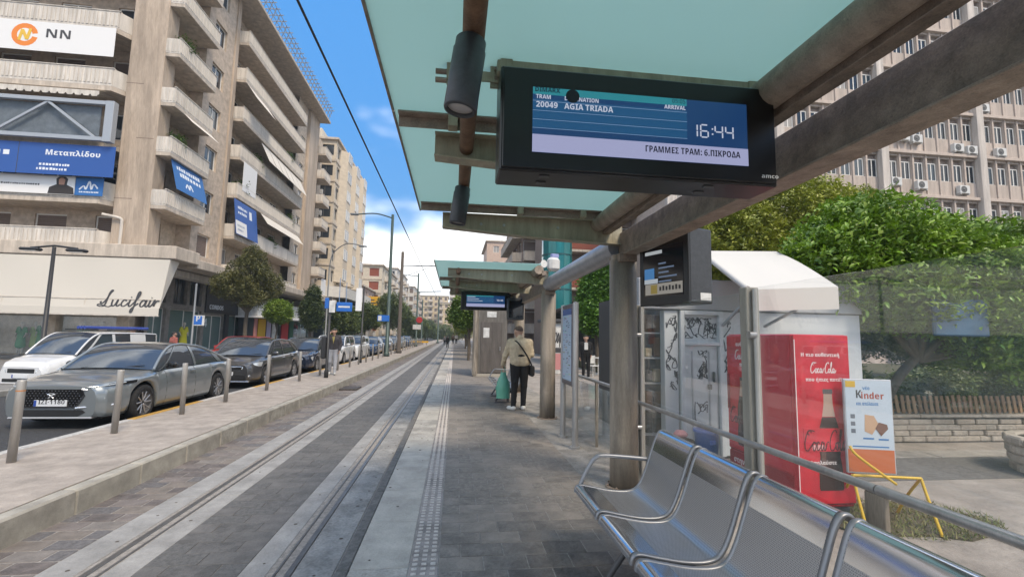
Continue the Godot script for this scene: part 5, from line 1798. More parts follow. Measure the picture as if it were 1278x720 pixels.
func trees():
	var v := func(x: float, y: float, z: float) -> Vector3: return Vector3(x, y, z)
	# the orange tree behind the glass: round, dense, large glossy leaves
	var near := [[v.call(0.0, 2.85, 0.0), v.call(1.35, 1.05, 1.2)], [v.call(-0.95, 2.5, 0.3), v.call(0.85, 0.75, 0.8)], [v.call(1.15, 2.6, 0.2), v.call(1.2, 0.9, 1.0)], [v.call(-0.3, 2.25, 0.5), v.call(1.1, 0.65, 0.8)], [v.call(1.9, 2.2, 0.3), v.call(0.9, 0.8, 0.8)], [v.call(1.0, 1.95, 0.4), v.call(1.0, 0.5, 0.7)], [v.call(2.5, 1.8, 0.0), v.call(0.8, 0.7, 0.8)], [v.call(1.7, 1.5, 0.1), v.call(0.8, 0.45, 0.7)], [v.call(2.7, 1.3, -0.1), v.call(0.7, 0.5, 0.6)]]
	var nt := tree("orange_tree", "dense round tree with large glossy leaves close behind the glass screen", Vector3(6.9, 0.1, -6.9), near, 10500, "broad", Color(0.035, 0.095, 0.010), Color(0.25, 0.39, 0.035), 0.85, 0.085)
	# its nearest leaves singly
	var blade := G.new()
	var sp := [Vector3(0, 0, 0), Vector3(0, 0.006, 0.04), Vector3(0, 0.002, 0.09), Vector3(0, -0.02, 0.135)]
	var hw := [0.002, 0.026, 0.022, 0.001]
	for k in 3:
		blade.quad(sp[k], sp[k + 1], sp[k + 1] + Vector3(hw[k + 1], 0.006, 0), sp[k] + Vector3(hw[k], 0.006, 0))
		blade.quad(sp[k], sp[k] + Vector3(-hw[k], 0.006, 0), sp[k + 1] + Vector3(-hw[k + 1], 0.006, 0), sp[k + 1])
	var bm := blade.mesh()
	var tones := [mt("leaf_a", lin(0.10, 0.24, 0.015), 0.3), mt("leaf_b", lin(0.16, 0.32, 0.025), 0.3), mt("leaf_c", lin(0.25, 0.41, 0.04), 0.3)]
	for m in tones:
		m.backlight_enabled = true
		m.backlight = Color(0.55, 0.6, 0.35)
	var cr := Node3D.new()
	cr.name = "outer_leaves"
	nt.add_child(cr, true)
	for k in 280:
		var q = near[rng.randi() % near.size()]
		var d := Vector3(rng.randfn() * 0.9 - 0.5, rng.randfn() * 0.8 + 0.15, absf(rng.randfn()) + 0.35).normalized()
		var p: Vector3 = q[0] + d * q[1] * rng.randf_range(0.98, 1.08)
		var bs := Basis.looking_at(-(d + Vector3(rng.randf_range(-0.8, 0.8), rng.randf_range(-0.7, 0.4), rng.randf_range(-0.3, 0.5))).normalized(), Vector3.UP).rotated(d, rng.randf_range(-0.8, 0.8)) * rng.randf_range(0.7, 1.05)
		put("leaf", bm, tones[rng.randi() % 3], cr, Transform3D(bs, p))
	tree("broad_tree", "taller yellow green tree behind the white kiosk roof", Vector3(9.0, 0.25, -11.8), [[v.call(0.0, 4.6, 0.0), v.call(1.9, 1.5, 1.6)], [v.call(-1.7, 4.0, 0.2), v.call(1.5, 1.2, 1.3)], [v.call(1.9, 4.3, 0.0), v.call(1.6, 1.35, 1.4)], [v.call(-0.2, 3.2, 0.3), v.call(2.4, 1.0, 1.5)]], 11000, "mid", Color(0.10, 0.135, 0.02), Color(0.44, 0.45, 0.07), 0.85, 0.16)
	tree("broad_tree", "green tree at the right edge whose trunk rises behind the fence", Vector3(13.2, 0.2, -9.6), [[v.call(0.0, 3.2, 0.0), v.call(2.0, 1.1, 1.5)], [v.call(-1.6, 2.8, 0.3), v.call(1.2, 0.8, 1.0)], [v.call(1.5, 3.0, 0.0), v.call(1.5, 1.0, 1.2)], [v.call(-0.8, 1.9, 0.2), v.call(1.6, 0.8, 1.0)], [v.call(1.2, 1.9, 0.2), v.call(1.5, 0.8, 1.0)]], 9000, "mid", Color(0.05, 0.10, 0.015), Color(0.17, 0.25, 0.03), 0.95, 0.15)
	tree("broad_tree", "dark tree standing in the planting far behind the fence", Vector3(15.5, 0.2, -14.0), [[v.call(0.0, 3.0, 0.0), v.call(2.6, 1.7, 1.6)], [v.call(2.8, 3.2, 0.0), v.call(2.0, 1.6, 1.5)], [v.call(-2.8, 2.4, 0.0), v.call(2.2, 1.7, 1.2)], [v.call(-5.2, 2.2, 0.0), v.call(1.8, 1.6, 1.0)], [v.call(0.5, 1.6, 0.3), v.call(3.0, 1.1, 1.2)]], 10000, "mid", Color(0.025, 0.05, 0.012), Color(0.09, 0.14, 0.03), 1.15, 0.18)
	var hedge := thing("hedge", "low clipped hedge and shrubs behind the wooden fence", "hedge", Vector3(11.5, 0.35, -8.6))
	var hb := []
	for k in 13: hb.append([v.call(-4.4 + 0.8 * k, 0.25 + 0.12 * sin(k * 2.3), -0.3 * (k % 3)), v.call(0.65, 0.38 + 0.1 * sin(k * 1.7), 0.55)])
	crown("foliage", hedge, hb, 3600, "small", Color(0.04, 0.075, 0.015), Color(0.15, 0.19, 0.04), 0.85, 77)
	for k in 9:
		var st := G.new()
		st.tube([Vector3(-4.0 + 1.05 * k, -0.3, 0), Vector3(-3.95 + 1.05 * k, 0.3, 0.05)], 0.02, 5)
		put("stem", st, mats.tree_bark, hedge)
	tree("broad_tree", "bright green tree beside the dark archway between the shelter post and the map stand", Vector3(7.05, -0.04, -22.6), [[v.call(0.0, 3.6, 0.0), v.call(0.95, 1.3, 0.9)], [v.call(-0.3, 2.6, 0.2), v.call(0.85, 0.85, 0.8)], [v.call(0.4, 4.6, 0.0), v.call(0.8, 0.9, 0.8)]], 2600, "mid", Color(0.05, 0.13, 0.015), Color(0.13, 0.26, 0.03), 1.4, 0.1)
	# the row on the platform side, beyond the cabinet
	var row := [[0.9, -29.5, 0.0, 1.15], [1.2, -37.0, 0.1, 1.1], [1.5, -45.5, -0.1, 1.2], [1.3, -55.0, 0.1, 1.25], [1.7, -66.0, 0.0, 1.3], [1.9, -80.0, 0.0, 1.4]]
	var said := ["nearest of the platform trees, green crown left of the steel cabinet", "second platform tree beyond the steel cabinet", "third platform tree along the track", "fourth platform tree, mid way down the street", "fifth platform tree, pale in the distance", "last and most distant of the platform trees"]
	for i in row.size():
		var q = row[i]
		var k: float = q[3]
		tree("street_tree", said[i], Vector3(q[0], 0, q[1]), [[v.call(0.0, 2.75 * k, 0.0), v.call(0.95, 1.05, 0.95) * k], [v.call(-0.45 * k, 2.3 * k, 0.2), v.call(0.7, 0.65, 0.7) * k], [v.call(0.5 * k, 2.5 * k, 0.0), v.call(0.75, 0.75, 0.75) * k]], 1700 - 120 * i, "mid", Color(0.05, 0.10, 0.015) if i < 1 else Color(0.12, 0.16, 0.02), Color(0.14, 0.21, 0.03) if i < 1 else Color(0.3, 0.33, 0.05), 1.5 + 0.15 * i, 0.085, "trees along the platform side")  # farther crowns yellower, sunlight put into their leaf colour
	# pavement trees on the left
	tree("pavement_tree", "leafy brown green tree on the left pavement in front of the dark shop", Vector3(-12.0, -0.06, -28.6), [[v.call(0.0, 4.7, 0.0), v.call(1.25, 1.3, 1.25)], [v.call(-0.7, 4.1, 0.8), v.call(0.95, 0.8, 0.95)], [v.call(0.7, 4.3, -0.7), v.call(1.0, 0.9, 1.0)], [v.call(0.2, 3.5, 0.2), v.call(0.95, 0.55, 0.95)], [v.call(0.1, 5.8, -0.2), v.call(0.7, 0.8, 0.7)]], 2900, "mid", Color(0.055, 0.06, 0.016), Color(0.19, 0.18, 0.06), 0.95, 0.12)
	tree("pavement_tree", "small round bright green tree behind the dark navy car", Vector3(-12.1, -0.06, -33.6), [[v.call(0.0, 3.0, 0.0), v.call(0.85, 0.75, 0.85)], [v.call(0.2, 2.7, 0.1), v.call(0.7, 0.5, 0.7)]], 1500, "small", Color(0.09, 0.17, 0.02), Color(0.24, 0.33, 0.04), 1.3, 0.06)
	tree("pavement_tree", "dark slim tree beside the white shop front on the left pavement", Vector3(-12.2, -0.06, -41.5), [[v.call(0.0, 3.2, 0.0), v.call(0.95, 1.5, 0.95)], [v.call(0.1, 4.6, 0.0), v.call(0.6, 0.9, 0.6)]], 1500, "mid", Color(0.03, 0.055, 0.016), Color(0.09, 0.12, 0.03), 1.4, 0.08)
	var more := [[-11.9, -52.0, 4.4, 1.5, "dark green tree on the left pavement just past the first block of flats"], [-11.8, -64.0, 5.4, 1.7, "tree on the left pavement in front of the flats with bay windows"], [-10.5, -78.0, 8.0, 2.2, "tall tree behind the green tram pole"], [-10.2, -88.0, 7.2, 2.2, "tall tree to the right of the green tram pole on the left side"], [-9.5, -104.0, 5.5, 2.2, "distant dark tree right of the wooden pole"], [-9.0, -122.0, 5.6, 2.4, "distant tree on the left near the traffic signs"], [-8.0, -142.0, 5.6, 2.6, "most distant tree of the left pavement"], [-3.5, -165.0, 5.0, 3.2, "dark distant tree where the street closes, left of the tracks"], [2.5, -150.0, 6.5, 3.0, "distant yellow green tree where the street closes, right of the tracks"]]
	for q in more:
		var k: float = q[3]
		var h: float = q[2]
		tree("pavement_tree", q[4], Vector3(q[0], -0.06, q[1]), [[v.call(0.0, h - k * 0.8, 0.0), v.call(k, k * 0.85, k)], [v.call(-k * 0.5, h - k * 1.5, 0.2), v.call(k * 0.75, k * 0.7, k * 0.7)], [v.call(k * 0.45, h - k * 1.3, 0.0), v.call(k * 0.75, k * 0.7, k * 0.75)]], 1300, "mid", Color(0.04, 0.07, 0.018), Color(0.15, 0.19, 0.04) if q[0] < 0 else Color(0.3, 0.32, 0.06), 1.6 + absf(q[1]) * 0.008, 0.11)  # crown right of the tracks coloured as if sunlit

func wall(parent: Node, F: Transform3D, w: float, y0: float, y1: float, holes: Array, mat: Material, deep := 0.18, called := "wall") -> MeshInstance3D:
	# a wall face with openings; holes are [u, v, w, h]; their sides go deep into the wall
	var us := [0.0, w]
	var vs := [y0, y1]
	for h in holes:
		us.append_array([h[0], h[0] + h[2]])
		vs.append_array([h[1], h[1] + h[3]])
	us.sort(); vs.sort()
	var g := G.new()
	g.x = F
	for i in us.size() - 1:
		if us[i + 1] - us[i] < 0.001: continue
		var um: float = (us[i] + us[i + 1]) / 2
		var start := -1.0
		for j in vs.size():
			var open := j == vs.size() - 1
			if not open:
				var vm: float = (vs[j] + vs[j + 1]) / 2
				if vs[j + 1] - vs[j] < 0.001: continue
				for h in holes:
					if um > h[0] and um < h[0] + h[2] and vm > h[1] and vm < h[1] + h[3]:
						open = true
						break
			if not open and start < 0.0 and j < vs.size() - 1: start = vs[j] if start < 0.0 else start
			if open and start >= 0.0:
				g.quad(Vector3(us[i], start, 0), Vector3(us[i + 1], start, 0), Vector3(us[i + 1], vs[j], 0), Vector3(us[i], vs[j], 0))
				start = -1.0
	for h in holes:
		var a := Vector3(h[0], h[1], 0)
		var b := Vector3(h[0] + h[2], h[1], 0)
		var c := Vector3(h[0] + h[2], h[1] + h[3], 0)
		var d := Vector3(h[0], h[1] + h[3], 0)
		var k := Vector3(0, 0, -deep)
		g.quad(a, a + k, b + k, b); g.quad(b, b + k, c + k, c); g.quad(c, c + k, d + k, d); g.quad(d, d + k, a + k, a)
	return put(called, g, mat, parent)

func window(parent: Node, F: Transform3D, u: float, v: float, w: float, h: float, kind := "white", back := 0.12) -> MeshInstance3D:
	# frame with its pane (or roller shutter) set into an opening
	var key := "win%.2f_%.2f_%s" % [w, h, kind]
	if not shared.has(key):
		var g := G.new()
		var b := 0.07 if kind != "big" else 0.05
		g.box(Vector3(0, 0, -0.03), Vector3(b, h, 0.03)); g.box(Vector3(w - b, 0, -0.03), Vector3(w, h, 0.03))
		g.box(Vector3(b, 0, -0.03), Vector3(w - b, b, 0.03)); g.box(Vector3(b, h - b, -0.03), Vector3(w - b, h, 0.03))
		if kind in ["white", "dark", "big", "bay"]: g.box(Vector3(w / 2 - 0.035, b, -0.025), Vector3(w / 2 + 0.035, h - b, 0.025))
		var p := G.new()
		if kind == "shutter":
			var n := int(h / 0.11)
			for i in n: p.box(Vector3(b, b + (h - 2 * b) * i / n, -0.02), Vector3(w - b, b + (h - 2 * b) * (i + 0.86) / n, 0.012))
		else: p.box(Vector3(b, b, -0.012), Vector3(w - b, h - b, 0.004))
		shared[key] = [g.mesh(), p.mesh()]
	var fm: Material = mats.frame_dark if kind == "dark" else mats.frame_white
	var pm: Material = mats.shutter_brown if kind == "shutter" else (mats.window_glass if rng.randf() < 0.6 else (mats.window_glass_b if rng.randf() < 0.6 else mats.window_blind))
	if kind == "bay": pm = mt("sky_tinted_pane", lin(0.05, 0.09, 0.15), 0.06)  # blue of the reflected sky put into the pane colour
	if kind == "big": pm = mt("shop_pane", lin(0.13, 0.19, 0.18), 0.06)
	if kind == "red": pm = mats.shutter_red
	if kind == "dark": pm = mats.window_glass
	var o := put("window", shared[key][0], fm, parent, F * T(u, v, -back))
	put("pane" if kind not in ["shutter", "red"] else "shutter", shared[key][1], pm, o)
	return o

func balcony(parent: Node, F: Transform3D, u0: float, u1: float, y: float, deep: float, rail: float, pm: Material, ribbed := true, wall_mat: Material = null):
	var g := G.new()
	g.x = F
	g.box(Vector3(u0, y - 0.2, 0.0), Vector3(u1, y, deep), 0.02)
	var s := put("balcony", g, wall_mat if wall_mat else mats.slab, parent)
	var p := G.new()
	p.x = F
	p.box(Vector3(u0, y + 0.002, deep - 0.07), Vector3(u1, y + rail, deep - 0.01), 0.008)
	p.box(Vector3(u0, y + 0.002, 0.0), Vector3(u0 + 0.06, y + rail, deep - 0.072), 0.008)
	p.box(Vector3(u1 - 0.06, y + 0.002, 0.0), Vector3(u1, y + rail, deep - 0.072), 0.008)
	if ribbed:
		var n := int((u1 - u0) / 0.16)
		for i in n: p.box(Vector3(u0 + 0.05 + i * 0.16, y + 0.1, deep - 0.01), Vector3(u0 + 0.13 + i * 0.16, y + rail - 0.08, deep + 0.022))
		var m := int(deep / 0.16)
		for i in m: p.box(Vector3(u0 - 0.022, y + 0.1, 0.05 + i * 0.16), Vector3(u0, y + rail - 0.08, 0.13 + i * 0.16))
	p.box(Vector3(u0 - 0.03, y + rail, deep - 0.1), Vector3(u1 + 0.03, y + rail + 0.05, deep + 0.03), 0.01)
	put("parapet", p, pm, s)

func aircon(F: Transform3D, u: float, v: float, label: String, group := "air conditioners on facades"):
	if not shared.has("ac"):
		var c := G.new()
		c.box(Vector3(-0.42, 0, 0.05), Vector3(0.42, 0.6, 0.36), 0.02)
		c.box(Vector3(-0.35, -0.09, 0.0), Vector3(-0.31, -0.001, 0.36)); c.box(Vector3(0.31, -0.09, 0.0), Vector3(0.35, -0.001, 0.36))
		var f := G.new()
		f.x = Transform3D(Basis(Vector3.RIGHT, PI / 2), Vector3(-0.09, 0.3, 0.362))
		f.lathe([Vector2(0.25, 0.0), Vector2(0.24, 0.014), Vector2(0.2, 0.004), Vector2(0.06, 0.0), Vector2(0.05, 0.014), Vector2(0.0, 0.016)], 18)
		shared["ac"] = [c.mesh(), f.mesh()]
	var t := thing("air_conditioner", label, "air conditioner", Vector3.ZERO, 0, group)
	t.transform = F * T(u, v, 0.01)
	put("casing", shared["ac"][0], mats.ac_white, t)
	put("fan", shared["ac"][1], mats.ac_fan, t)

func building_mats():
	mt("render_beige", lin(0.63, 0.525, 0.415), 0.9, 0, "blotch", 0.45, 0.15)
	mt("render_pink", lin(0.63, 0.515, 0.41), 0.9, 0, "blotch", 0.4, 0.15)
	mt("pier_render", lin(0.56, 0.455, 0.36), 0.9, 0, "streak", 0.12, 0.15)
	mt("slab", lin(0.64, 0.555, 0.465), 0.9, 0, "streak", 0.25, 0.1)
	mt("parapet_white", lin(0.76, 0.705, 0.635), 0.85, 0, "streak", 0.3, 0.05)
	mt("frame_white", lin(0.72, 0.71, 0.68), 0.6)
	mt("frame_dark", lin(0.09, 0.085, 0.08), 0.6)
	mt("window_glass", lin(0.03, 0.036, 0.045), 0.05)
	mt("window_glass_b", lin(0.05, 0.07, 0.09), 0.08)
	mt("window_blind", lin(0.30, 0.29, 0.28), 0.5)
	mt("shutter_brown", lin(0.19, 0.14, 0.115), 0.75)
	mt("shutter_red", lin(0.23, 0.06, 0.035), 0.75)
	mt("ac_white", lin(0.55, 0.55, 0.54), 0.6)
	mt("ac_fan", lin(0.10, 0.10, 0.10), 0.7)
	mt("sun_cloth", lin(0.62, 0.58, 0.52), 0.9)
	mt("cloth_white", lin(0.74, 0.74, 0.74), 0.85)
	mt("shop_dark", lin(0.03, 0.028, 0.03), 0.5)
	mt("metal_grey", lin(0.27, 0.30, 0.34), 0.5, 0.3)
	mt("banner_blue", lin(0.018, 0.085, 0.33), 0.6)
	mt("banner_blue2", lin(0.02, 0.13, 0.38), 0.6)
	mt("banner_ink", lin(0.70, 0.74, 0.80), 0.6)
	mt("ink_grey", lin(0.05, 0.05, 0.055), 0.6)

func banner(label: String, F: Transform3D, w: float, h: float, mat: Material) -> Node3D:
	# a sheet w by h with its lower left corner at F
	var t := thing("banner", label, "banner")
	t.transform = F
	put("sheet", one_box(Vector3(0, 0, -0.015), Vector3(w, h, 0.0), 0.004), mat, t)
	var cord := G.new()
	for p in [Vector3(0, 0, 0), Vector3(w, 0, 0), Vector3(0, h, 0), Vector3(w, h, 0)]:
		cord.tube([p, p + Vector3(signf(p.x - w / 2) * 0.12, signf(p.y - h / 2) * 0.1, -0.04)], 0.008, 5)
	put("cords", cord, mats.frame_dark, t)
	return t

func small_print(t: Node3D, rows: Array, mat: Material):
	# lines of print too small to read in the photograph: [x, y, length, height]
	for r in rows:
		var g := G.new()
		var x: float = r[0]
		while x < r[0] + r[2]:
			var l: float = rng.randf_range(0.5, 0.95) * r[3]
			g.box(Vector3(x, r[1], 0.0), Vector3(x + l, r[1] + r[3] * rng.randf_range(0.75, 1.0), 0.004))
			x += l + r[3] * rng.randf_range(0.2, 0.5)
		stuff(put("print", g, mat, t))

func stroke(lines: Array, width: float, F: Transform3D, thin := 0.012) -> G:
	# handwriting: each line is a list of Vector2, drawn with a round pen
	var g := G.new()
	g.x = F
	for l in lines:
		var pts := []
		for p in l: pts.append(Vector3(p.x, p.y, 0))
		var s := smooth_line(pts, 5)
		var rows := []
		for i in s.size():
			var d: Vector3 = (s[mini(i + 1, s.size() - 1)] - s[maxi(i - 1, 0)]).normalized()
			var nn := Vector3(-d.y, d.x, 0)
			var ww := width * (0.55 + 0.6 * absf(d.y)) * 0.5
			rows.append([s[i] + nn * ww, s[i] + nn * ww * 0.6 + Vector3(0, 0, thin), s[i] - nn * ww * 0.6 + Vector3(0, 0, thin), s[i] - nn * ww])
		g.sheet(rows)
	return g

func v2(a: Array) -> Array:
	var o := []
	for i in range(0, a.size(), 2): o.append(Vector2(a[i], a[i + 1]))
	return o

func script_shop(F: Transform3D, parent: Node, mat: Material):
	# the shop's name in flowing script, letters about one unit high
	var L := [v2([0.15, 0.55, 0.05, 0.4, 0.25, 0.3, 0.6, 0.75, 0.95, 1.5, 1.15, 1.75, 1.05, 1.85, 0.85, 1.5, 0.7, 0.8, 0.5, 0.1, 0.2, -0.05, -0.2, 0.05, -0.1, 0.2, 0.3, 0.1, 0.9, -0.08, 1.25, 0.1]),
		v2([1.3, 0.75, 1.22, 0.25, 1.35, 0.0, 1.6, 0.2, 1.85, 0.78, 1.72, 0.2, 1.85, 0.0, 2.1, 0.25]),
		v2([2.72, 0.62, 2.55, 0.78, 2.3, 0.55, 2.22, 0.2, 2.4, 0.0, 2.7, 0.15, 2.95, 0.45]),
		v2([3.1, 0.78, 2.98, 0.25, 3.1, 0.0, 3.4, 0.3]),
		v2([3.4, 0.3, 3.8, 0.9, 4.05, 1.5, 4.0, 1.75, 3.85, 1.55, 3.7, 0.8, 3.55, -0.1, 3.4, -0.6, 3.25, -0.65, 3.3, -0.3, 3.6, 0.05, 4.0, 0.4]),
		v2([4.75, 0.6, 4.5, 0.78, 4.22, 0.45, 4.2, 0.1, 4.4, 0.0, 4.65, 0.3, 4.82, 0.78, 4.72, 0.2, 4.85, 0.0, 5.1, 0.3]),
		v2([5.22, 0.78, 5.1, 0.25, 5.22, 0.0, 5.5, 0.35]),
		v2([5.5, 0.35, 5.7, 0.85, 5.62, 0.1, 5.75, 0.5, 6.0, 0.75, 6.15, 0.65]), v2([3.16, 1.05, 3.22, 1.12]), v2([5.3, 1.05, 5.36, 1.12])]
	put("script_lettering", stroke(L, 0.17, F), mat, parent)

func flats_a():
	var b := thing("corner_flats", "tall beige corner block of flats with long balconies and the Lucifair shop below", "building")
	var wm: Material = mats.render_pink
	# side facing the stop
	var F := face(Vector3.RIGHT, Vector3.BACK, Vector3(-50, 0, -27.3))
	var lev := [5.3, 8.15, 11.1, 14.2, 17.4, 20.7]
	var holes := []
	for k in lev.size():
		for x in [-46.0, -42.5, -39.0, -35.5, -32.0, -28.4, -25.2, -22.5, -19.55]:
			holes.append([x + 50, lev[k] + 0.85, 1.55, 1.5])
	wall(b, F, 33.0, 5.0, 26.5, holes, wm)
	for h in holes:
		if h[0] > 17.0: window(b, F, h[0], h[1], h[2], h[3], "shutter" if h[1] < 8.0 or rng.randf() < 0.5 else "white")
	for k in range(1, lev.size() + 1):
		var y: float = lev[k - 1]
		var g := G.new()
		g.slab(PackedVector2Array([Vector2(-50, -27.3), Vector2(-50, -25.55), Vector2(-18.25, -25.55), Vector2(-17.75, -26.3), Vector2(-17.75, -27.3)]), y - 0.25, y)
		var s := put("balcony", g, mats.slab, b)
		if k == 3: continue
		var p := G.new()
		var top := y + (0.95 if k > 1 else 1.25)
		p.box(Vector3(-50, y + 0.01, -25.64), Vector3(-18.25, top, -25.56))
		p.bar(Vector3(-18.25, (y + top) / 2, -25.6), Vector3(-17.78, (y + top) / 2, -26.3), 0.06, top - y - 0.02)
		for i in 64: p.box(Vector3(-18.4 - 0.2 * i, y + 0.14, -25.56), Vector3(-18.29 - 0.2 * i, top - 0.08, -25.53))
		p.box(Vector3(-50, top, -25.7), Vector3(-18.2, top + 0.05, -25.52), 0.01)
		put("parapet", p, mats.parapet_white, s)
	put("corner_pier", one_box(Vector3(-17.75, 5.75, -26.85), Vector3(-16.02, 31, -25.85), 0.03), mats.pier_render, b)
	for q in [[8.3, -17.76], [14.6, -17.76], [11.6, -17.0]]: put("pier_joint", one_box(Vector3(q[1], q[0], -25.855), Vector3(q[1] + 0.85, q[0] + 0.03, -25.845)), mats.shutter_brown, b)
	var pipe := G.new()
	pipe.tube(smooth_line([Vector3(-18.0, 7.35, -25.5), Vector3(-17.6, 7.3, -25.7), Vector3(-17.25, 7.2, -25.75), Vector3(-17.2, 6.9, -25.76), Vector3(-17.2, 5.8, -25.76)], 4), 0.07, 10)
	put("drain_pipe", pipe, mats.parapet_white, b)
	# street side
	var S := face(Vector3.FORWARD, Vector3.RIGHT, Vector3(-16.9, 0, -25.9))
	var sl := [5.2, 8.05, 10.95, 13.7, 16.5, 19.4, 22.2]
	holes = []
	for k in sl.size():
		holes.append([1.0, sl[k] + 0.25, 1.5, 2.1])
		for u in [8.6, 11.6, 14.4, 17.4]: holes.append([u, sl[k] + 0.2, 1.7, 2.1])
	wall(b, S, 21.0, 5.0, 25.2, holes, mats.render_beige)
	for h in holes: window(b, S, h[0], h[1], h[2], h[3], "shutter" if rng.randf() < 0.3 else "white")
	var W := face(Vector3.FORWARD, Vector3.RIGHT, Vector3(-16.05, 0, -29.8))
	holes = []
	for k in sl.size(): holes.append([0.75, sl[k] + 1.0, 1.5, 1.4])
	wall(b, W, 3.3, 5.4, 25.2, holes, wm, 0.25)
	for h in holes: window(b, W, h[0], h[1], h[2], h[3], "white" if h[1] > 9.0 else "shutter", 0.18)
	put("return_wall", one_box(Vector3(-16.9, 5.4, -29.85), Vector3(-16.06, 25.2, -29.805)), wm, b)
	put("pilaster", one_box(Vector3(-16.9, 5.4, -33.55), Vector3(-15.95, 25.2, -33.1), 0.02), mats.pier_render, b)
	for k in sl.size():
		if k > 0: balcony(b, S, 0.0, 3.85, sl[k], 1.6, 0.85, mats.parapet_white)
		balcony(b, S, 7.7, 20.9, sl[k], 1.6, 0.88, mats.parapet_white, k > 1)
	var E_ := face(Vector3.FORWARD, Vector3.RIGHT, Vector3(-16.2, 0, -46.85))
	holes = []
	for k in sl.size(): holes.append([1.2, sl[k] + 1.0, 1.2, 1.3])
	wall(b, E_, 6.0, 5.0, 25.2, holes, mats.render_beige)
	for h in holes: window(b, E_, h[0], h[1], h[2], h[3], "white")
	put("end_pilaster", one_box(Vector3(-16.2, 5, -52.95), Vector3(-15.9, 25.2, -49.8), 0.02), mats.pier_render, b)
	# second stretch with small balconies
	var S2 := face(Vector3.FORWARD, Vector3.RIGHT, Vector3(-16.6, 0, -52.85))
	holes = []
	for k in sl.size(): holes.append([0.6, sl[k] + 0.3, 2.0, 2.0])
	wall(b, S2, 4.0, 3.0, 23.5, holes, mats.render_beige)
	for k in sl.size():
		window(b, S2, holes[k][0], holes[k][1], 2.0, 2.0, "white")
		if k > 0: balcony(b, S2, 0.2, 2.7, sl[k] - 0.4 * k * 0.2, 1.5, 0.8, mats.parapet_white)
	# things left on the balconies
	var hung := [[10.2, 2, 0.5], [13.2, 2, 0.4], [16.2, 3, 0.5], [10.3, 4, 0.5], [12.8, 4, 0.35], [15.6, 5, 0.5], [19.2, 4, 0.6], [2.9, 3, 0.4], [2.8, 5, 0.5], [19.0, 2, 0.6]]
	for i in hung.size():
		var q: Array = hung[i]
		aircon(S, q[0], sl[q[1]] + q[2], "air conditioner on a street balcony of the corner flats, floor %s, %s" % [["first", "second", "third", "fourth", "fifth", "sixth"][q[1]], "near the corner pier" if q[0] < 5 else ("near end" if q[0] < 11 else ("at its middle" if q[0] < 15 else ("past its middle" if q[0] < 18 else "far end")))])
	var pots := [[9.0, 2], [11.2, 3], [14.9, 1], [18.8, 2], [1.2, 2], [1.0, 4], [17.6, 4]]
	for i in pots.size():
		var q: Array = pots[i]
		var pt := thing("potted_plant", "small green pot plant on a street side balcony, %s floor, %s" % [["first", "second", "third", "fourth", "fifth"][q[1]], "by the corner pier" if q[0] < 5 else ("near end" if q[0] < 12 else "far half")], "plant", S * Vector3(q[0], sl[q[1]], 1.2))
		var po := G.new()
		po.lathe([Vector2(0, 0), Vector2(0.14, 0.0), Vector2(0.18, 0.3), Vector2(0, 0.3)], 10)
		put("pot", po, mats.shutter_brown, pt)
		crown("leaves", pt, [[Vector3(0, 0.85, 0), Vector3(0.35, 0.5, 0.35)]], 60, "small", Color(0.04, 0.08, 0.02), Color(0.13, 0.2, 0.04), 1.6, i)
	# body behind the faces, roof slab with its open steel trellis
	put("body", one_box(Vector3(-50, 0, -57.8), Vector3(-17.2, 25.0, -27.5)), wm, b)
	put("roof_slab", one_box(Vector3(-50, 25.2, -53.0), Vector3(-14.75, 25.45, -25.0), 0.03), mats.slab, b)
	put("upper_floor", one_box(Vector3(-50, 25.45, -52), Vector3(-19.5, 29.5, -29)), wm, b)
	var tr := G.new()
	for i in 36:
		var z := -27.0 - 0.72 * i
		tr.bar(Vector3(-14.8, 25.5, z), Vector3(-14.45, 26.5, z), 0.05, 0.05)
		tr.bar(Vector3(-15.9, 26.3, z), Vector3(-14.2, 26.45, z), 0.05, 0.06)
	for y in [25.85, 26.2, 26.5]: tr.bar(Vector3(-14.8 + (y - 25.5) * 0.35, y, -26.6), Vector3(-14.8 + (y - 25.5) * 0.35, y, -52.6), 0.04, 0.04)
	put("roof_trellis", tr, mats.metal_grey, b)
	# cloth blinds and folding awnings of the long balconies
	var aw := G.new()
	for i in 6:
		var z := -37.0 - 1.55 * i
		aw.quad(Vector3(-15.4, 16.2, z), Vector3(-14.7, 14.75, z), Vector3(-14.7, 14.72, z - 1.5), Vector3(-15.4, 16.2, z - 1.5))
	put("awning", aw, mats.sun_cloth, b)
	var a2 := G.new()
	a2.quad(Vector3(-15.2, 19.1, -33.6), Vector3(-14.5, 18.1, -33.6), Vector3(-14.5, 18.1, -37.2), Vector3(-15.2, 19.1, -37.2))
	put("awning", a2, mats.sun_cloth, b)
	var a3 := G.new()
	a3.quad(Vector3(-15.25, 10.7, -37.5), Vector3(-14.7, 9.9, -37.5), Vector3(-14.7, 9.9, -46.2), Vector3(-15.25, 10.7, -46.2))
	put("awning", a3, mats.sun_cloth, b)
	put("drop_blind", one_box(Vector3(-15.3, 11.5, -36.4), Vector3(-15.27, 13.6, -34.2)), mats.cloth_white, b)
	put("drop_blind", one_box(Vector3(-15.26, 5.9, -56.6), Vector3(-15.23, 7.7, -54.8)), mats.cloth_white, b)
	var a5 := G.new()
	a5.quad(Vector3(-15.25, 13.5, -26.6), Vector3(-14.75, 13.0, -26.6), Vector3(-14.75, 13.0, -29.6), Vector3(-15.25, 13.5, -29.6))
	put("awning", a5, mats.sun_cloth, b)
	var fa := G.new()
	# white scalloped edge under the fourth slab
	fa.box(Vector3(-34, 13.55, -25.3), Vector3(-18.6, 13.75, -25.27))
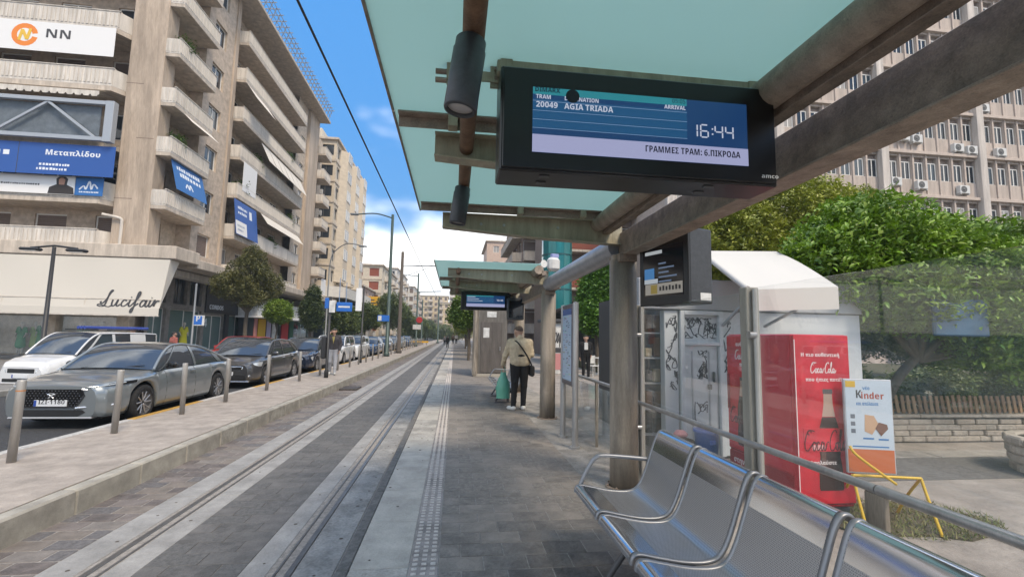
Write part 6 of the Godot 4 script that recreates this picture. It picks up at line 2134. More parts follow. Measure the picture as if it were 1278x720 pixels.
	for i in 40: fa.outline(PackedVector2Array([Vector2(-18.65 - 0.38 * i, 13.55), Vector2(-18.98 - 0.38 * i, 13.55), Vector2(-18.93 - 0.38 * i, 13.46), Vector2(-18.7 - 0.38 * i, 13.46)]), -25.3, -25.27)
	fa.quad(Vector3(-34, 13.75, -25.28), Vector3(-18.6, 13.75, -25.28), Vector3(-18.6, 13.95, -26.4), Vector3(-34, 13.95, -26.4))
	put("awning", fa, mats.parapet_white, b)
	# ground floor: fascia slab, shop fronts, the big cloth awning
	put("fascia", one_box(Vector3(-50, 5.12, -27.3), Vector3(-14.1, 5.78, -25.05), 0.03), mats.slab, b)
	put("fascia", one_box(Vector3(-17.2, 4.95, -58), Vector3(-14.2, 5.45, -27.31), 0.03), mats.slab, b)
	put("shop_floor", one_box(Vector3(-50, -0.05, -30), Vector3(-17.3, 0.12, -26.95)), mt("shop_floor", lin(0.2, 0.18, 0.16), 0.4), b)
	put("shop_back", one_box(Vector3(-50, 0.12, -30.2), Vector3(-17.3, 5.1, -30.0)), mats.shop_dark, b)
	for x in [-17.3, -20.75, -24.2, -27.6, -31.0, -34.5]:
		put("shop_column", one_box(Vector3(x - 0.3, 0.0, -27.2), Vector3(x + 0.3, 5.1, -26.7), 0.02), mats.render_beige, b)
	var pg := pane_mat("shop_glass", Color(0.8, 0.9, 0.9), 0.06)
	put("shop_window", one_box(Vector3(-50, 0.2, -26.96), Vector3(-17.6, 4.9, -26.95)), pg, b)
	var cl := G.new()
	var cr := []
	for j in 9:
		var v := j / 8.0
		var row := []
		for i in 60:
			var u := i / 59.0
			row.append(Vector3(lerpf(-50, lerpf(-14.34, -14.5, v), u), lerpf(5.08, 2.6, v), lerpf(-25.1, -24.86, v) + 0.035 * sin(v * PI) * sin(u * 62.0) - 0.03 * sin(v * PI)))
		cr.append(row)
	cl.sheet(cr)
	cl.box(Vector3(-50, 2.25, -24.87), Vector3(-14.52, 2.6, -24.85), 0.004)
	cl.tri(Vector3(-14.34, 5.08, -25.1), Vector3(-14.5, 2.6, -24.86), Vector3(-14.4, 5.08, -26.0))
	var cloth := put("shop_awning", cl, mt("awning_cloth", lin(0.58, 0.545, 0.485), 0.9), b)
	for k in 9: put("awning_seam", one_box(Vector3(-17.9 - 3.6 * k, 2.62, -24.885), Vector3(-17.88 - 3.6 * k, 3.02, -24.865)), mats.sun_cloth, cloth)
	put("awning_seam", one_box(Vector3(-50, 3.0, -24.9), Vector3(-14.5, 3.02, -24.885)), mats.slab, cloth)
	put("awning_bar", one_box(Vector3(-50, 2.2, -24.89), Vector3(-14.5, 2.245, -24.83)), mats.parapet_white, cloth)
	script_shop(Transform3D(Basis(Vector3.RIGHT, -0.097) * Basis.from_scale(Vector3(0.43, 0.43, 1)), Vector3(-17.2, 2.66, -24.86)), cloth, mats.ink_grey)
	# street side shop fronts
	var G1 := face(Vector3.FORWARD, Vector3.RIGHT, Vector3(-16.6, 0, -27.3))
	holes = [[0.3, 0.3, 1.5, 2.5], [2.2, 0.3, 3.4, 2.5], [6.0, 0.2, 2.6, 2.4], [9.2, 0.1, 3.2, 2.6], [13.0, 0.1, 4.5, 2.6], [18.0, 0.1, 5.0, 2.6], [23.5, 0.1, 5.5, 2.6]]
	var up := [[0.4, 3.1, 1.3, 1.6], [2.4, 3.1, 1.4, 1.6], [4.1, 3.1, 1.4, 1.6]]
	wall(b, G1, 30.5, 0.0, 4.95, holes + up, mt("shop_stone", lin(0.30, 0.275, 0.25), 0.8, 0, "blotch", 0.4), 0.3, "shop_front")
	for i in holes.size():
		var h: Array = holes[i]
		window(b, G1, h[0], h[1], h[2], h[3], "big", 0.2)
	for h in up: window(b, G1, h[0], h[1], h[2], h[3], "dark", 0.2)
	put("dark_cladding", one_box(Vector3(-16.58, 2.75, -57.5), Vector3(-16.5, 4.9, -33.2)), mats.shop_dark, b)
	put("dark_cladding", one_box(Vector3(-16.58, 0.0, -36.4), Vector3(-16.45, 2.74, -35.9)), mats.shop_dark, b)
	words("shop_sign", "CONDOS", 0.3, Transform3D(Basis(Vector3.UP, PI / 2), Vector3(-16.49, 2.9, -33.6)), mats.banner_ink, b, "Droid Sans", 700, 0.02, 1.1)
	words("shop_number", "4", 0.55, Transform3D(Basis(Vector3.UP, PI / 2), Vector3(-16.28, 1.6, -32.6)), mats.banner_ink, b, "Droid Sans", 400, 0.02)
	put("ledge_light", one_box(Vector3(-16.2, 4.55, -33), Vector3(-15.4, 4.9, -27.6), 0.02), mats.parapet_white, b)
	# white shop farther along with coloured posters under its fascia
	var w := thing("white_shop_front", "white shop front with yellow and red panels beneath its fascia, past the dark shop", "shop front", Vector3(-15.3, 0, -42.0))
	put("fascia", one_box(Vector3(-1.2, 2.75, -6.0), Vector3(0.25, 3.95, 4.2), 0.03), mats.white_paint, w)
	put("canopy", one_box(Vector3(-1.2, 2.6, -6.2), Vector3(0.9, 2.74, 4.6), 0.02), mats.cloth_white, w)
	var lines := [v2([0, 0.2, 0.3, 0.7, 0.5, 0.1, 0.8, 0.6, 1.0, 0.1]), v2([1.2, 0.5, 1.6, 0.6, 1.4, 0.1, 1.8, 0.2, 2.1, 0.6])]
	put("script_lettering", stroke(lines, 0.1, Transform3D(Basis(Vector3.UP, PI / 2), Vector3(0.27, 3.05, 2.2))), mats.slab, w)
	var cols := [[mt("poster_yellow", lin(0.62, 0.38, 0.02), 0.6), 2.0, 3.4], [mt("poster_lilac", lin(0.4, 0.36, 0.5), 0.6), 0.9, 1.7], [mats.white_paint, -0.6, 0.5], [mt("poster_red", lin(0.45, 0.02, 0.02), 0.6), -3.2, -1.6], [mt("poster_rose", lin(0.5, 0.22, 0.2), 0.6), 3.6, 4.1], [mt("poster_green", lin(0.02, 0.1, 0.05), 0.6), -4.6, -3.6]]
	for c in cols: put("poster_panel", one_box(Vector3(0.0, 0.4, c[1]), Vector3(0.06, 2.55, c[2])), c[0], w)
	put("glazing", one_box(Vector3(-1.1, 0, -6.0), Vector3(-0.02, 2.6, 4.2)), mats.window_glass, w)

func flats(called: String, label: String, lo: Vector3, hi: Vector3, mat: Material, floors: int, y0: float, faces: Array, roof := true) -> Node3D:
	# plain block; each face is [side, columns, window w, h, kind, balcony columns, parapet material]
	var b := thing(called, label, "building")
	put("body", one_box(lo + Vector3(0.25, 0, 0.25), hi - Vector3(0.25, 0.0, 0.25)), mat, b)
	var fh := (hi.y - y0) / floors
	for f in faces:
		var F: Transform3D
		var w: float
		match f[0]:
			"front":
				F = face(Vector3.RIGHT, Vector3.BACK, Vector3(lo.x, 0, hi.z)); w = hi.x - lo.x
			"east":
				F = face(Vector3.FORWARD, Vector3.RIGHT, Vector3(hi.x, 0, hi.z)); w = hi.z - lo.z
			"west":
				F = face(Vector3.BACK, Vector3.LEFT, Vector3(lo.x, 0, lo.z)); w = hi.z - lo.z
		var holes := []
		var cw: float = w / f[1]
		for k in floors:
			for c in f[1]: holes.append([cw * (c + 0.5) - f[2] / 2, y0 + fh * k + (fh - f[3]) * 0.55, f[2], f[3]])
		wall(b, F, w, lo.y, hi.y, holes, mat, 0.22)
		for h in holes: window(b, F, h[0], h[1], h[2], h[3], f[4], 0.15)
		for c in f[5]:
			for k in floors: balcony(b, F, cw * c + 0.1, cw * (c + 1) - 0.1, y0 + fh * k + 0.1, 1.1, 0.85, f[6], false)
		if f.size() > 7:
			for k in range(1, floors): 
				var g := G.new()
				g.x = F
				g.box(Vector3(0, y0 + fh * k - 0.12, 0), Vector3(w, y0 + fh * k + 0.12, 0.1), 0.02)
				put("string_course", g, f[7], b)
	if roof: put("roof", one_box(Vector3(lo.x - 0.3, hi.y, lo.z - 0.3), Vector3(hi.x + 0.3, hi.y + 0.3, hi.z + 0.3), 0.03), mats.slab, b)
	return b

func banners():
	var t := banner("white NN company banner with an orange round mark, top left of the corner flats", T(-40, 15.75, -25.45), 21.75, 1.6, mats.cloth_white)
	var em := G.new()
	var cx := 17.5
	for k in 2:
		var rr := []
		for i in 19:
			var a := TAU * (0.03 + 0.94 * i / 18.0) + (0.0 if k == 0 else PI)
			var r0 := 0.36
			var r1 := 0.62
			rr.append([Vector3(cx + cos(a) * r0, 0.82 + sin(a) * r0, 0.002 + 0.002 * k), Vector3(cx + cos(a) * r1, 0.82 + sin(a) * r1, 0.002 + 0.002 * k)])
		if k == 0: em.sheet(rr)
	put("round_mark", em, mt("orange_mark", lin(0.75, 0.22, 0.03), 0.6), t)
	var nl := G.new()
	nl.bar(Vector3(cx - 0.24, 0.5, 0.008), Vector3(cx - 0.12, 1.1, 0.008), 0.14, 0.01, Vector3.BACK)
	nl.bar(Vector3(cx - 0.12, 1.08, 0.011), Vector3(cx + 0.12, 0.58, 0.011), 0.14, 0.01, Vector3.BACK)
	nl.bar(Vector3(cx + 0.12, 0.56, 0.014), Vector3(cx + 0.26, 1.16, 0.014), 0.14, 0.01, Vector3.BACK)
	put("mark_letter", nl, mt("orange_light", lin(0.72, 0.45, 0.05), 0.6), t)
	words("banner_letters", "NN", 0.46, T(18.42, 0.6, 0.004), mats.ink_grey, t, "Droid Sans", 700, 0.006, 1.25)
	# steel truss with the grey panel behind, above the blue banners
	var st := thing("sign_truss", "light grey steel truss with grey panel above the blue banners of the corner flats", "truss")
	put("panel", one_box(Vector3(-34, 11.15, -25.2), Vector3(-18.3, 12.85, -25.15)), mt("truss_panel", lin(0.17, 0.2, 0.23), 0.6, 0.2, "blotch", 0.3), st)
	var chord := mt("truss_steel", lin(0.36, 0.39, 0.43), 0.5, 0.3)
	for y in [11.05, 12.95]: put("chord", one_box(Vector3(-34, y - 0.1, -25.05), Vector3(-17.7, y + 0.1, -24.85), 0.01), chord, st)
	put("end_post", one_box(Vector3(-17.9, 10.9, -25.15), Vector3(-17.5, 13.05, -24.8), 0.02), chord, st)
	for i in 3:
		var x := -18.3 - 5.0 * i
		for s in [-1.0, 1.0]:
			var g := G.new()
			g.bar(Vector3(x - 2.3, 12.85, -24.95), Vector3(x - 2.3 + 2.25 * s, 11.15, -24.95), 0.12, 0.12, Vector3.BACK, 0.01)
			put("diagonal", g, chord, st)
	t = banner("blue banner with white name in bold letters hanging under the grey truss", T(-34, 9.15, -25.1), 16.6, 1.6, mats.banner_blue)
	words("banner_letters", "Μεταπλίδου", 0.27, T(13.4, 0.9, 0.004), mats.banner_ink, t, "Droid Sans", 700, 0.006, 1.1)
	small_print(t, [[13.2, 0.45, 1.4, 0.13], [13.1, 0.22, 1.3, 0.13], [10.2, 0.9, 1.5, 0.3]], mats.banner_ink)
	put("seam", one_box(Vector3(12.2, 0.0, 0.0), Vector3(12.23, 1.6, 0.004)), mats.ink_grey, t)
	t = banner("white strip banner with a small portrait of a dark haired woman, below the blue one", T(-34, 8.25, -25.45), 14.65, 0.95, mats.cloth_white)
	small_print(t, [[10.6, 0.42, 2.4, 0.09], [8.6, 0.5, 1.4, 0.2]], mats.ink_grey)
	var pg := G.new()
	pg.outline(PackedVector2Array([Vector2(13.45, 0.02), Vector2(14.65, 0.02), Vector2(14.60, 0.35), Vector2(14.30, 0.5), Vector2(13.80, 0.5), Vector2(13.50, 0.35)]), 0.001, 0.004)
	pg.outline(PackedVector2Array([Vector2(13.82, 0.48), Vector2(14.28, 0.48), Vector2(14.32, 0.8), Vector2(14.20, 0.92), Vector2(13.92, 0.92), Vector2(13.78, 0.8)]), 0.001, 0.003)
	put("portrait", pg, mt("portrait_dark", lin(0.03, 0.025, 0.025), 0.7), t)
	var pf := G.new()
	pf.outline(PackedVector2Array([Vector2(13.93, 0.5), Vector2(14.17, 0.5), Vector2(14.20, 0.75), Vector2(14.10, 0.86), Vector2(13.98, 0.86), Vector2(13.90, 0.75)]), 0.005, 0.007)
	put("portrait_face", pf, mt("portrait_skin", lin(0.4, 0.22, 0.16), 0.7), t)
	t = banner("small blue panel with a white scribbled mark to the right of the woman's portrait", T(-19.33, 8.25, -25.45), 1.3, 0.95, mats.banner_blue2)
	put("mark", stroke([v2([0.2, 0.3, 0.4, 0.5, 0.5, 0.33, 0.65, 0.75, 0.75, 0.33, 0.85, 0.6, 1.05, 0.38])], 0.07, T(0, 0, 0.002), 0.006), mats.banner_ink, t)
	small_print(t, [[0.2, 0.15, 0.85, 0.07]], mats.banner_ink)
	# street side
	var E := Basis(Vector3.UP, PI / 2)
	t = banner("blue banner with white lines hung on the small balconies nearest the corner pier", Transform3D(E * Basis(Vector3.RIGHT, -0.25), Vector3(-15.05, 9.1, -26.3)), 3.1, 1.75, mats.banner_blue2)
	small_print(t, [[0.4, 1.25, 2.2, 0.24], [0.6, 0.9, 2.0, 0.24]], mats.banner_ink)
	put("mark", stroke([v2([1.0, 0.35, 1.2, 0.6, 1.35, 0.35, 1.5, 0.65, 1.7, 0.35])], 0.1, T(0, 0, 0.002), 0.006), mats.banner_ink, t)
	t = banner("tall blue banner with white lines on the long balconies above the pavement tree", Transform3D(E * Basis(Vector3.RIGHT, -0.12), Vector3(-15.05, 8.2, -33.3)), 3.6, 2.5, mats.banner_blue)
	small_print(t, [[0.5, 1.9, 1.4, 0.2], [0.5, 1.55, 1.2, 0.2], [2.3, 1.5, 0.2, 0.7]], mats.banner_ink)
	put("white_corner", one_box(Vector3(0.05, 0.05, 0.0), Vector3(1.75, 1.0, 0.004)), mats.cloth_white, t)
	small_print(t, [[0.3, 0.6, 1.1, 0.15], [0.3, 0.3, 0.9, 0.15]], mats.banner_blue2)

func left_street():
	flats_a()
	banners()
	# shop window figures
	var gd := mt("green_dress", lin(0.03, 0.22, 0.08), 0.7)
	var yd := mt("yellow_dress", lin(0.5, 0.48, 0.03), 0.7)
	var pd := mt("pale_dress", lin(0.35, 0.4, 0.3), 0.7)
	var bd := mt("blush_dress", lin(0.4, 0.27, 0.2), 0.7)
	mannequin(Vector3(-22.35, 0.12, -27.2), "mannequin in green dress in the leftmost shop window", gd)
	mannequin(Vector3(-21.95, 0.12, -27.5), "mannequin in pale green dress between the two green ones in the shop window", mt("lime_dress", lin(0.32, 0.42, 0.12), 0.7))
	mannequin(Vector3(-21.45, 0.2, -27.25), "mannequin in green top next to the lamp post in the shop window", gd)
	mannequin(Vector3(-19.55, 0.2, -27.3), "mannequin in grey dress in the shop window above the white van", pd)
	mannequin(Vector3(-18.7, 0.2, -27.4), "mannequin in pale dress behind the corner window pane", bd)
	mannequin(Vector3(-16.25, 0.3, -30.4), "mannequin in yellow top in the street side window past the corner", yd, 60)
	var v := func(x: float, y: float, z: float) -> Vector3: return Vector3(x, y, z)
	mt("render_cream", lin(0.64, 0.55, 0.43), 0.9, 0, "plain", 0.25)
	mt("render_pale", lin(0.62, 0.56, 0.46), 0.9, 0, "plain", 0.25)
	mt("render_white", lin(0.66, 0.64, 0.60), 0.9, 0, "plain", 0.25)
	mt("render_sun_tinted", lin(0.62, 0.50, 0.33), 0.9, 0, "plain", 0.25)  # warm cream, with far sunlight put into the wall colour
	mt("render_rose", lin(0.50, 0.38, 0.33), 0.9, 0, "plain", 0.25)
	# flats with bay windows
	var b := flats("bay_window_flats", "cream flats with rows of dark double windows and stepped bays past the corner block", v.call(-27, 7.2, -75), v.call(-15.4, 25.6, -58.5), mats.render_cream, 7, 7.2, [["front", 5, 1.7, 1.35, "dark", [], null, mats.slab], ["east", 6, 1.5, 1.5, "white", [], null, mats.slab]])
	for i in 3:
		var z := -60.5 - 5.2 * i
		var g := G.new()
		g.slab(PackedVector2Array([Vector2(-15.4, z), Vector2(-14.6, z - 0.9), Vector2(-14.6, z - 3.2), Vector2(-15.4, z - 4.1)]), 8.0, 25.2)
		var bay := put("bay", g, mats.render_cream, b)
		for k in 7:
			var o := face(Vector3.FORWARD, Vector3.RIGHT, Vector3(-14.58, 0, z - 0.95))
			window(bay, o, 0.1, 8.4 + 2.6 * k, 1.0, 1.4, "bay", -0.02)
			window(bay, o, 1.2, 8.4 + 2.6 * k, 1.0, 1.4, "bay", -0.02)
	put("upper_terrace", one_box(Vector3(-26, 25.95, -73), Vector3(-18, 28.2, -61), 0.05), mats.render_pale, b)
	var base := G.new()
	base.slab(PackedVector2Array([Vector2(-27, -58.0), Vector2(-15.6, -58.0), Vector2(-13.6, -59.4), Vector2(-13.4, -76), Vector2(-27, -76)]), 5.9, 7.2)
	put("wide_balcony", base, mats.render_white, b)
	put("shop_band", one_box(Vector3(-27, 0, -75.5), Vector3(-15.8, 5.89, -58.8)), mats.window_glass_b, b)
	put("ledge", one_box(Vector3(-27, 3.6, -76), Vector3(-13.2, 4.0, -57.6), 0.03), mats.parapet_white, b)
	var aw := G.new()
	aw.quad(Vector3(-14.9, 5.85, -60), Vector3(-13.0, 4.9, -60), Vector3(-13.0, 4.9, -75), Vector3(-14.9, 5.85, -75))
	put("awning", aw, mats.ink_grey, b)
	for k in 6: aircon(face(Vector3.RIGHT, Vector3.BACK, Vector3(-27, 0, -58.5)), 9.9, 8.0 + 2.63 * k, "air conditioner beside a dark window on the cream flats, %s" % ["lowest", "second from below", "third from below", "third from the top", "second from the top", "topmost"][k])
	# next along
	flats("cream_flats", "narrow cream flats with red brown top windows and a blank side wall", v.call(-20, 0, -112), v.call(-14.0, 14.4, -90), mats.render_pale, 5, 1.5, [["front", 2, 1.9, 1.7, "red", [], null, mats.slab], ["east", 7, 1.3, 1.5, "white", [1, 3, 5], mats.parapet_white]])
	flats("rose_flats", "low rose coloured building with shop awnings beyond the bay window flats", v.call(-22, 0, -89.5), v.call(-15.2, 9.2, -77), mats.render_rose, 3, 1.0, [["front", 3, 1.4, 1.4, "white", [], null], ["east", 4, 1.5, 1.5, "white", [0, 2], mats.parapet_white]])
	flats("tower_flats", "tall pale flats with balconies behind the cream ones", v.call(-24, 0, -140), v.call(-14.5, 17.5, -116), mats.render_white, 6, 1.5, [["front", 4, 1.3, 1.5, "white", [0, 3], mats.parapet_white], ["east", 7, 1.3, 1.5, "shutter", [1, 3, 5], mats.parapet_white]])
	flats("white_flats", "white flats with stacked red brown balconies far down on the left", v.call(-19, 0, -165), v.call(-12.6, 15.8, -143), mats.render_white, 6, 1.0, [["front", 4, 1.2, 1.5, "shutter", [1, 2], mats.slab], ["east", 6, 1.3, 1.5, "shutter", [0, 2, 4], mats.slab]])
	flats("closing_flats", "cream flats toned as sunlit that close the street in the distance, left one", v.call(-20, 0, -246), v.call(-3.5, 20.0, -226), mats.render_sun_tinted, 7, 1.0, [["front", 7, 1.3, 1.6, "shutter", [1, 3, 5], mats.slab]])
	flats("closing_flats", "paler cream flats that close the street in the distance, right one", v.call(-3.0, 0, -262), v.call(14, 23.5, -240), mats.render_cream, 8, 1.0, [["front", 7, 1.3, 1.6, "shutter", [0, 2, 4, 6], mats.parapet_white]])
	flats("closing_flats", "small building toned as sunlit with a rounded gable in front of the distant flats", v.call(-7.5, 0, -222), v.call(4.5, 15.5, -206), mats.render_sun_tinted, 5, 1.0, [["front", 5, 1.3, 1.6, "shutter", [0, 4], mats.slab]])

func far_said(z: float) -> String:
	# which distant bollard it is, counted from the last pole passed
	var marks := [[-27.2, "the bus stop sign"], [-35.2, "the green tram pole"], [-41.5, "the thick wooden pole"], [-64.5, "the pole with red and white signs"], [-74.0, "the yellow barrier"]]
	var last = marks[0]
	for m in marks:
		if z < m[0]: last = m
	var n := int((last[0] - z) / 2.15)
	return "%s steel bollard past %s" % [["first", "second", "third", "fourth", "fifth", "sixth", "seventh", "eighth", "ninth", "tenth", "eleventh"][n], last[1]]

func bollards():
	var proto: Node3D
	var zs := [-6.6, -8.3, -10.1, -11.8, -14.1, -16.75, -19.05, -21.6, -23.8, -25.8]
	var said := ["nearest steel bollard at the left edge, with an orange ring near its top", "second steel bollard, in front of the silver saloon's headlight", "third steel bollard, before the silver saloon's rear door", "fourth steel bollard, at the silver saloon's rear wheel", "fifth steel bollard, before the dark grey saloon's front wheel", "sixth steel bollard, before the dark grey saloon's rear wheel", "seventh steel bollard, just left of the black sign pole", "eighth steel bollard, right of the man on the phone", "ninth steel bollard, before the white car's door", "tenth steel bollard, before the rear of the white car"]
	var z := -27.9
	while z > -78.0:
		zs.append(z)
		z -= 2.15
	for i in zs.size():
		var t: Node3D
		if i == 0:
			var g := G.new()
			g.lathe([Vector2(0.0, -0.02), Vector2(0.046, -0.02), Vector2(0.046, 0.985), Vector2(0.042, 0.998), Vector2(0.0, 1.0)], 20)
			t = thing("bollard", "", "bollard", Vector3.ZERO, 0)
			put("tube", g, mt("bollard_steel", lin(0.50, 0.475, 0.44), 0.42, 0.35, "streak", 1.0), t)
			proto = t
		else:
			t = proto.duplicate()
			t.name = "bollard"
			add_child(t, true)
		var x := lerpf(-5.36, -5.02, clampf((-zs[i] - 6.6) / 19.0, 0, 1))
		t.position = Vector3(x, MEDIAN_Y, zs[i])
		t.rotation_degrees = Vector3(rng.randf_range(-1.0, 1.0), rng.randf() * 360, rng.randf_range(-1.2, 1.2))
		tag(t, said[i] if i < said.size() else far_said(zs[i]), "bollard", "steel bollards along the median" if i < said.size() else "distant steel bollards along the median")
	var ring := G.new()
	ring.lathe([Vector2(0.0475, 0.86), Vector2(0.0475, 0.875)], 20, true)
	put("orange_ring", ring, mt("orange_ring", lin(0.5, 0.2, 0.05), 0.6), proto)

func street_things():
	bollards()
	var grey := mt("pole_grey", lin(0.17, 0.18, 0.19), 0.5, 0.3)
	var green := mt("pole_green", lin(0.07, 0.11, 0.10), 0.5, 0.2, "streak", 0.4)
	var wood := mt("pole_wood", lin(0.12, 0.10, 0.085), 0.85, 0, "streak", 0.8)
	var blackm := mt("pole_black", lin(0.02, 0.02, 0.022), 0.5)
	var sign_blue := mt("sign_blue", lin(0.015, 0.12, 0.45), 0.4)
	var pole := func(t: Node3D, r0: float, r1: float, h: float, m: Material):
		var g := G.new()
		g.lathe([Vector2(0, 0), Vector2(r0 * 1.6, 0), Vector2(r0 * 1.5, 0.25), Vector2(r0, 0.3), Vector2(r1, h), Vector2(0, h)], 14)
		put("pole", g, m, t)
	# two-armed lamp in front of the shop
	var t := thing("street_lamp", "dark street lamp with two flat heads in front of the Lucifair awning", "street lamp", Vector3(-14.1, -0.06, -18.0))
	pole.call(t, 0.08, 0.055, 4.45, blackm)
	var g := G.new()
	g.tube([Vector3(-0.75, 4.4, 0), Vector3(0, 4.5, 0), Vector3(0.75, 4.42, 0)], 0.035, 8)
	put("cross_arm", g, blackm, t)
	for s in [-1.0, 1.0]:
		var h := G.new()
		h.box(Vector3(minf(0.42 * s, 1.05 * s), 4.3, -0.14), Vector3(maxf(0.42 * s, 1.05 * s), 4.4, 0.14), 0.045)
		var hd := put("lamp_head", h, blackm, t)
		put("lamp_glass", one_box(Vector3(minf(0.5 * s, 0.98 * s), 4.285, -0.1), Vector3(maxf(0.5 * s, 0.98 * s), 4.3, 0.1)), mats.lamp_lens, hd)
	t = thing("parking_sign", "blue parking sign on a thin grey pole before the dark street side shop", "road sign", Vector3(-12.6, -0.06, -24.3))
	pole.call(t, 0.05, 0.04, 3.9, grey)
	put("plate", one_box(Vector3(0.02, 1.85, -0.02), Vector3(0.5, 2.35, 0.02), 0.01), mats.white_paint, t)
	put("blue_field", one_box(Vector3(0.02, 1.9, 0.02), Vector3(0.4, 2.32, 0.026)), sign_blue, t)
	words("sign_letter", "P", 0.28, T(0.1, 1.96, 0.026), mats.white_paint, t, "Droid Sans", 700, 0.004)
	t = thing("sign_pole", "black sign pole with blue direction plates beside the man on the phone", "sign pole", Vector3(-4.66, MEDIAN_Y, -18.1))
	pole.call(t, 0.05, 0.05, 3.0, blackm)
	put("plate", one_box(Vector3(-0.2, 2.55, -0.02), Vector3(0.02, 2.95, 0.02), 0.02), sign_blue, t)
	put("plate", one_box(Vector3(-0.02, 2.4, 0.05), Vector3(0.2, 2.85, 0.08), 0.01), mats.white_paint, t)
	put("plate", one_box(Vector3(0.22, 2.45, -0.02), Vector3(0.8, 2.8, 0.02), 0.03), sign_blue, t)
	small_print(t, [], mats.white_paint)
	var pr := put("plate_words", one_box(Vector3(0.3, 2.6, 0.02), Vector3(0.72, 2.66, 0.024)), mats.white_paint, t)
	put("litter_box", one_box(Vector3(-0.22, 0.7, -0.12), Vector3(-0.05, 1.5, 0.12), 0.03), blackm, t)
	t = thing("bus_stop_sign", "tall narrow white bus stop sign on a dark pole among the white cars", "bus stop sign", Vector3(-5.2, MEDIAN_Y, -27.2))
	pole.call(t, 0.05, 0.045, 4.3, blackm)
	put("board", one_box(Vector3(-0.42, 2.9, -0.04), Vector3(-0.08, 4.2, 0.04), 0.02), mats.cloth_white, t)
	small_print(t, [[-0.38, 3.9, 0.2, 0.08], [-0.38, 3.6, 0.22, 0.08], [-0.38, 3.3, 0.2, 0.08]], grey)
	# poles of the overhead line
	t = thing("tram_pole", "green grey tram pole with a long arm to the left and a blue plate", "tram pole", Vector3(-4.9, MEDIAN_Y, -35.2))
	pole.call(t, 0.14, 0.1, 10.6, green)
	g = G.new()
	g.tube(smooth_line([Vector3(-2.6, 10.5, 0), Vector3(-1.2, 10.62, 0), Vector3(0.1, 10.3, 0)], 5), 0.05, 8)
	put("arm", g, green, t)
	put("lamp_head", one_box(Vector3(-3.1, 10.42, -0.12), Vector3(-2.5, 10.56, 0.12), 0.04), grey, t)
	put("plate", one_box(Vector3(-0.75, 2.55, -0.02), Vector3(0.1, 3.0, 0.16), 0.02), sign_blue, t)
	put("plate_print", one_box(Vector3(-0.7, 2.6, 0.16), Vector3(-0.45, 2.95, 0.166)), mats.white_paint, t)
	t = thing("tram_pole", "thick brown wooden looking pole beside the track, right of the green pole", "tram pole", Vector3(-4.77, MEDIAN_Y, -41.5))
	pole.call(t, 0.17, 0.13, 8.9, wood)
	g = G.new()
	g.tube([Vector3(0, 7.6, 0), Vector3(2.9, 7.75, 0)], 0.045, 8)
	g.tube([Vector3(0, 6.6, 0), Vector3(2.4, 7.6, 0)], 0.025, 6)
	put("arm", g, grey, t)
	t = thing("tram_pole", "dark pole with red and white traffic signs farther along the median", "tram pole", Vector3(-5.15, MEDIAN_Y, -64.5))
	pole.call(t, 0.13, 0.1, 10.0, green)
	g = G.new()
	g.tube([Vector3(0.0, 9.6, 0), Vector3(-2.0, 9.7, 0)], 0.05, 8)
	g.tube([Vector3(0, 7.4, 0), Vector3(3.1, 7.6, 0)], 0.05, 8)
	put("arm", g, green, t)
	g = G.new()
	g.x = Transform3D(Basis(Vector3.RIGHT, PI / 2), Vector3(0.35, 3.6, 0.16))
	g.lathe([Vector2(0, 0.02), Vector2(0.42, 0.02), Vector2(0.42, 0.0), Vector2(0, 0)], 20, true)
	put("red_sign", g, mt("sign_red", lin(0.4, 0.02, 0.02), 0.5), t)
	put("white_sign", one_box(Vector3(-0.5, 2.3, 0.14), Vector3(0.6, 2.95, 0.18), 0.02), mats.white_paint, t)
	for q in [[-0.9, -92.0, "slim distant tram pole between the walkers and the far trees"], [-4.6, -100.0, "distant tram pole at the far end of the median"]]:
		t = thing("tram_pole", q[2], "tram pole", Vector3(q[0] - 2.3, MEDIAN_Y, q[1]))
		pole.call(t, 0.16, 0.12, 9.0, green)
		g = G.new()
		g.tube([Vector3(0, 7.4, 0), Vector3(2.6, 7.6, 0)], 0.05, 8)
		put("arm", g, green, t)
	t = thing("contact_wire", "black overhead tram wire running above the middle of the track", "wire")
	g = G.new()
	var pts := []
	for i in 24: pts.append(Vector3(-2.03, 5.55 + 0.06 * absf(sin(i * 0.8)), 12.0 - 10.0 * i))
	g.tube(pts, 0.019, 6)
	put("wire", g, blackm, t)
	t = thing("span_wire", "thin wire spanning from the dark pole across the track", "wire")
	g = G.new()
	g.tube(smooth_line([Vector3(-4.77, 7.7, -41.5), Vector3(1.2, 7.5, -41.3), Vector3(5.6, 7.9, -41.0)], 5), 0.012, 5)
	put("wire", g, blackm, t)
	# arched lamp and flag poles on the left pavement
	t = thing("street_lamp", "tall grey lamp post with a curved arm in front of the cream flats", "street lamp", Vector3(-12.4, -0.06, -47.0))
	pole.call(t, 0.09, 0.06, 8.0, grey)
	g = G.new()
	g.tube(smooth_line([Vector3(0, 7.9, 0), Vector3(0.3, 9.4, 0), Vector3(1.5, 10.4, 0), Vector3(2.9, 10.3, 0)], 6), 0.05, 8)
	put("curved_arm", g, grey, t)
	put("lamp_head", one_box(Vector3(2.7, 10.15, -0.15), Vector3(3.5, 10.3, 0.15), 0.05), grey, t)
	for q in [[-12.6, -52.5, "nearer of two slim blue flag poles on the left pavement"], [-12.9, -57.0, "farther of two slim blue flag poles on the left pavement"]]:
		t = thing("flag_pole", q[2], "flag pole", Vector3(q[0], -0.06, q[1]))
		pole.call(t, 0.05, 0.035, 7.6, mt("pole_blue", lin(0.12, 0.2, 0.36), 0.5))
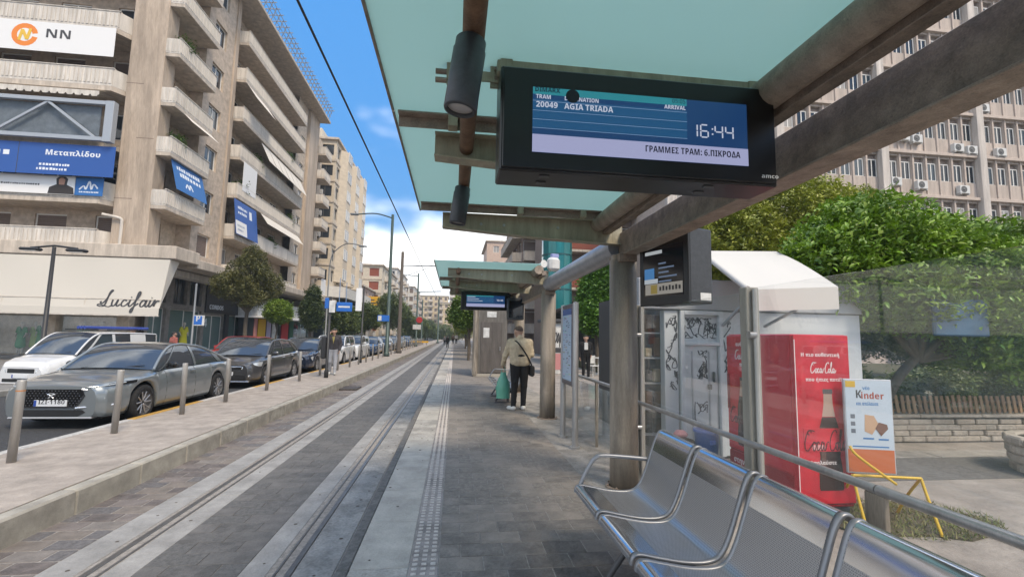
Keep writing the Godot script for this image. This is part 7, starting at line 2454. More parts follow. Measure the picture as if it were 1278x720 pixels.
	t = thing("yellow_sign", "yellow shop sign hung on the rose building in the distance", "sign", Vector3(-15.0, 5.6, -79.5))
	put("board", one_box(Vector3(0.0, 0, -0.1), Vector3(2.6, 2.1, 0.1), 0.03), mt("sign_yellow", lin(0.65, 0.36, 0.01), 0.6), t)
	small_print(t, [], mats.ink_grey)
	for k in 3: put("sign_words", one_box(Vector3(0.3, 0.4 + 0.5 * k, 0.1), Vector3(2.2 - 0.3 * k, 0.6 + 0.5 * k, 0.11)), mats.ink_grey, t)
	t = thing("parasol", "red and white shop parasol on the left pavement far along", "parasol", Vector3(-12.3, -0.06, -55.0))
	pole.call(t, 0.03, 0.03, 2.5, mats.white_paint)
	g = G.new()
	g.lathe([Vector2(1.1, 1.95), Vector2(0.8, 2.3), Vector2(0.4, 2.55), Vector2(0.0, 2.65)], 10)
	put("canopy", g, mt("parasol_red", lin(0.45, 0.03, 0.03), 0.8), t)
	put("band", one_box(Vector3(-0.35, 2.2, 0.9), Vector3(0.35, 2.5, 0.95), 0.02), mats.white_paint, t)
	t = thing("barrier", "low yellow barrier closing the far end of the parking row", "barrier", Vector3(-5.2, MEDIAN_Y, -74.0))
	put("board", one_box(Vector3(-1.6, 0.35, -0.05), Vector3(1.2, 0.62, 0.05), 0.02), mt("sign_yellow", Color.WHITE, 0.6), t)
	for x in [-1.3, 0.9]: put("foot", one_box(Vector3(x - 0.05, 0, -0.2), Vector3(x + 0.05, 0.36, 0.2), 0.01), grey, t)

func office():
	var t := thing("office_block", "long grey pink office block with narrow white windows, vertical ribs and pale pilasters", "building")
	mt("office_render", lin(0.54, 0.455, 0.395), 0.9, 0, "plain", 0.3)
	mt("office_spandrel", lin(0.57, 0.485, 0.425), 0.9, 0, "streak", 0.15)
	mt("office_pilaster", lin(0.66, 0.60, 0.55), 0.85, 0, "streak", 0.2)
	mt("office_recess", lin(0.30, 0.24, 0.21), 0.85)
	var F := face(Vector3.RIGHT, Vector3.BACK, Vector3(14.2, 0, -29.3))
	var fh := 3.27
	var y0 := 5.8
	var holes := []
	for k in 7:
		for bay in 5:
			for c in 7: holes.append([8.18 * bay + 0.42 + 1.09 * c + 0.13, y0 + fh * k + 1.25, 0.84, 1.72])
	wall(t, F, 41.0, 0, y0 + fh * 7 + 1.0, holes, mats.office_spandrel, 0.3)
	for h in holes:
		var back := G.new()
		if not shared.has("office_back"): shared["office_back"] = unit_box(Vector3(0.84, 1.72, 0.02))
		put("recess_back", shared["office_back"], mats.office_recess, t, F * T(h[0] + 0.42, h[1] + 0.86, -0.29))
		window(t, F, h[0] + 0.02, h[1] + 0.0, 0.80, 1.36, "white", 0.14)
	var ribs := G.new()
	ribs.x = F
	for bay in 5:
		for c in 8:
			var u := 8.18 * bay + 0.42 + 1.09 * c
			var one := G.new()
			one.x = F
			one.box(Vector3(u - 0.075, y0, 0.0), Vector3(u + 0.075, y0 + fh * 7 + 0.9, 0.08), 0.01)
			put("rib", one, mats.office_render, t)
	for k in 8:
		var g := G.new()
		g.x = F
		g.box(Vector3(0, y0 + fh * k - 0.13, 0.0), Vector3(41, y0 + fh * k + 0.1, 0.26), 0.015)
		put("string_course", g, mats.office_render, t)
	for p in 6:
		var g := G.new()
		g.x = F
		g.box(Vector3(8.18 * p - 0.3, 0, 0.0), Vector3(8.18 * p + 0.3, y0 + fh * 7 + 1.2, 0.42), 0.02)
		put("pilaster", g, mats.office_pilaster, t)
	put("body", one_box(Vector3(14.2, 0, -44), Vector3(55, y0 + fh * 7 + 1.0, -29.7)), mats.office_render, t)
	put("roof", one_box(Vector3(13.9, y0 + fh * 7 + 1.0, -44), Vector3(55.3, y0 + fh * 7 + 1.5, -28.8), 0.03), mats.office_pilaster, t)
	var ac := [[32.3, 16.95, "left unit of the pair under the girder, upper floor"], [33.35, 16.85, "right unit of the pair under the girder, upper floor"], [36.8, 16.4, "left unit of the pair just left of the tall pilaster"], [37.95, 16.3, "right unit of the pair, touching the tall pilaster"], [40.45, 16.3, "big unit right of the tall pilaster"], [39.3, 19.7, "unit high up beside the tall pilaster's top"], [33.5, 13.35, "lower floor unit above the orange tree"], [37.0, 13.2, "lower floor unit left of the tall pilaster"], [31.4, 13.5, "lower floor unit half behind the yellow green tree"]]
	for a in ac: aircon(F, a[0] - 14.2, a[1] - 0.55, "office block air conditioner, " + a[2], "air conditioners on the office block")

func kiosk():
	var t := thing("kiosk", "street kiosk with white canvas roof and graffiti covered white doors behind the glass", "kiosk")
	var panel := mt("kiosk_panel", lin(0.54, 0.58, 0.60), 0.6)
	var grey := mt("kiosk_grey", lin(0.34, 0.36, 0.38), 0.6)
	var dark := mt("kiosk_dark", lin(0.05, 0.055, 0.06), 0.5)
	var canvas := mt("canvas_white", lin(0.53, 0.515, 0.485), 0.85)
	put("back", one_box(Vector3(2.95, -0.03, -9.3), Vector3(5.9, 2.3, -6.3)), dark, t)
	put("fascia", one_box(Vector3(2.5, 1.99, -6.28), Vector3(5.9, 2.42, -6.1), 0.01), grey, t)
	# front: narrow panel, big door with two lights, right jamb
	put("side_panel", one_box(Vector3(2.88, 0.0, -6.28), Vector3(3.08, 1.98, -6.14), 0.006), panel, t)
	var fr := G.new()
	for x in [3.1, 3.67]: fr.box(Vector3(x, 0, -6.26), Vector3(x + 0.06, 1.98, -6.1), 0.006)
	fr.box(Vector3(3.16, 1.92, -6.26), Vector3(3.67, 1.98, -6.1), 0.006)
	fr.box(Vector3(3.16, 1.50, -6.26), Vector3(3.67, 1.55, -6.1), 0.006)
	put("door_frame", fr, mt("kiosk_frame", lin(0.56, 0.60, 0.62), 0.5), t)
	put("door_light", one_box(Vector3(3.16, 1.55, -6.22), Vector3(3.67, 1.92, -6.16)), panel, t)
	var dr := put("door", one_box(Vector3(3.17, 0.02, -6.22), Vector3(3.66, 1.5, -6.15), 0.006), panel, t)
	put("door_stile", one_box(Vector3(3.27, 0.05, -6.15), Vector3(3.29, 1.42, -6.135), 0.003), grey, dr)
	put("door_stile", one_box(Vector3(3.52, 0.05, -6.15), Vector3(3.54, 1.42, -6.135), 0.003), grey, dr)
	put("door_handle", one_box(Vector3(3.575, 1.0, -6.15), Vector3(3.605, 1.14, -6.11), 0.008), dark, dr)
	put("door_lock", one_box(Vector3(3.5, 0.9, -6.15), Vector3(3.56, 0.97, -6.12), 0.008), dark, dr)
	put("jamb", one_box(Vector3(3.73, 0, -6.28), Vector3(5.9, 1.98, -6.15), 0.006), panel, t)
	# scribbled tags
	var r := RandomNumberGenerator.new()
	r.seed = 31
	var zones := [[3.18, 1.6, 0.47, 0.28, 22, -6.157], [3.3, 1.05, 0.2, 0.38, 12, -6.147], [2.9, 0.9, 0.16, 1.0, 16, -6.137], [3.31, 0.45, 0.18, 0.28, 5, -6.147], [3.75, 1.1, 0.12, 0.8, 9, -6.147]]
	for z in zones:
		var lines := []
		for k in z[4]:
			var p := Vector2(z[0] + r.randf() * z[2], z[1] + r.randf() * z[3])
			var l: Array = [p]
			for j in 5:
				p = (p + Vector2(r.randf_range(-0.06, 0.07), r.randf_range(-0.09, 0.09))).clamp(Vector2(z[0], z[1]), Vector2(z[0] + z[2], z[1] + z[3]))
				l.append(p)
			lines.append(l)
		put("graffiti", stroke(lines, 0.013, T(0, 0, z[5]), 0.002), mt("graffiti_ink", lin(0.04, 0.04, 0.055), 0.6), t)
	# goods seen through the side window
	var goods := [mt("goods_green", lin(0.04, 0.25, 0.08), 0.6), mt("goods_brown", lin(0.16, 0.09, 0.05), 0.7), mt("goods_cream", lin(0.4, 0.34, 0.24), 0.7), mt("goods_dark", lin(0.03, 0.035, 0.04), 0.6)]
	for k in 5:
		put("shelf", one_box(Vector3(2.55, 0.25 + 0.35 * k, -6.7), Vector3(2.94, 0.27 + 0.35 * k, -6.3)), grey, t)
		for j in 3:
			var x := 2.58 + 0.12 * j
			put("packet", one_box(Vector3(x, 0.275 + 0.35 * k, -6.5), Vector3(x + 0.1, 0.275 + 0.35 * k + r.randf_range(0.12, 0.28), -6.36), 0.01), goods[r.randi() % 4], t)
	put("window_frame", one_box(Vector3(2.5, 0, -6.3), Vector3(2.54, 1.98, -6.12), 0.004), dark, t)
	# canvas roof: ridge, front slope over the coolers, left slope, hanging edges
	var R := Vector3(4.2, 3.06, -7.2)
	var R2 := Vector3(5.4, 3.1, -7.2)
	var L := Vector3(3.6, 2.70, -6.15)
	var B1 := Vector3(3.27, 2.15, -4.85)
	var B2 := Vector3(4.4, 2.22, -4.85)
	var g := G.new()
	var o := Vector3(5, 1.5, -7)
	var rows := []
	for i in 7:
		var u := i / 6.0
		var row := []
		for k in 7:
			var w := k / 6.0
			var left := L.lerp(B1, (u - 0.3) / 0.7) if u > 0.3 else R.lerp(L, u / 0.3)
			var p := left.lerp(R2.lerp(B2, u), w)
			row.append(p + Vector3(0, 0.035 * sin(u * PI) - 0.03 * absf(sin(w * PI * 2.0)) * sin(u * PI), 0))
		rows.append(row)
	g.sheet(rows)
	var sl := put("canvas_slope", g, canvas, t)
	g = G.new()
	g.sheet([[R, R.lerp(Vector3(4.3, 3.0, -9.2), 0.5), Vector3(4.3, 3.0, -9.2)], [L, Vector3(3.35, 2.55, -7.5), Vector3(3.1, 2.45, -9.0)]])
	put("canvas_slope", g, canvas, t)
	var val := G.new()
	val.qaway(L, Vector3(3.1, 2.45, -9.0), Vector3(3.1, 2.15, -9.0), L - Vector3(0.02, 0.34, 0), o)
	put("hanging_edge", val, canvas, t)
	var v2_ := G.new()
	v2_.qaway(B1, B2, B2 - Vector3(0, 0.26, 0), B1 - Vector3(0, 0.24, 0), o)
	put("hanging_edge", v2_, canvas, t)
	var ed := G.new()
	ed.tube([L + Vector3(0, 0.01, 0), B1 + Vector3(0, 0.01, 0)], 0.035, 8)
	put("rolled_hem", ed, canvas, t)
	var arm := G.new()
	arm.bar(Vector3(3.72, 1.78, -6.1), Vector3(3.45, 2.08, -5.1), 0.03, 0.03)
	arm.bar(Vector3(4.35, 1.78, -6.1), Vector3(4.33, 2.13, -5.0), 0.03, 0.03)
	put("canvas_arm", arm, grey, t)

func script_cola(F: Transform3D, parent: Node, mat: Material, called := "script_lettering"):
	# flowing two-word script with long looping capitals
	var L := [v2([1.15, 1.15, 0.95, 1.3, 0.55, 1.1, 0.2, 0.55, 0.25, 0.1, 0.6, 0.0, 1.1, 0.3, 1.5, 0.55]), v2([0.85, 1.0, 0.6, 1.15, 0.9, 1.3, 1.6, 1.25]),
		v2([1.55, 0.55, 1.32, 0.45, 1.3, 0.12, 1.5, 0.0, 1.72, 0.25, 1.68, 0.5, 1.5, 0.5, 1.9, 0.5]), v2([2.25, 0.45, 2.05, 0.55, 1.88, 0.3, 1.95, 0.02, 2.3, 0.15, 2.5, 0.4]), v2([2.85, 0.45, 2.62, 0.55, 2.45, 0.25, 2.55, 0.0, 2.8, 0.25, 2.9, 0.52, 2.85, 0.1, 3.05, 0.05, 3.3, 0.45]),
		v2([3.3, 0.5, 3.55, 0.55]),
		v2([4.75, 1.15, 4.55, 1.3, 4.1, 1.1, 3.75, 0.55, 3.8, 0.1, 4.15, 0.0, 4.6, 0.3]), v2([4.75, 0.5, 4.55, 0.4, 4.6, 0.08, 4.8, 0.05, 4.95, 0.3, 4.85, 0.5, 5.1, 0.5]), v2([5.1, 0.45, 5.4, 1.1, 5.38, 1.35, 5.2, 1.0, 5.15, 0.2, 5.3, 0.0, 5.55, 0.25]), v2([5.95, 0.45, 5.72, 0.55, 5.55, 0.25, 5.65, 0.0, 5.9, 0.25, 6.0, 0.52, 5.95, 0.1, 6.15, 0.05, 6.4, 0.35])]
	put(called, stroke(L, 0.15, F, 0.003), mat, parent)

func bottle_print(F: Transform3D, parent: Node, h: float):
	# printed bottle: cap, pale neck label, dark waisted body
	var s := h
	var cola := mt("print_cola", lin(0.035, 0.012, 0.01), 0.4)
	var o := PackedVector2Array()
	var half := [[0.0, 0.125], [0.03, 0.135], [0.2, 0.13], [0.33, 0.112], [0.43, 0.122], [0.53, 0.125], [0.62, 0.105], [0.72, 0.075]]
	for q in half: o.append(Vector2(q[1] * s, q[0] * s))
	for i in range(half.size() - 1, -1, -1): o.append(Vector2(-half[i][1] * s, half[i][0] * s))
	var g := G.new()
	g.x = F
	g.outline(o, 0.0, 0.0015)
	put("bottle_print", g, cola, parent)
	g = G.new()
	g.x = F
	g.outline(PackedVector2Array([Vector2(-0.073 * s, 0.725 * s), Vector2(0.073 * s, 0.725 * s), Vector2(0.052 * s, 0.84 * s), Vector2(0.047 * s, 0.95 * s), Vector2(-0.047 * s, 0.95 * s), Vector2(-0.052 * s, 0.84 * s)]), 0.0, 0.0015)
	put("bottle_neck", g, mt("print_neck", lin(0.38, 0.27, 0.22), 0.4), parent)
	g = G.new()
	g.x = F
	g.box(Vector3(-0.055 * s, 0.952 * s, 0), Vector3(0.055 * s, 1.0 * s, 0.0016))
	put("bottle_cap", g, mt("print_cap", lin(0.10, 0.08, 0.08), 0.4), parent)
	g = G.new()
	g.x = F
	g.box(Vector3(-0.1 * s, 0.2 * s, 0.0016), Vector3(-0.05 * s, 0.62 * s, 0.0026))
	put("bottle_sheen", g, mt("print_sheen", lin(0.12, 0.06, 0.05), 0.4), parent)

func coolers():
	var red := mt("cooler_red", lin(0.66, 0.02, 0.04), 0.3, 0, "blotch", 0.6)
	var red2 := mt("cooler_red_dark", lin(0.30, 0.010, 0.018), 0.3)
	var ink := mt("cooler_white", lin(0.72, 0.66, 0.66), 0.5)
	var dark := mt("kiosk_dark", Color.BLACK)
	var grip := mt("cooler_grip", lin(0.25, 0.02, 0.03), 0.4)
	var seal := mt("cooler_seal", lin(0.05, 0.045, 0.045), 0.7)
	# the rear one looks towards the platform
	var F := face(Vector3.BACK, Vector3.LEFT, Vector3(3.2, 0, -5.2))
	var t := thing("drinks_cooler", "red drinks cooler partly behind the glass post, left of the bottle print", "cooler")
	put("cabinet", one_box(Vector3(3.225, 0.06, -5.2), Vector3(3.82, 1.65, -4.60), 0.015), red, t)
	put("door_seal", one_box(Vector3(3.218, 0.35, -5.185), Vector3(3.226, 1.635, -4.615)), seal, t)
	var left := put("door", one_box(Vector3(3.2, 0.36, -5.18), Vector3(3.219, 1.63, -4.62), 0.006), red, t)
	put("handle", one_box(Vector3(3.18, 0.8, -5.16), Vector3(3.2, 1.2, -5.135), 0.006), grip, left)
	put("lower_grille", one_box(Vector3(3.205, 0.1, -5.18), Vector3(3.226, 0.335, -4.62), 0.006), red2, t)
	put("foot", one_box(Vector3(3.25, -0.04, -5.15), Vector3(3.75, 0.06, -4.65)), dark, t)
	words("print", "αυθεντική", 0.045, F * T(0.2, 1.5, 0.0005), ink, left, "Droid Sans", 700, 0.001)
	script_cola(F * Transform3D(Basis.from_scale(Vector3(0.048, 0.08, 1)), Vector3(0.18, 1.37, 0.0005)), left, ink)
	words("print", "ποτέ!", 0.05, F * T(0.26, 1.27, 0.0005), ink, left, "Droid Sans", 700, 0.001)
	bottle_print(F * T(0.3, 0.42, -0.0004), left, 0.75)
	script_cola(F * Transform3D(Basis.from_scale(Vector3(0.075, 0.13, 1)), Vector3(0.06, 0.66, 0.002)), left, mt("print_maroon", lin(0.09, 0.005, 0.008), 0.4))
	words("print", "στην Τύχη", 0.06, F * T(0.1, 0.2, -0.004), ink, t, "Droid Sans", 700, 0.001)
	# the front one looks along the platform
	t = thing("drinks_cooler", "red drinks cooler with a printed dark bottle and white script, nearest the yellow stand", "cooler")
	put("cabinet", one_box(Vector3(3.17, 0.06, -4.58), Vector3(3.755, 1.65, -4.075), 0.015), red, t)
	put("door_seal", one_box(Vector3(3.185, 0.09, -4.076), Vector3(3.74, 1.635, -4.068)), seal, t)
	var d := put("door", one_box(Vector3(3.175, 0.1, -4.069), Vector3(3.75, 1.645, -4.05), 0.006), red, t)
	put("side_panel", one_box(Vector3(3.163, 0.36, -4.56), Vector3(3.17, 1.62, -4.1), 0.003), mt("cooler_side", lin(0.55, 0.025, 0.045), 0.35), t)
	put("lower_side", one_box(Vector3(3.163, 0.1, -4.56), Vector3(3.17, 0.34, -4.1), 0.003), red2, t)
	put("edge_line", one_box(Vector3(3.18, 0.15, -4.05), Vector3(3.188, 1.6, -4.0485)), ink, d)
	put("foot", one_box(Vector3(3.2, -0.04, -4.55), Vector3(3.72, 0.06, -4.1)), dark, t)
	var Q := T(3.175, 0, -4.05)
	words("print", "Η πιο αυθεντική", 0.034, Q * T(0.07, 1.43, 0.0005), ink, d, "Droid Sans", 700, 0.001, 1.05)
	script_cola(Q * Transform3D(Basis.from_scale(Vector3(0.042, 0.075, 1)), Vector3(0.16, 1.29, 0.0005)), d, ink)
	words("print", "που ήπιες ποτέ!", 0.034, Q * T(0.11, 1.2, 0.0005), ink, d, "Droid Sans", 700, 0.001, 1.0)
	bottle_print(Q * T(0.33, 0.22, -0.0004), d, 0.92)
	put("red_band", one_box(Vector3(3.24, 0.57, -4.05), Vector3(3.72, 0.78, -4.0465)), red, d)
	script_cola(Q * Transform3D(Basis.from_scale(Vector3(0.072, 0.14, 1)), Vector3(0.06, 0.58, 0.0036)), d, mats.print_maroon)
	put("print_sheen", one_box(Vector3(3.32, 0.585, -4.0463), Vector3(3.45, 0.63, -4.045)), mt("print_pink", lin(0.62, 0.3, 0.3), 0.4), d)
	words("print", "Απολαύστε", 0.035, Q * T(0.12, 0.44, 0.0025), ink, d, "Droid Sans", 700, 0.001)

func sign_and_frame():
	var t := thing("advert_board", "pale blue upright advertising board with an orange foot, held by the yellow frame", "sign board", Vector3(3.80, 0.40, -3.92), -14)
	t.scale = Vector3(0.76, 0.94, 1)
	put("board", one_box(Vector3(-0.27, 0.0, -0.03), Vector3(0.27, 0.9, 0.0), 0.006), mt("board_edge", lin(0.45, 0.47, 0.5), 0.5), t)
	put("sheet", one_box(Vector3(-0.255, 0.23, 0.0), Vector3(0.255, 0.885, 0.003)), mt("board_pale", lin(0.50, 0.58, 0.66), 0.4), t)
	put("orange_foot", one_box(Vector3(-0.255, 0.015, 0.0), Vector3(0.255, 0.229, 0.003)), mt("board_orange", lin(0.50, 0.13, 0.035), 0.4), t)
	put("yellow_corner", one_box(Vector3(-0.25, 0.82, 0.003), Vector3(-0.14, 0.88, 0.0045)), mt("board_yellow", lin(0.62, 0.4, 0.05), 0.4), t)
	words("brand_first", "K", 0.075, T(-0.145, 0.69, 0.0032), mats.ink_grey, t, "Droid Sans", 700, 0.001, 1.1)
	words("brand_rest", "inder", 0.06, T(-0.085, 0.69, 0.0032), mt("brand_red", lin(0.36, 0.07, 0.03), 0.4), t, "Droid Sans", 700, 0.001, 1.2)
	var bl := mt("board_blue", lin(0.05, 0.18, 0.42), 0.4)
	small_print(t, [], bl)
	words("print", "νέο", 0.035, T(-0.06, 0.785, 0.0032), bl, t, "Droid Sans", 700, 0.001)
	words("print", "και απόλαυσε", 0.035, T(-0.14, 0.635, 0.0032), bl, t, "Droid Sans", 700, 0.001, 0.75)
	var pic := G.new()
	pic.outline(PackedVector2Array([Vector2(-0.06, 0.40), Vector2(0.02, 0.37), Vector2(0.10, 0.47), Vector2(0.05, 0.55), Vector2(-0.05, 0.56)]), 0.003, 0.0045)
	put("picture", pic, mt("print_tan", lin(0.5, 0.32, 0.2), 0.4), t)
	pic = G.new()
	pic.outline(PackedVector2Array([Vector2(0.06, 0.43), Vector2(0.12, 0.36), Vector2(0.2, 0.43), Vector2(0.19, 0.47), Vector2(0.1, 0.49)]), 0.0046, 0.006)
	put("picture", pic, mt("print_brown", lin(0.16, 0.07, 0.045), 0.4), t)
	for k in 3: put("picture", one_box(Vector3(-0.21, 0.52 - 0.07 * k, 0.003), Vector3(-0.16, 0.56 - 0.07 * k, 0.0045), 0.001), mt("print_slate", lin(0.12, 0.14, 0.18), 0.4), t)
	var pr := G.new()
	pr.box(Vector3(-0.08, 0.325, 0.003), Vector3(0.04, 0.34, 0.0045)); pr.box(Vector3(0.09, 0.32, 0.003), Vector3(0.2, 0.335, 0.0045)); pr.box(Vector3(-0.2, 0.25, 0.003), Vector3(0.2, 0.262, 0.0045))
	stuff(put("print_lines", pr, bl, t))
	var f := thing("sign_stand", "yellow tubular folding stand on the grass with the board in it", "stand", Vector3(3.9, -0.03, -3.9), -14)
	var y := mt("yellow_tube", lin(0.62, 0.40, 0.02), 0.4)
	for s in [-1.0, 1.0]:
		var g := G.new()
		g.tube(smooth_line([Vector3(0.29 * s, 0.0, 0.22), Vector3(0.285 * s, 0.25, 0.1), Vector3(0.28 * s, 0.42, 0.03)], 4), 0.0125, 8)
		put("front_leg", g, y, f)
		g = G.new()
		g.tube(smooth_line([Vector3(0.27 * s, 0.0, -0.3), Vector3(0.27 * s, 0.22, -0.14), Vector3(0.28 * s, 0.42, 0.03)], 4), 0.0125, 8)
		put("rear_leg", g, y, f)
	var g2 := G.new()
	g2.tube([Vector3(-0.28, 0.42, 0.035), Vector3(0.28, 0.42, 0.035)], 0.0125, 8)
	put("cross_tube", g2, y, f)
	g2 = G.new()
	g2.tube(smooth_line([Vector3(-0.31, 0.68, 0.06), Vector3(-0.26, 0.6, 0.08), Vector3(0.0, 0.4, 0.1), Vector3(0.05, 0.37, 0.06)], 5), 0.0125, 8)
	put("brace", g2, y, f)
	t = thing("blue_bin", "small blue plastic bin on the ground left of the red coolers", "bin", Vector3(3.02, -0.04, -5.35))
	g2 = G.new()
	g2.lathe([Vector2(0, 0), Vector2(0.11, 0.0), Vector2(0.14, 0.52), Vector2(0.155, 0.53), Vector2(0.155, 0.56), Vector2(0.13, 0.56), Vector2(0.1, 0.03), Vector2(0, 0.03)], 18)
	put("tub", g2, mt("bin_blue", lin(0.02, 0.09, 0.36), 0.4), t)
	put("rim", one_box(Vector3(-0.04, 0.4, 0.125), Vector3(0.04, 0.46, 0.15), 0.01), mt("bin_blue", Color.WHITE), t)
	t = thing("wicker_basket", "brown basket of goods beside the blue bin at the kiosk door", "basket", Vector3(2.75, -0.04, -5.5))
	g2 = G.new()
	for k in 9: g2.x = T(0, 0.03 + 0.045 * k, 0); g2.tube(range(14).map(func(i): return Vector3(cos(TAU * i / 14) * (0.13 + 0.004 * k), 0, sin(TAU * i / 14) * (0.13 + 0.004 * k))), 0.024, 6, false, true)
	put("weave", g2, mt("wicker", lin(0.16, 0.09, 0.045), 0.85, 0, "fine", 1.2), t)
	g2 = G.new()
	g2.cbox(Vector3(0.02, 0.47, 0.0), Vector3(0.16, 0.1, 0.14), 0.04)
	put("bundle", g2, mt("bundle_rose", lin(0.4, 0.2, 0.22), 0.8), t)
	t = thing("blue_board", "dark blue board hung among the orange tree's leaves", "notice board", Vector3(7.3, 0, -5.95))  # dark blue rectangle among the leaves, built as a hanging board
	put("face", one_box(Vector3(-0.42, 1.7, -0.03), Vector3(0.5, 2.24, 0.03), 0.02), mt("panel_blue", lin(0.02, 0.085, 0.17), 0.3), t)
	for x in [-0.3, 0.38]: put("wire", one_box(Vector3(x - 0.004, 2.24, -0.01), Vector3(x + 0.004, 2.9, -0.002)), mt("pole_grey", lin(0.17, 0.18, 0.19), 0.5, 0.3), t)

func garden_edge():
	var t := thing("stone_wall", "low pale stone wall under the wooden fence", "wall")
	var tones := [mt("stone_a", lin(0.50, 0.44, 0.36), 0.9, 0, "blotch", 1.2, 0.5), mt("stone_b", lin(0.55, 0.49, 0.41), 0.9, 0, "spots", 0.6, 0.5), mt("stone_c", lin(0.45, 0.39, 0.32), 0.9, 0, "blotch", 1.6, 0.5)]
	put("mortar", one_box(Vector3(6.6, -0.05, -7.3), Vector3(17, 0.36, -7.03)), mt("mortar", lin(0.38, 0.33, 0.28), 0.95, 0, "fine", 1.0), t)
	for c in 4:
		var x := 6.55 + 0.13 * (c % 2)
		while x < 16.8:
			var l := rng.randf_range(0.22, 0.5)
			put("stone", unit_box(Vector3(snappedf(l, 0.07), 0.085, 0.1), 0.014), tones[rng.randi() % 3], t, T(x + l / 2, 0.01 + 0.092 * c + 0.01, -7.01 + rng.randf_range(-0.012, 0.012)))
			x += l + 0.012
	for k in 9: put("cap_stone", unit_box(Vector3(1.16, 0.05, 0.36), 0.012), tones[1], t, T(7.1 + 1.17 * k, 0.392, -7.12))
	t = thing("wooden_fence", "low wooden picket fence of narrow tilted slats on the stone wall", "fence")
	var wd := [mt("picket_a", lin(0.40, 0.25, 0.14), 0.85, 0, "wood", 2.0, 0.3), mt("picket_b", lin(0.46, 0.30, 0.17), 0.85, 0, "wood", 2.0, 0.3), mt("picket_c", lin(0.33, 0.20, 0.11), 0.85, 0, "wood", 2.0, 0.3)]
	for y in [0.46, 0.6]: put("rail", one_box(Vector3(6.7, y - 0.02, -7.16), Vector3(16.8, y + 0.02, -7.12), 0.004), wd[2], t)
	for k in 92:
		put("slat", unit_box(Vector3(0.062, 0.30, 0.02), 0.005), wd[rng.randi() % 3], t, Transform3D(Basis(Vector3.BACK, 0.12 + rng.randf_range(-0.04, 0.04)), Vector3(6.75 + 0.109 * k, 0.565 + rng.randf_range(-0.012, 0.012), -7.09)))
	t = thing("planter", "round stone planter at the right edge of the square", "planter", Vector3(7.85, -0.04, -5.05))
	for c in 4:
		for k in 15:
			var a := TAU * (k + 0.5 * (c % 2)) / 15
			put("stone", unit_box(Vector3(0.27, 0.108, 0.14), 0.02), tones[rng.randi() % 3], t, Transform3D(Basis(Vector3.UP, -a + PI / 2), Vector3(cos(a) * (0.58 + 0.015 * c), 0.055 + 0.115 * c, sin(a) * (0.58 + 0.015 * c))))
	var soil := G.new()
	soil.lathe([Vector2(0.0, 0.0), Vector2(0.6, 0.0), Vector2(0.58, 0.42), Vector2(0, 0.43)], 18)
	put("fill", soil, mt("soil", Color.WHITE), t)
	setting("planting_bed", one_box(Vector3(6.7, -0.05, -26), Vector3(60, 0.33, -7.31)), mt("bed_soil", lin(0.09, 0.085, 0.04), 0.95, 0, "blotch", 0.4))

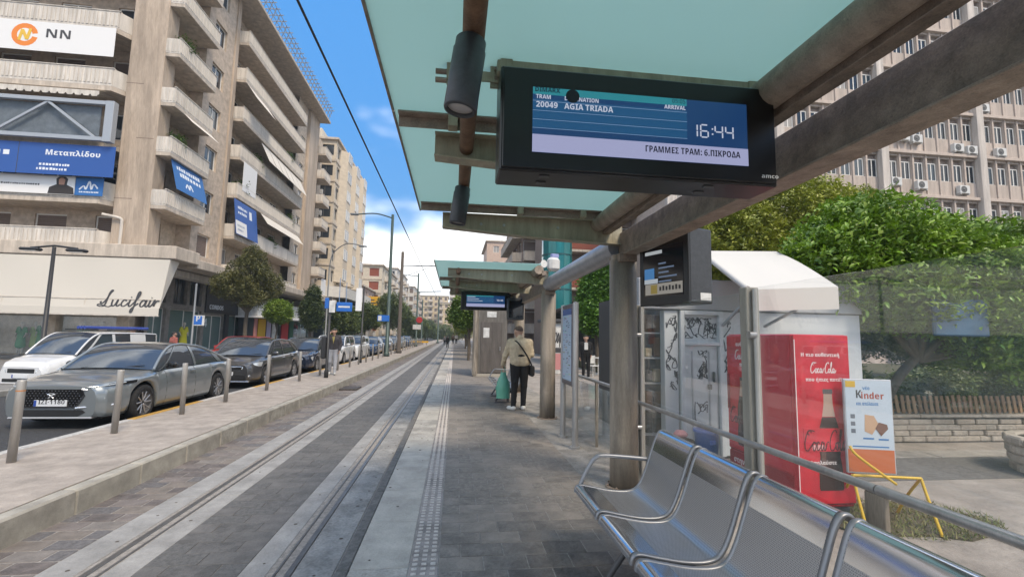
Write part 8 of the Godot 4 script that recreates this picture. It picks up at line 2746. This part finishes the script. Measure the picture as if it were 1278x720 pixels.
func right_street():
	var v := func(x: float, y: float, z: float) -> Vector3: return Vector3(x, y, z)
	flats("pink_flats", "pale pink flats seen above the far shelter roof", v.call(6.2, 0, -112), v.call(18, 21.2, -96), mt("render_pinkish", lin(0.58, 0.44, 0.36), 0.9, 0, "plain", 0.25), 6, 1.5, [["front", 3, 1.2, 1.4, "white", [], null]])
	var h := flats("cream_house", "cream house with low red tiled roof in front of the pink flats", v.call(5.9, 0, -84), v.call(13.5, 12.2, -72), mats.render_pale, 4, 1.5, [["front", 4, 1.2, 1.4, "shutter", [], null], ["west", 4, 1.2, 1.4, "shutter", [1], mats.parapet_white]])
	var rf := G.new()
	for q in [[v.call(5.4, 12.5, -71.5), v.call(14, 12.5, -71.5), v.call(11, 13.9, -76), v.call(8.4, 13.9, -76)], [v.call(5.4, 12.5, -84.5), v.call(5.4, 12.5, -71.5), v.call(8.4, 13.9, -76), v.call(8.4, 13.9, -80)], [v.call(14, 12.5, -71.5), v.call(14, 12.5, -84.5), v.call(11, 13.9, -80), v.call(11, 13.9, -76)]]: rf.qaway(q[0], q[1], q[2], q[3], v.call(9.5, 10, -78))
	put("tiled_roof", rf, mt("roof_tile", lin(0.42, 0.10, 0.07), 0.85, 0, "fine", 0.8), h)
	flats("brown_flats", "grey brown flats with deep dark balconies left of the teal tower", v.call(7.4, 0, -66), v.call(15, 15.6, -52), mt("render_taupe", lin(0.28, 0.21, 0.17), 0.9, 0, "plain", 0.25), 5, 2.0, [["front", 4, 1.6, 1.9, "shutter", [0, 1, 3], mats.slab], ["west", 4, 1.8, 2.0, "shutter", [0, 1, 2, 3], mats.slab]])
	# round teal stair tower
	var t := thing("teal_tower", "round teal glazed tower rising behind the far shelter post", "tower", v.call(6.95, 0, -31.5))
	var teal := mt("teal_glass", lin(0.02, 0.21, 0.22), 0.18, 0.1, "streak", 0.3)
	for k in 12:
		var a := TAU * k / 12
		var g := G.new()
		g.box(Vector3(-0.265, 2.4, -0.02), Vector3(0.265, 9.6, 0.02), 0.005)
		put("glazing_strip", g, teal, t, Transform3D(Basis(Vector3.UP, PI / 2 - a), Vector3(cos(a), 0, sin(a)) * 1.0))
	for y in [2.35, 4.8, 7.2, 9.62]:
		var g := G.new()
		g.lathe([Vector2(0.9, y - 0.05), Vector2(1.06, y - 0.05), Vector2(1.06, y + 0.05), Vector2(0.9, y + 0.05)], 24, true)
		put("ring", g, mt("teal_dark", lin(0.01, 0.07, 0.08), 0.4), t)
	var gc := G.new()
	gc.lathe([Vector2(0.95, -0.05), Vector2(0.95, 9.5), Vector2(0, 9.6)], 20)
	put("core", gc, mats.teal_dark, t)
	t = thing("poster_kiosk", "white kiosk covered with graffiti and pink posters at the foot of the teal tower", "kiosk", v.call(4.55, -0.04, -20.6))
	put("body", one_box(Vector3(-0.6, 0, -0.5), Vector3(0.75, 2.25, 0.5), 0.02), mats.white_paint, t)
	put("roof", one_box(Vector3(-0.75, 2.25, -0.65), Vector3(0.9, 2.4, 0.65), 0.03), mats.ink_grey, t)
	var lines := []
	for k in 9: lines.append(v2([-0.4 + 0.11 * k, 1.4 + 0.3 * sin(k), -0.3 + 0.1 * k, 1.8, -0.25 + 0.1 * k, 1.35, -0.15 + 0.09 * k, 1.7]))
	put("graffiti", stroke(lines, 0.04, T(0, 0, 0.503), 0.003), mats.ink_grey, t)
	put("dark_band", one_box(Vector3(-0.6, 0.95, 0.501), Vector3(0.75, 1.15, 0.52)), mats.ink_grey, t)
	put("pink_poster", one_box(Vector3(-0.5, 0.2, 0.501), Vector3(0.3, 0.9, 0.51)), mt("pink_poster", lin(0.5, 0.22, 0.22), 0.6), t)
	# brick brown building with an arched passage
	var b := thing("arched_building", "brown building with red brown balconies and a beige arch over a dark passage", "building")
	var W := face(Vector3.RIGHT, Vector3.BACK, Vector3(8.0, 0, -36))
	var holes := [[1.0, 0.0, 3.2, 4.4], [5.5, 0.0, 3.0, 4.4], [10, 0.2, 3.0, 3.6]]
	for k in 3:
		for c in 4: holes.append([0.9 + 3.4 * c, 5.6 + 3.0 * k, 1.8, 2.0])
	wall(b, W, 14.0, 0, 15, holes, mats.render_taupe, 0.4)
	for i in range(3, holes.size()): window(b, W, holes[i][0], holes[i][1], holes[i][2], holes[i][3], "shutter", 0.3)
	var bal := mt("balcony_red", lin(0.28, 0.085, 0.055), 0.8)
	for k in 3:
		for c in 2: balcony(b, W, 0.5 + 6.8 * c, 6.6 + 6.8 * c, 5.4 + 3.0 * k, 1.2, 0.8, bal, true)
	var ar := G.new()
	ar.x = W
	var arch := PackedVector2Array()
	for i in 15:
		var a := PI * i / 14
		arch.append(Vector2(4.75 + cos(a) * 2.3, 4.6 + sin(a) * 1.5))
	for i in range(14, -1, -1):
		var a := PI * i / 14
		arch.append(Vector2(4.75 + cos(a) * 1.7, 4.6 + sin(a) * 0.9))
	ar.outline(arch, 0.02, 0.5)
	put("arch", ar, mats.render_pale, b)
	put("arch_column", one_box(Vector3(13.4, 0, -35.9), Vector3(14.0, 4.6, -35.4), 0.03), mats.render_pale, b)
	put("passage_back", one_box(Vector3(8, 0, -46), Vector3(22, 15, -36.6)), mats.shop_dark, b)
	put("side_wall", one_box(Vector3(7.9, 0, -46), Vector3(8.0, 15, -36.01)), mats.render_taupe, b)
	# dark shop canopy and café chairs under it
	var cp := thing("shop_canopy", "dark canopy over the café chairs behind the railing", "canopy", v.call(8.2, 0, -27.5))
	put("cloth", one_box(Vector3(-2.2, 3.1, -2.5), Vector3(5.0, 3.25, 2.0), 0.03), mt("canopy_dark", lin(0.05, 0.035, 0.03), 0.9), cp)
	for x in [-2.0, 1.4, 4.8]: put("prop", one_box(Vector3(x, 0, 1.85), Vector3(x + 0.06, 3.1, 1.91)), mats.ink_grey, cp)
	put("dark_backdrop", one_box(Vector3(-2.2, 0, -2.6), Vector3(5.0, 3.1, -2.5)), mats.shop_dark, cp)  # near-black sheet, painting the shade under the canopy
	var seats := [[5.9, -19.3, 20.0, "white café chair nearest the person behind the railing"], [6.5, -19.8, -40.0, "white café chair right of the person behind the railing, turned away"], [7.0, -20.5, 80.0, "white café chair in the second row under the canopy"], [6.2, -21.2, 150.0, "white café chair farthest back under the canopy"]]
	for s in seats:
		var c := thing("cafe_chair", s[3], "chair", v.call(s[0], -0.04, s[1]), s[2], "white café chairs")
		var wm: Material = mats.white_paint
		put("seat", one_box(Vector3(-0.21, 0.42, -0.21), Vector3(0.21, 0.45, 0.21), 0.012), wm, c)
		put("backrest", one_box(Vector3(-0.2, 0.52, -0.22), Vector3(0.2, 0.85, -0.19), 0.012), wm, c)
		for q in [[-1, -1], [1, -1], [-1, 1], [1, 1]]: put("leg", one_box(Vector3(q[0] * 0.19 - 0.015, 0, q[1] * 0.19 - 0.015), Vector3(q[0] * 0.19 + 0.015, 0.42 if q[1] > 0 else 0.86, q[1] * 0.19 + 0.015), 0.004), wm, c)
	var tb := thing("cafe_table", "small white round café table between the chairs", "table", v.call(6.45, -0.04, -20.4))
	var g3 := G.new()
	g3.lathe([Vector2(0, 0.0), Vector2(0.22, 0.0), Vector2(0.22, 0.02), Vector2(0.03, 0.04), Vector2(0.03, 0.7), Vector2(0.36, 0.71), Vector2(0.36, 0.735), Vector2(0, 0.735)], 20, true)
	put("table_body", g3, mats.white_paint, tb)

func _ready():
	rng.seed = 20240505
	camera_and_light()
	ground()
	building_mats()
	steel_mats()
	left_street()
	office()
	right_street()
	near_things()
	kiosk()
	coolers()
	sign_and_frame()
	garden_edge()
	trees()
	cars()
	street_things()
	people()
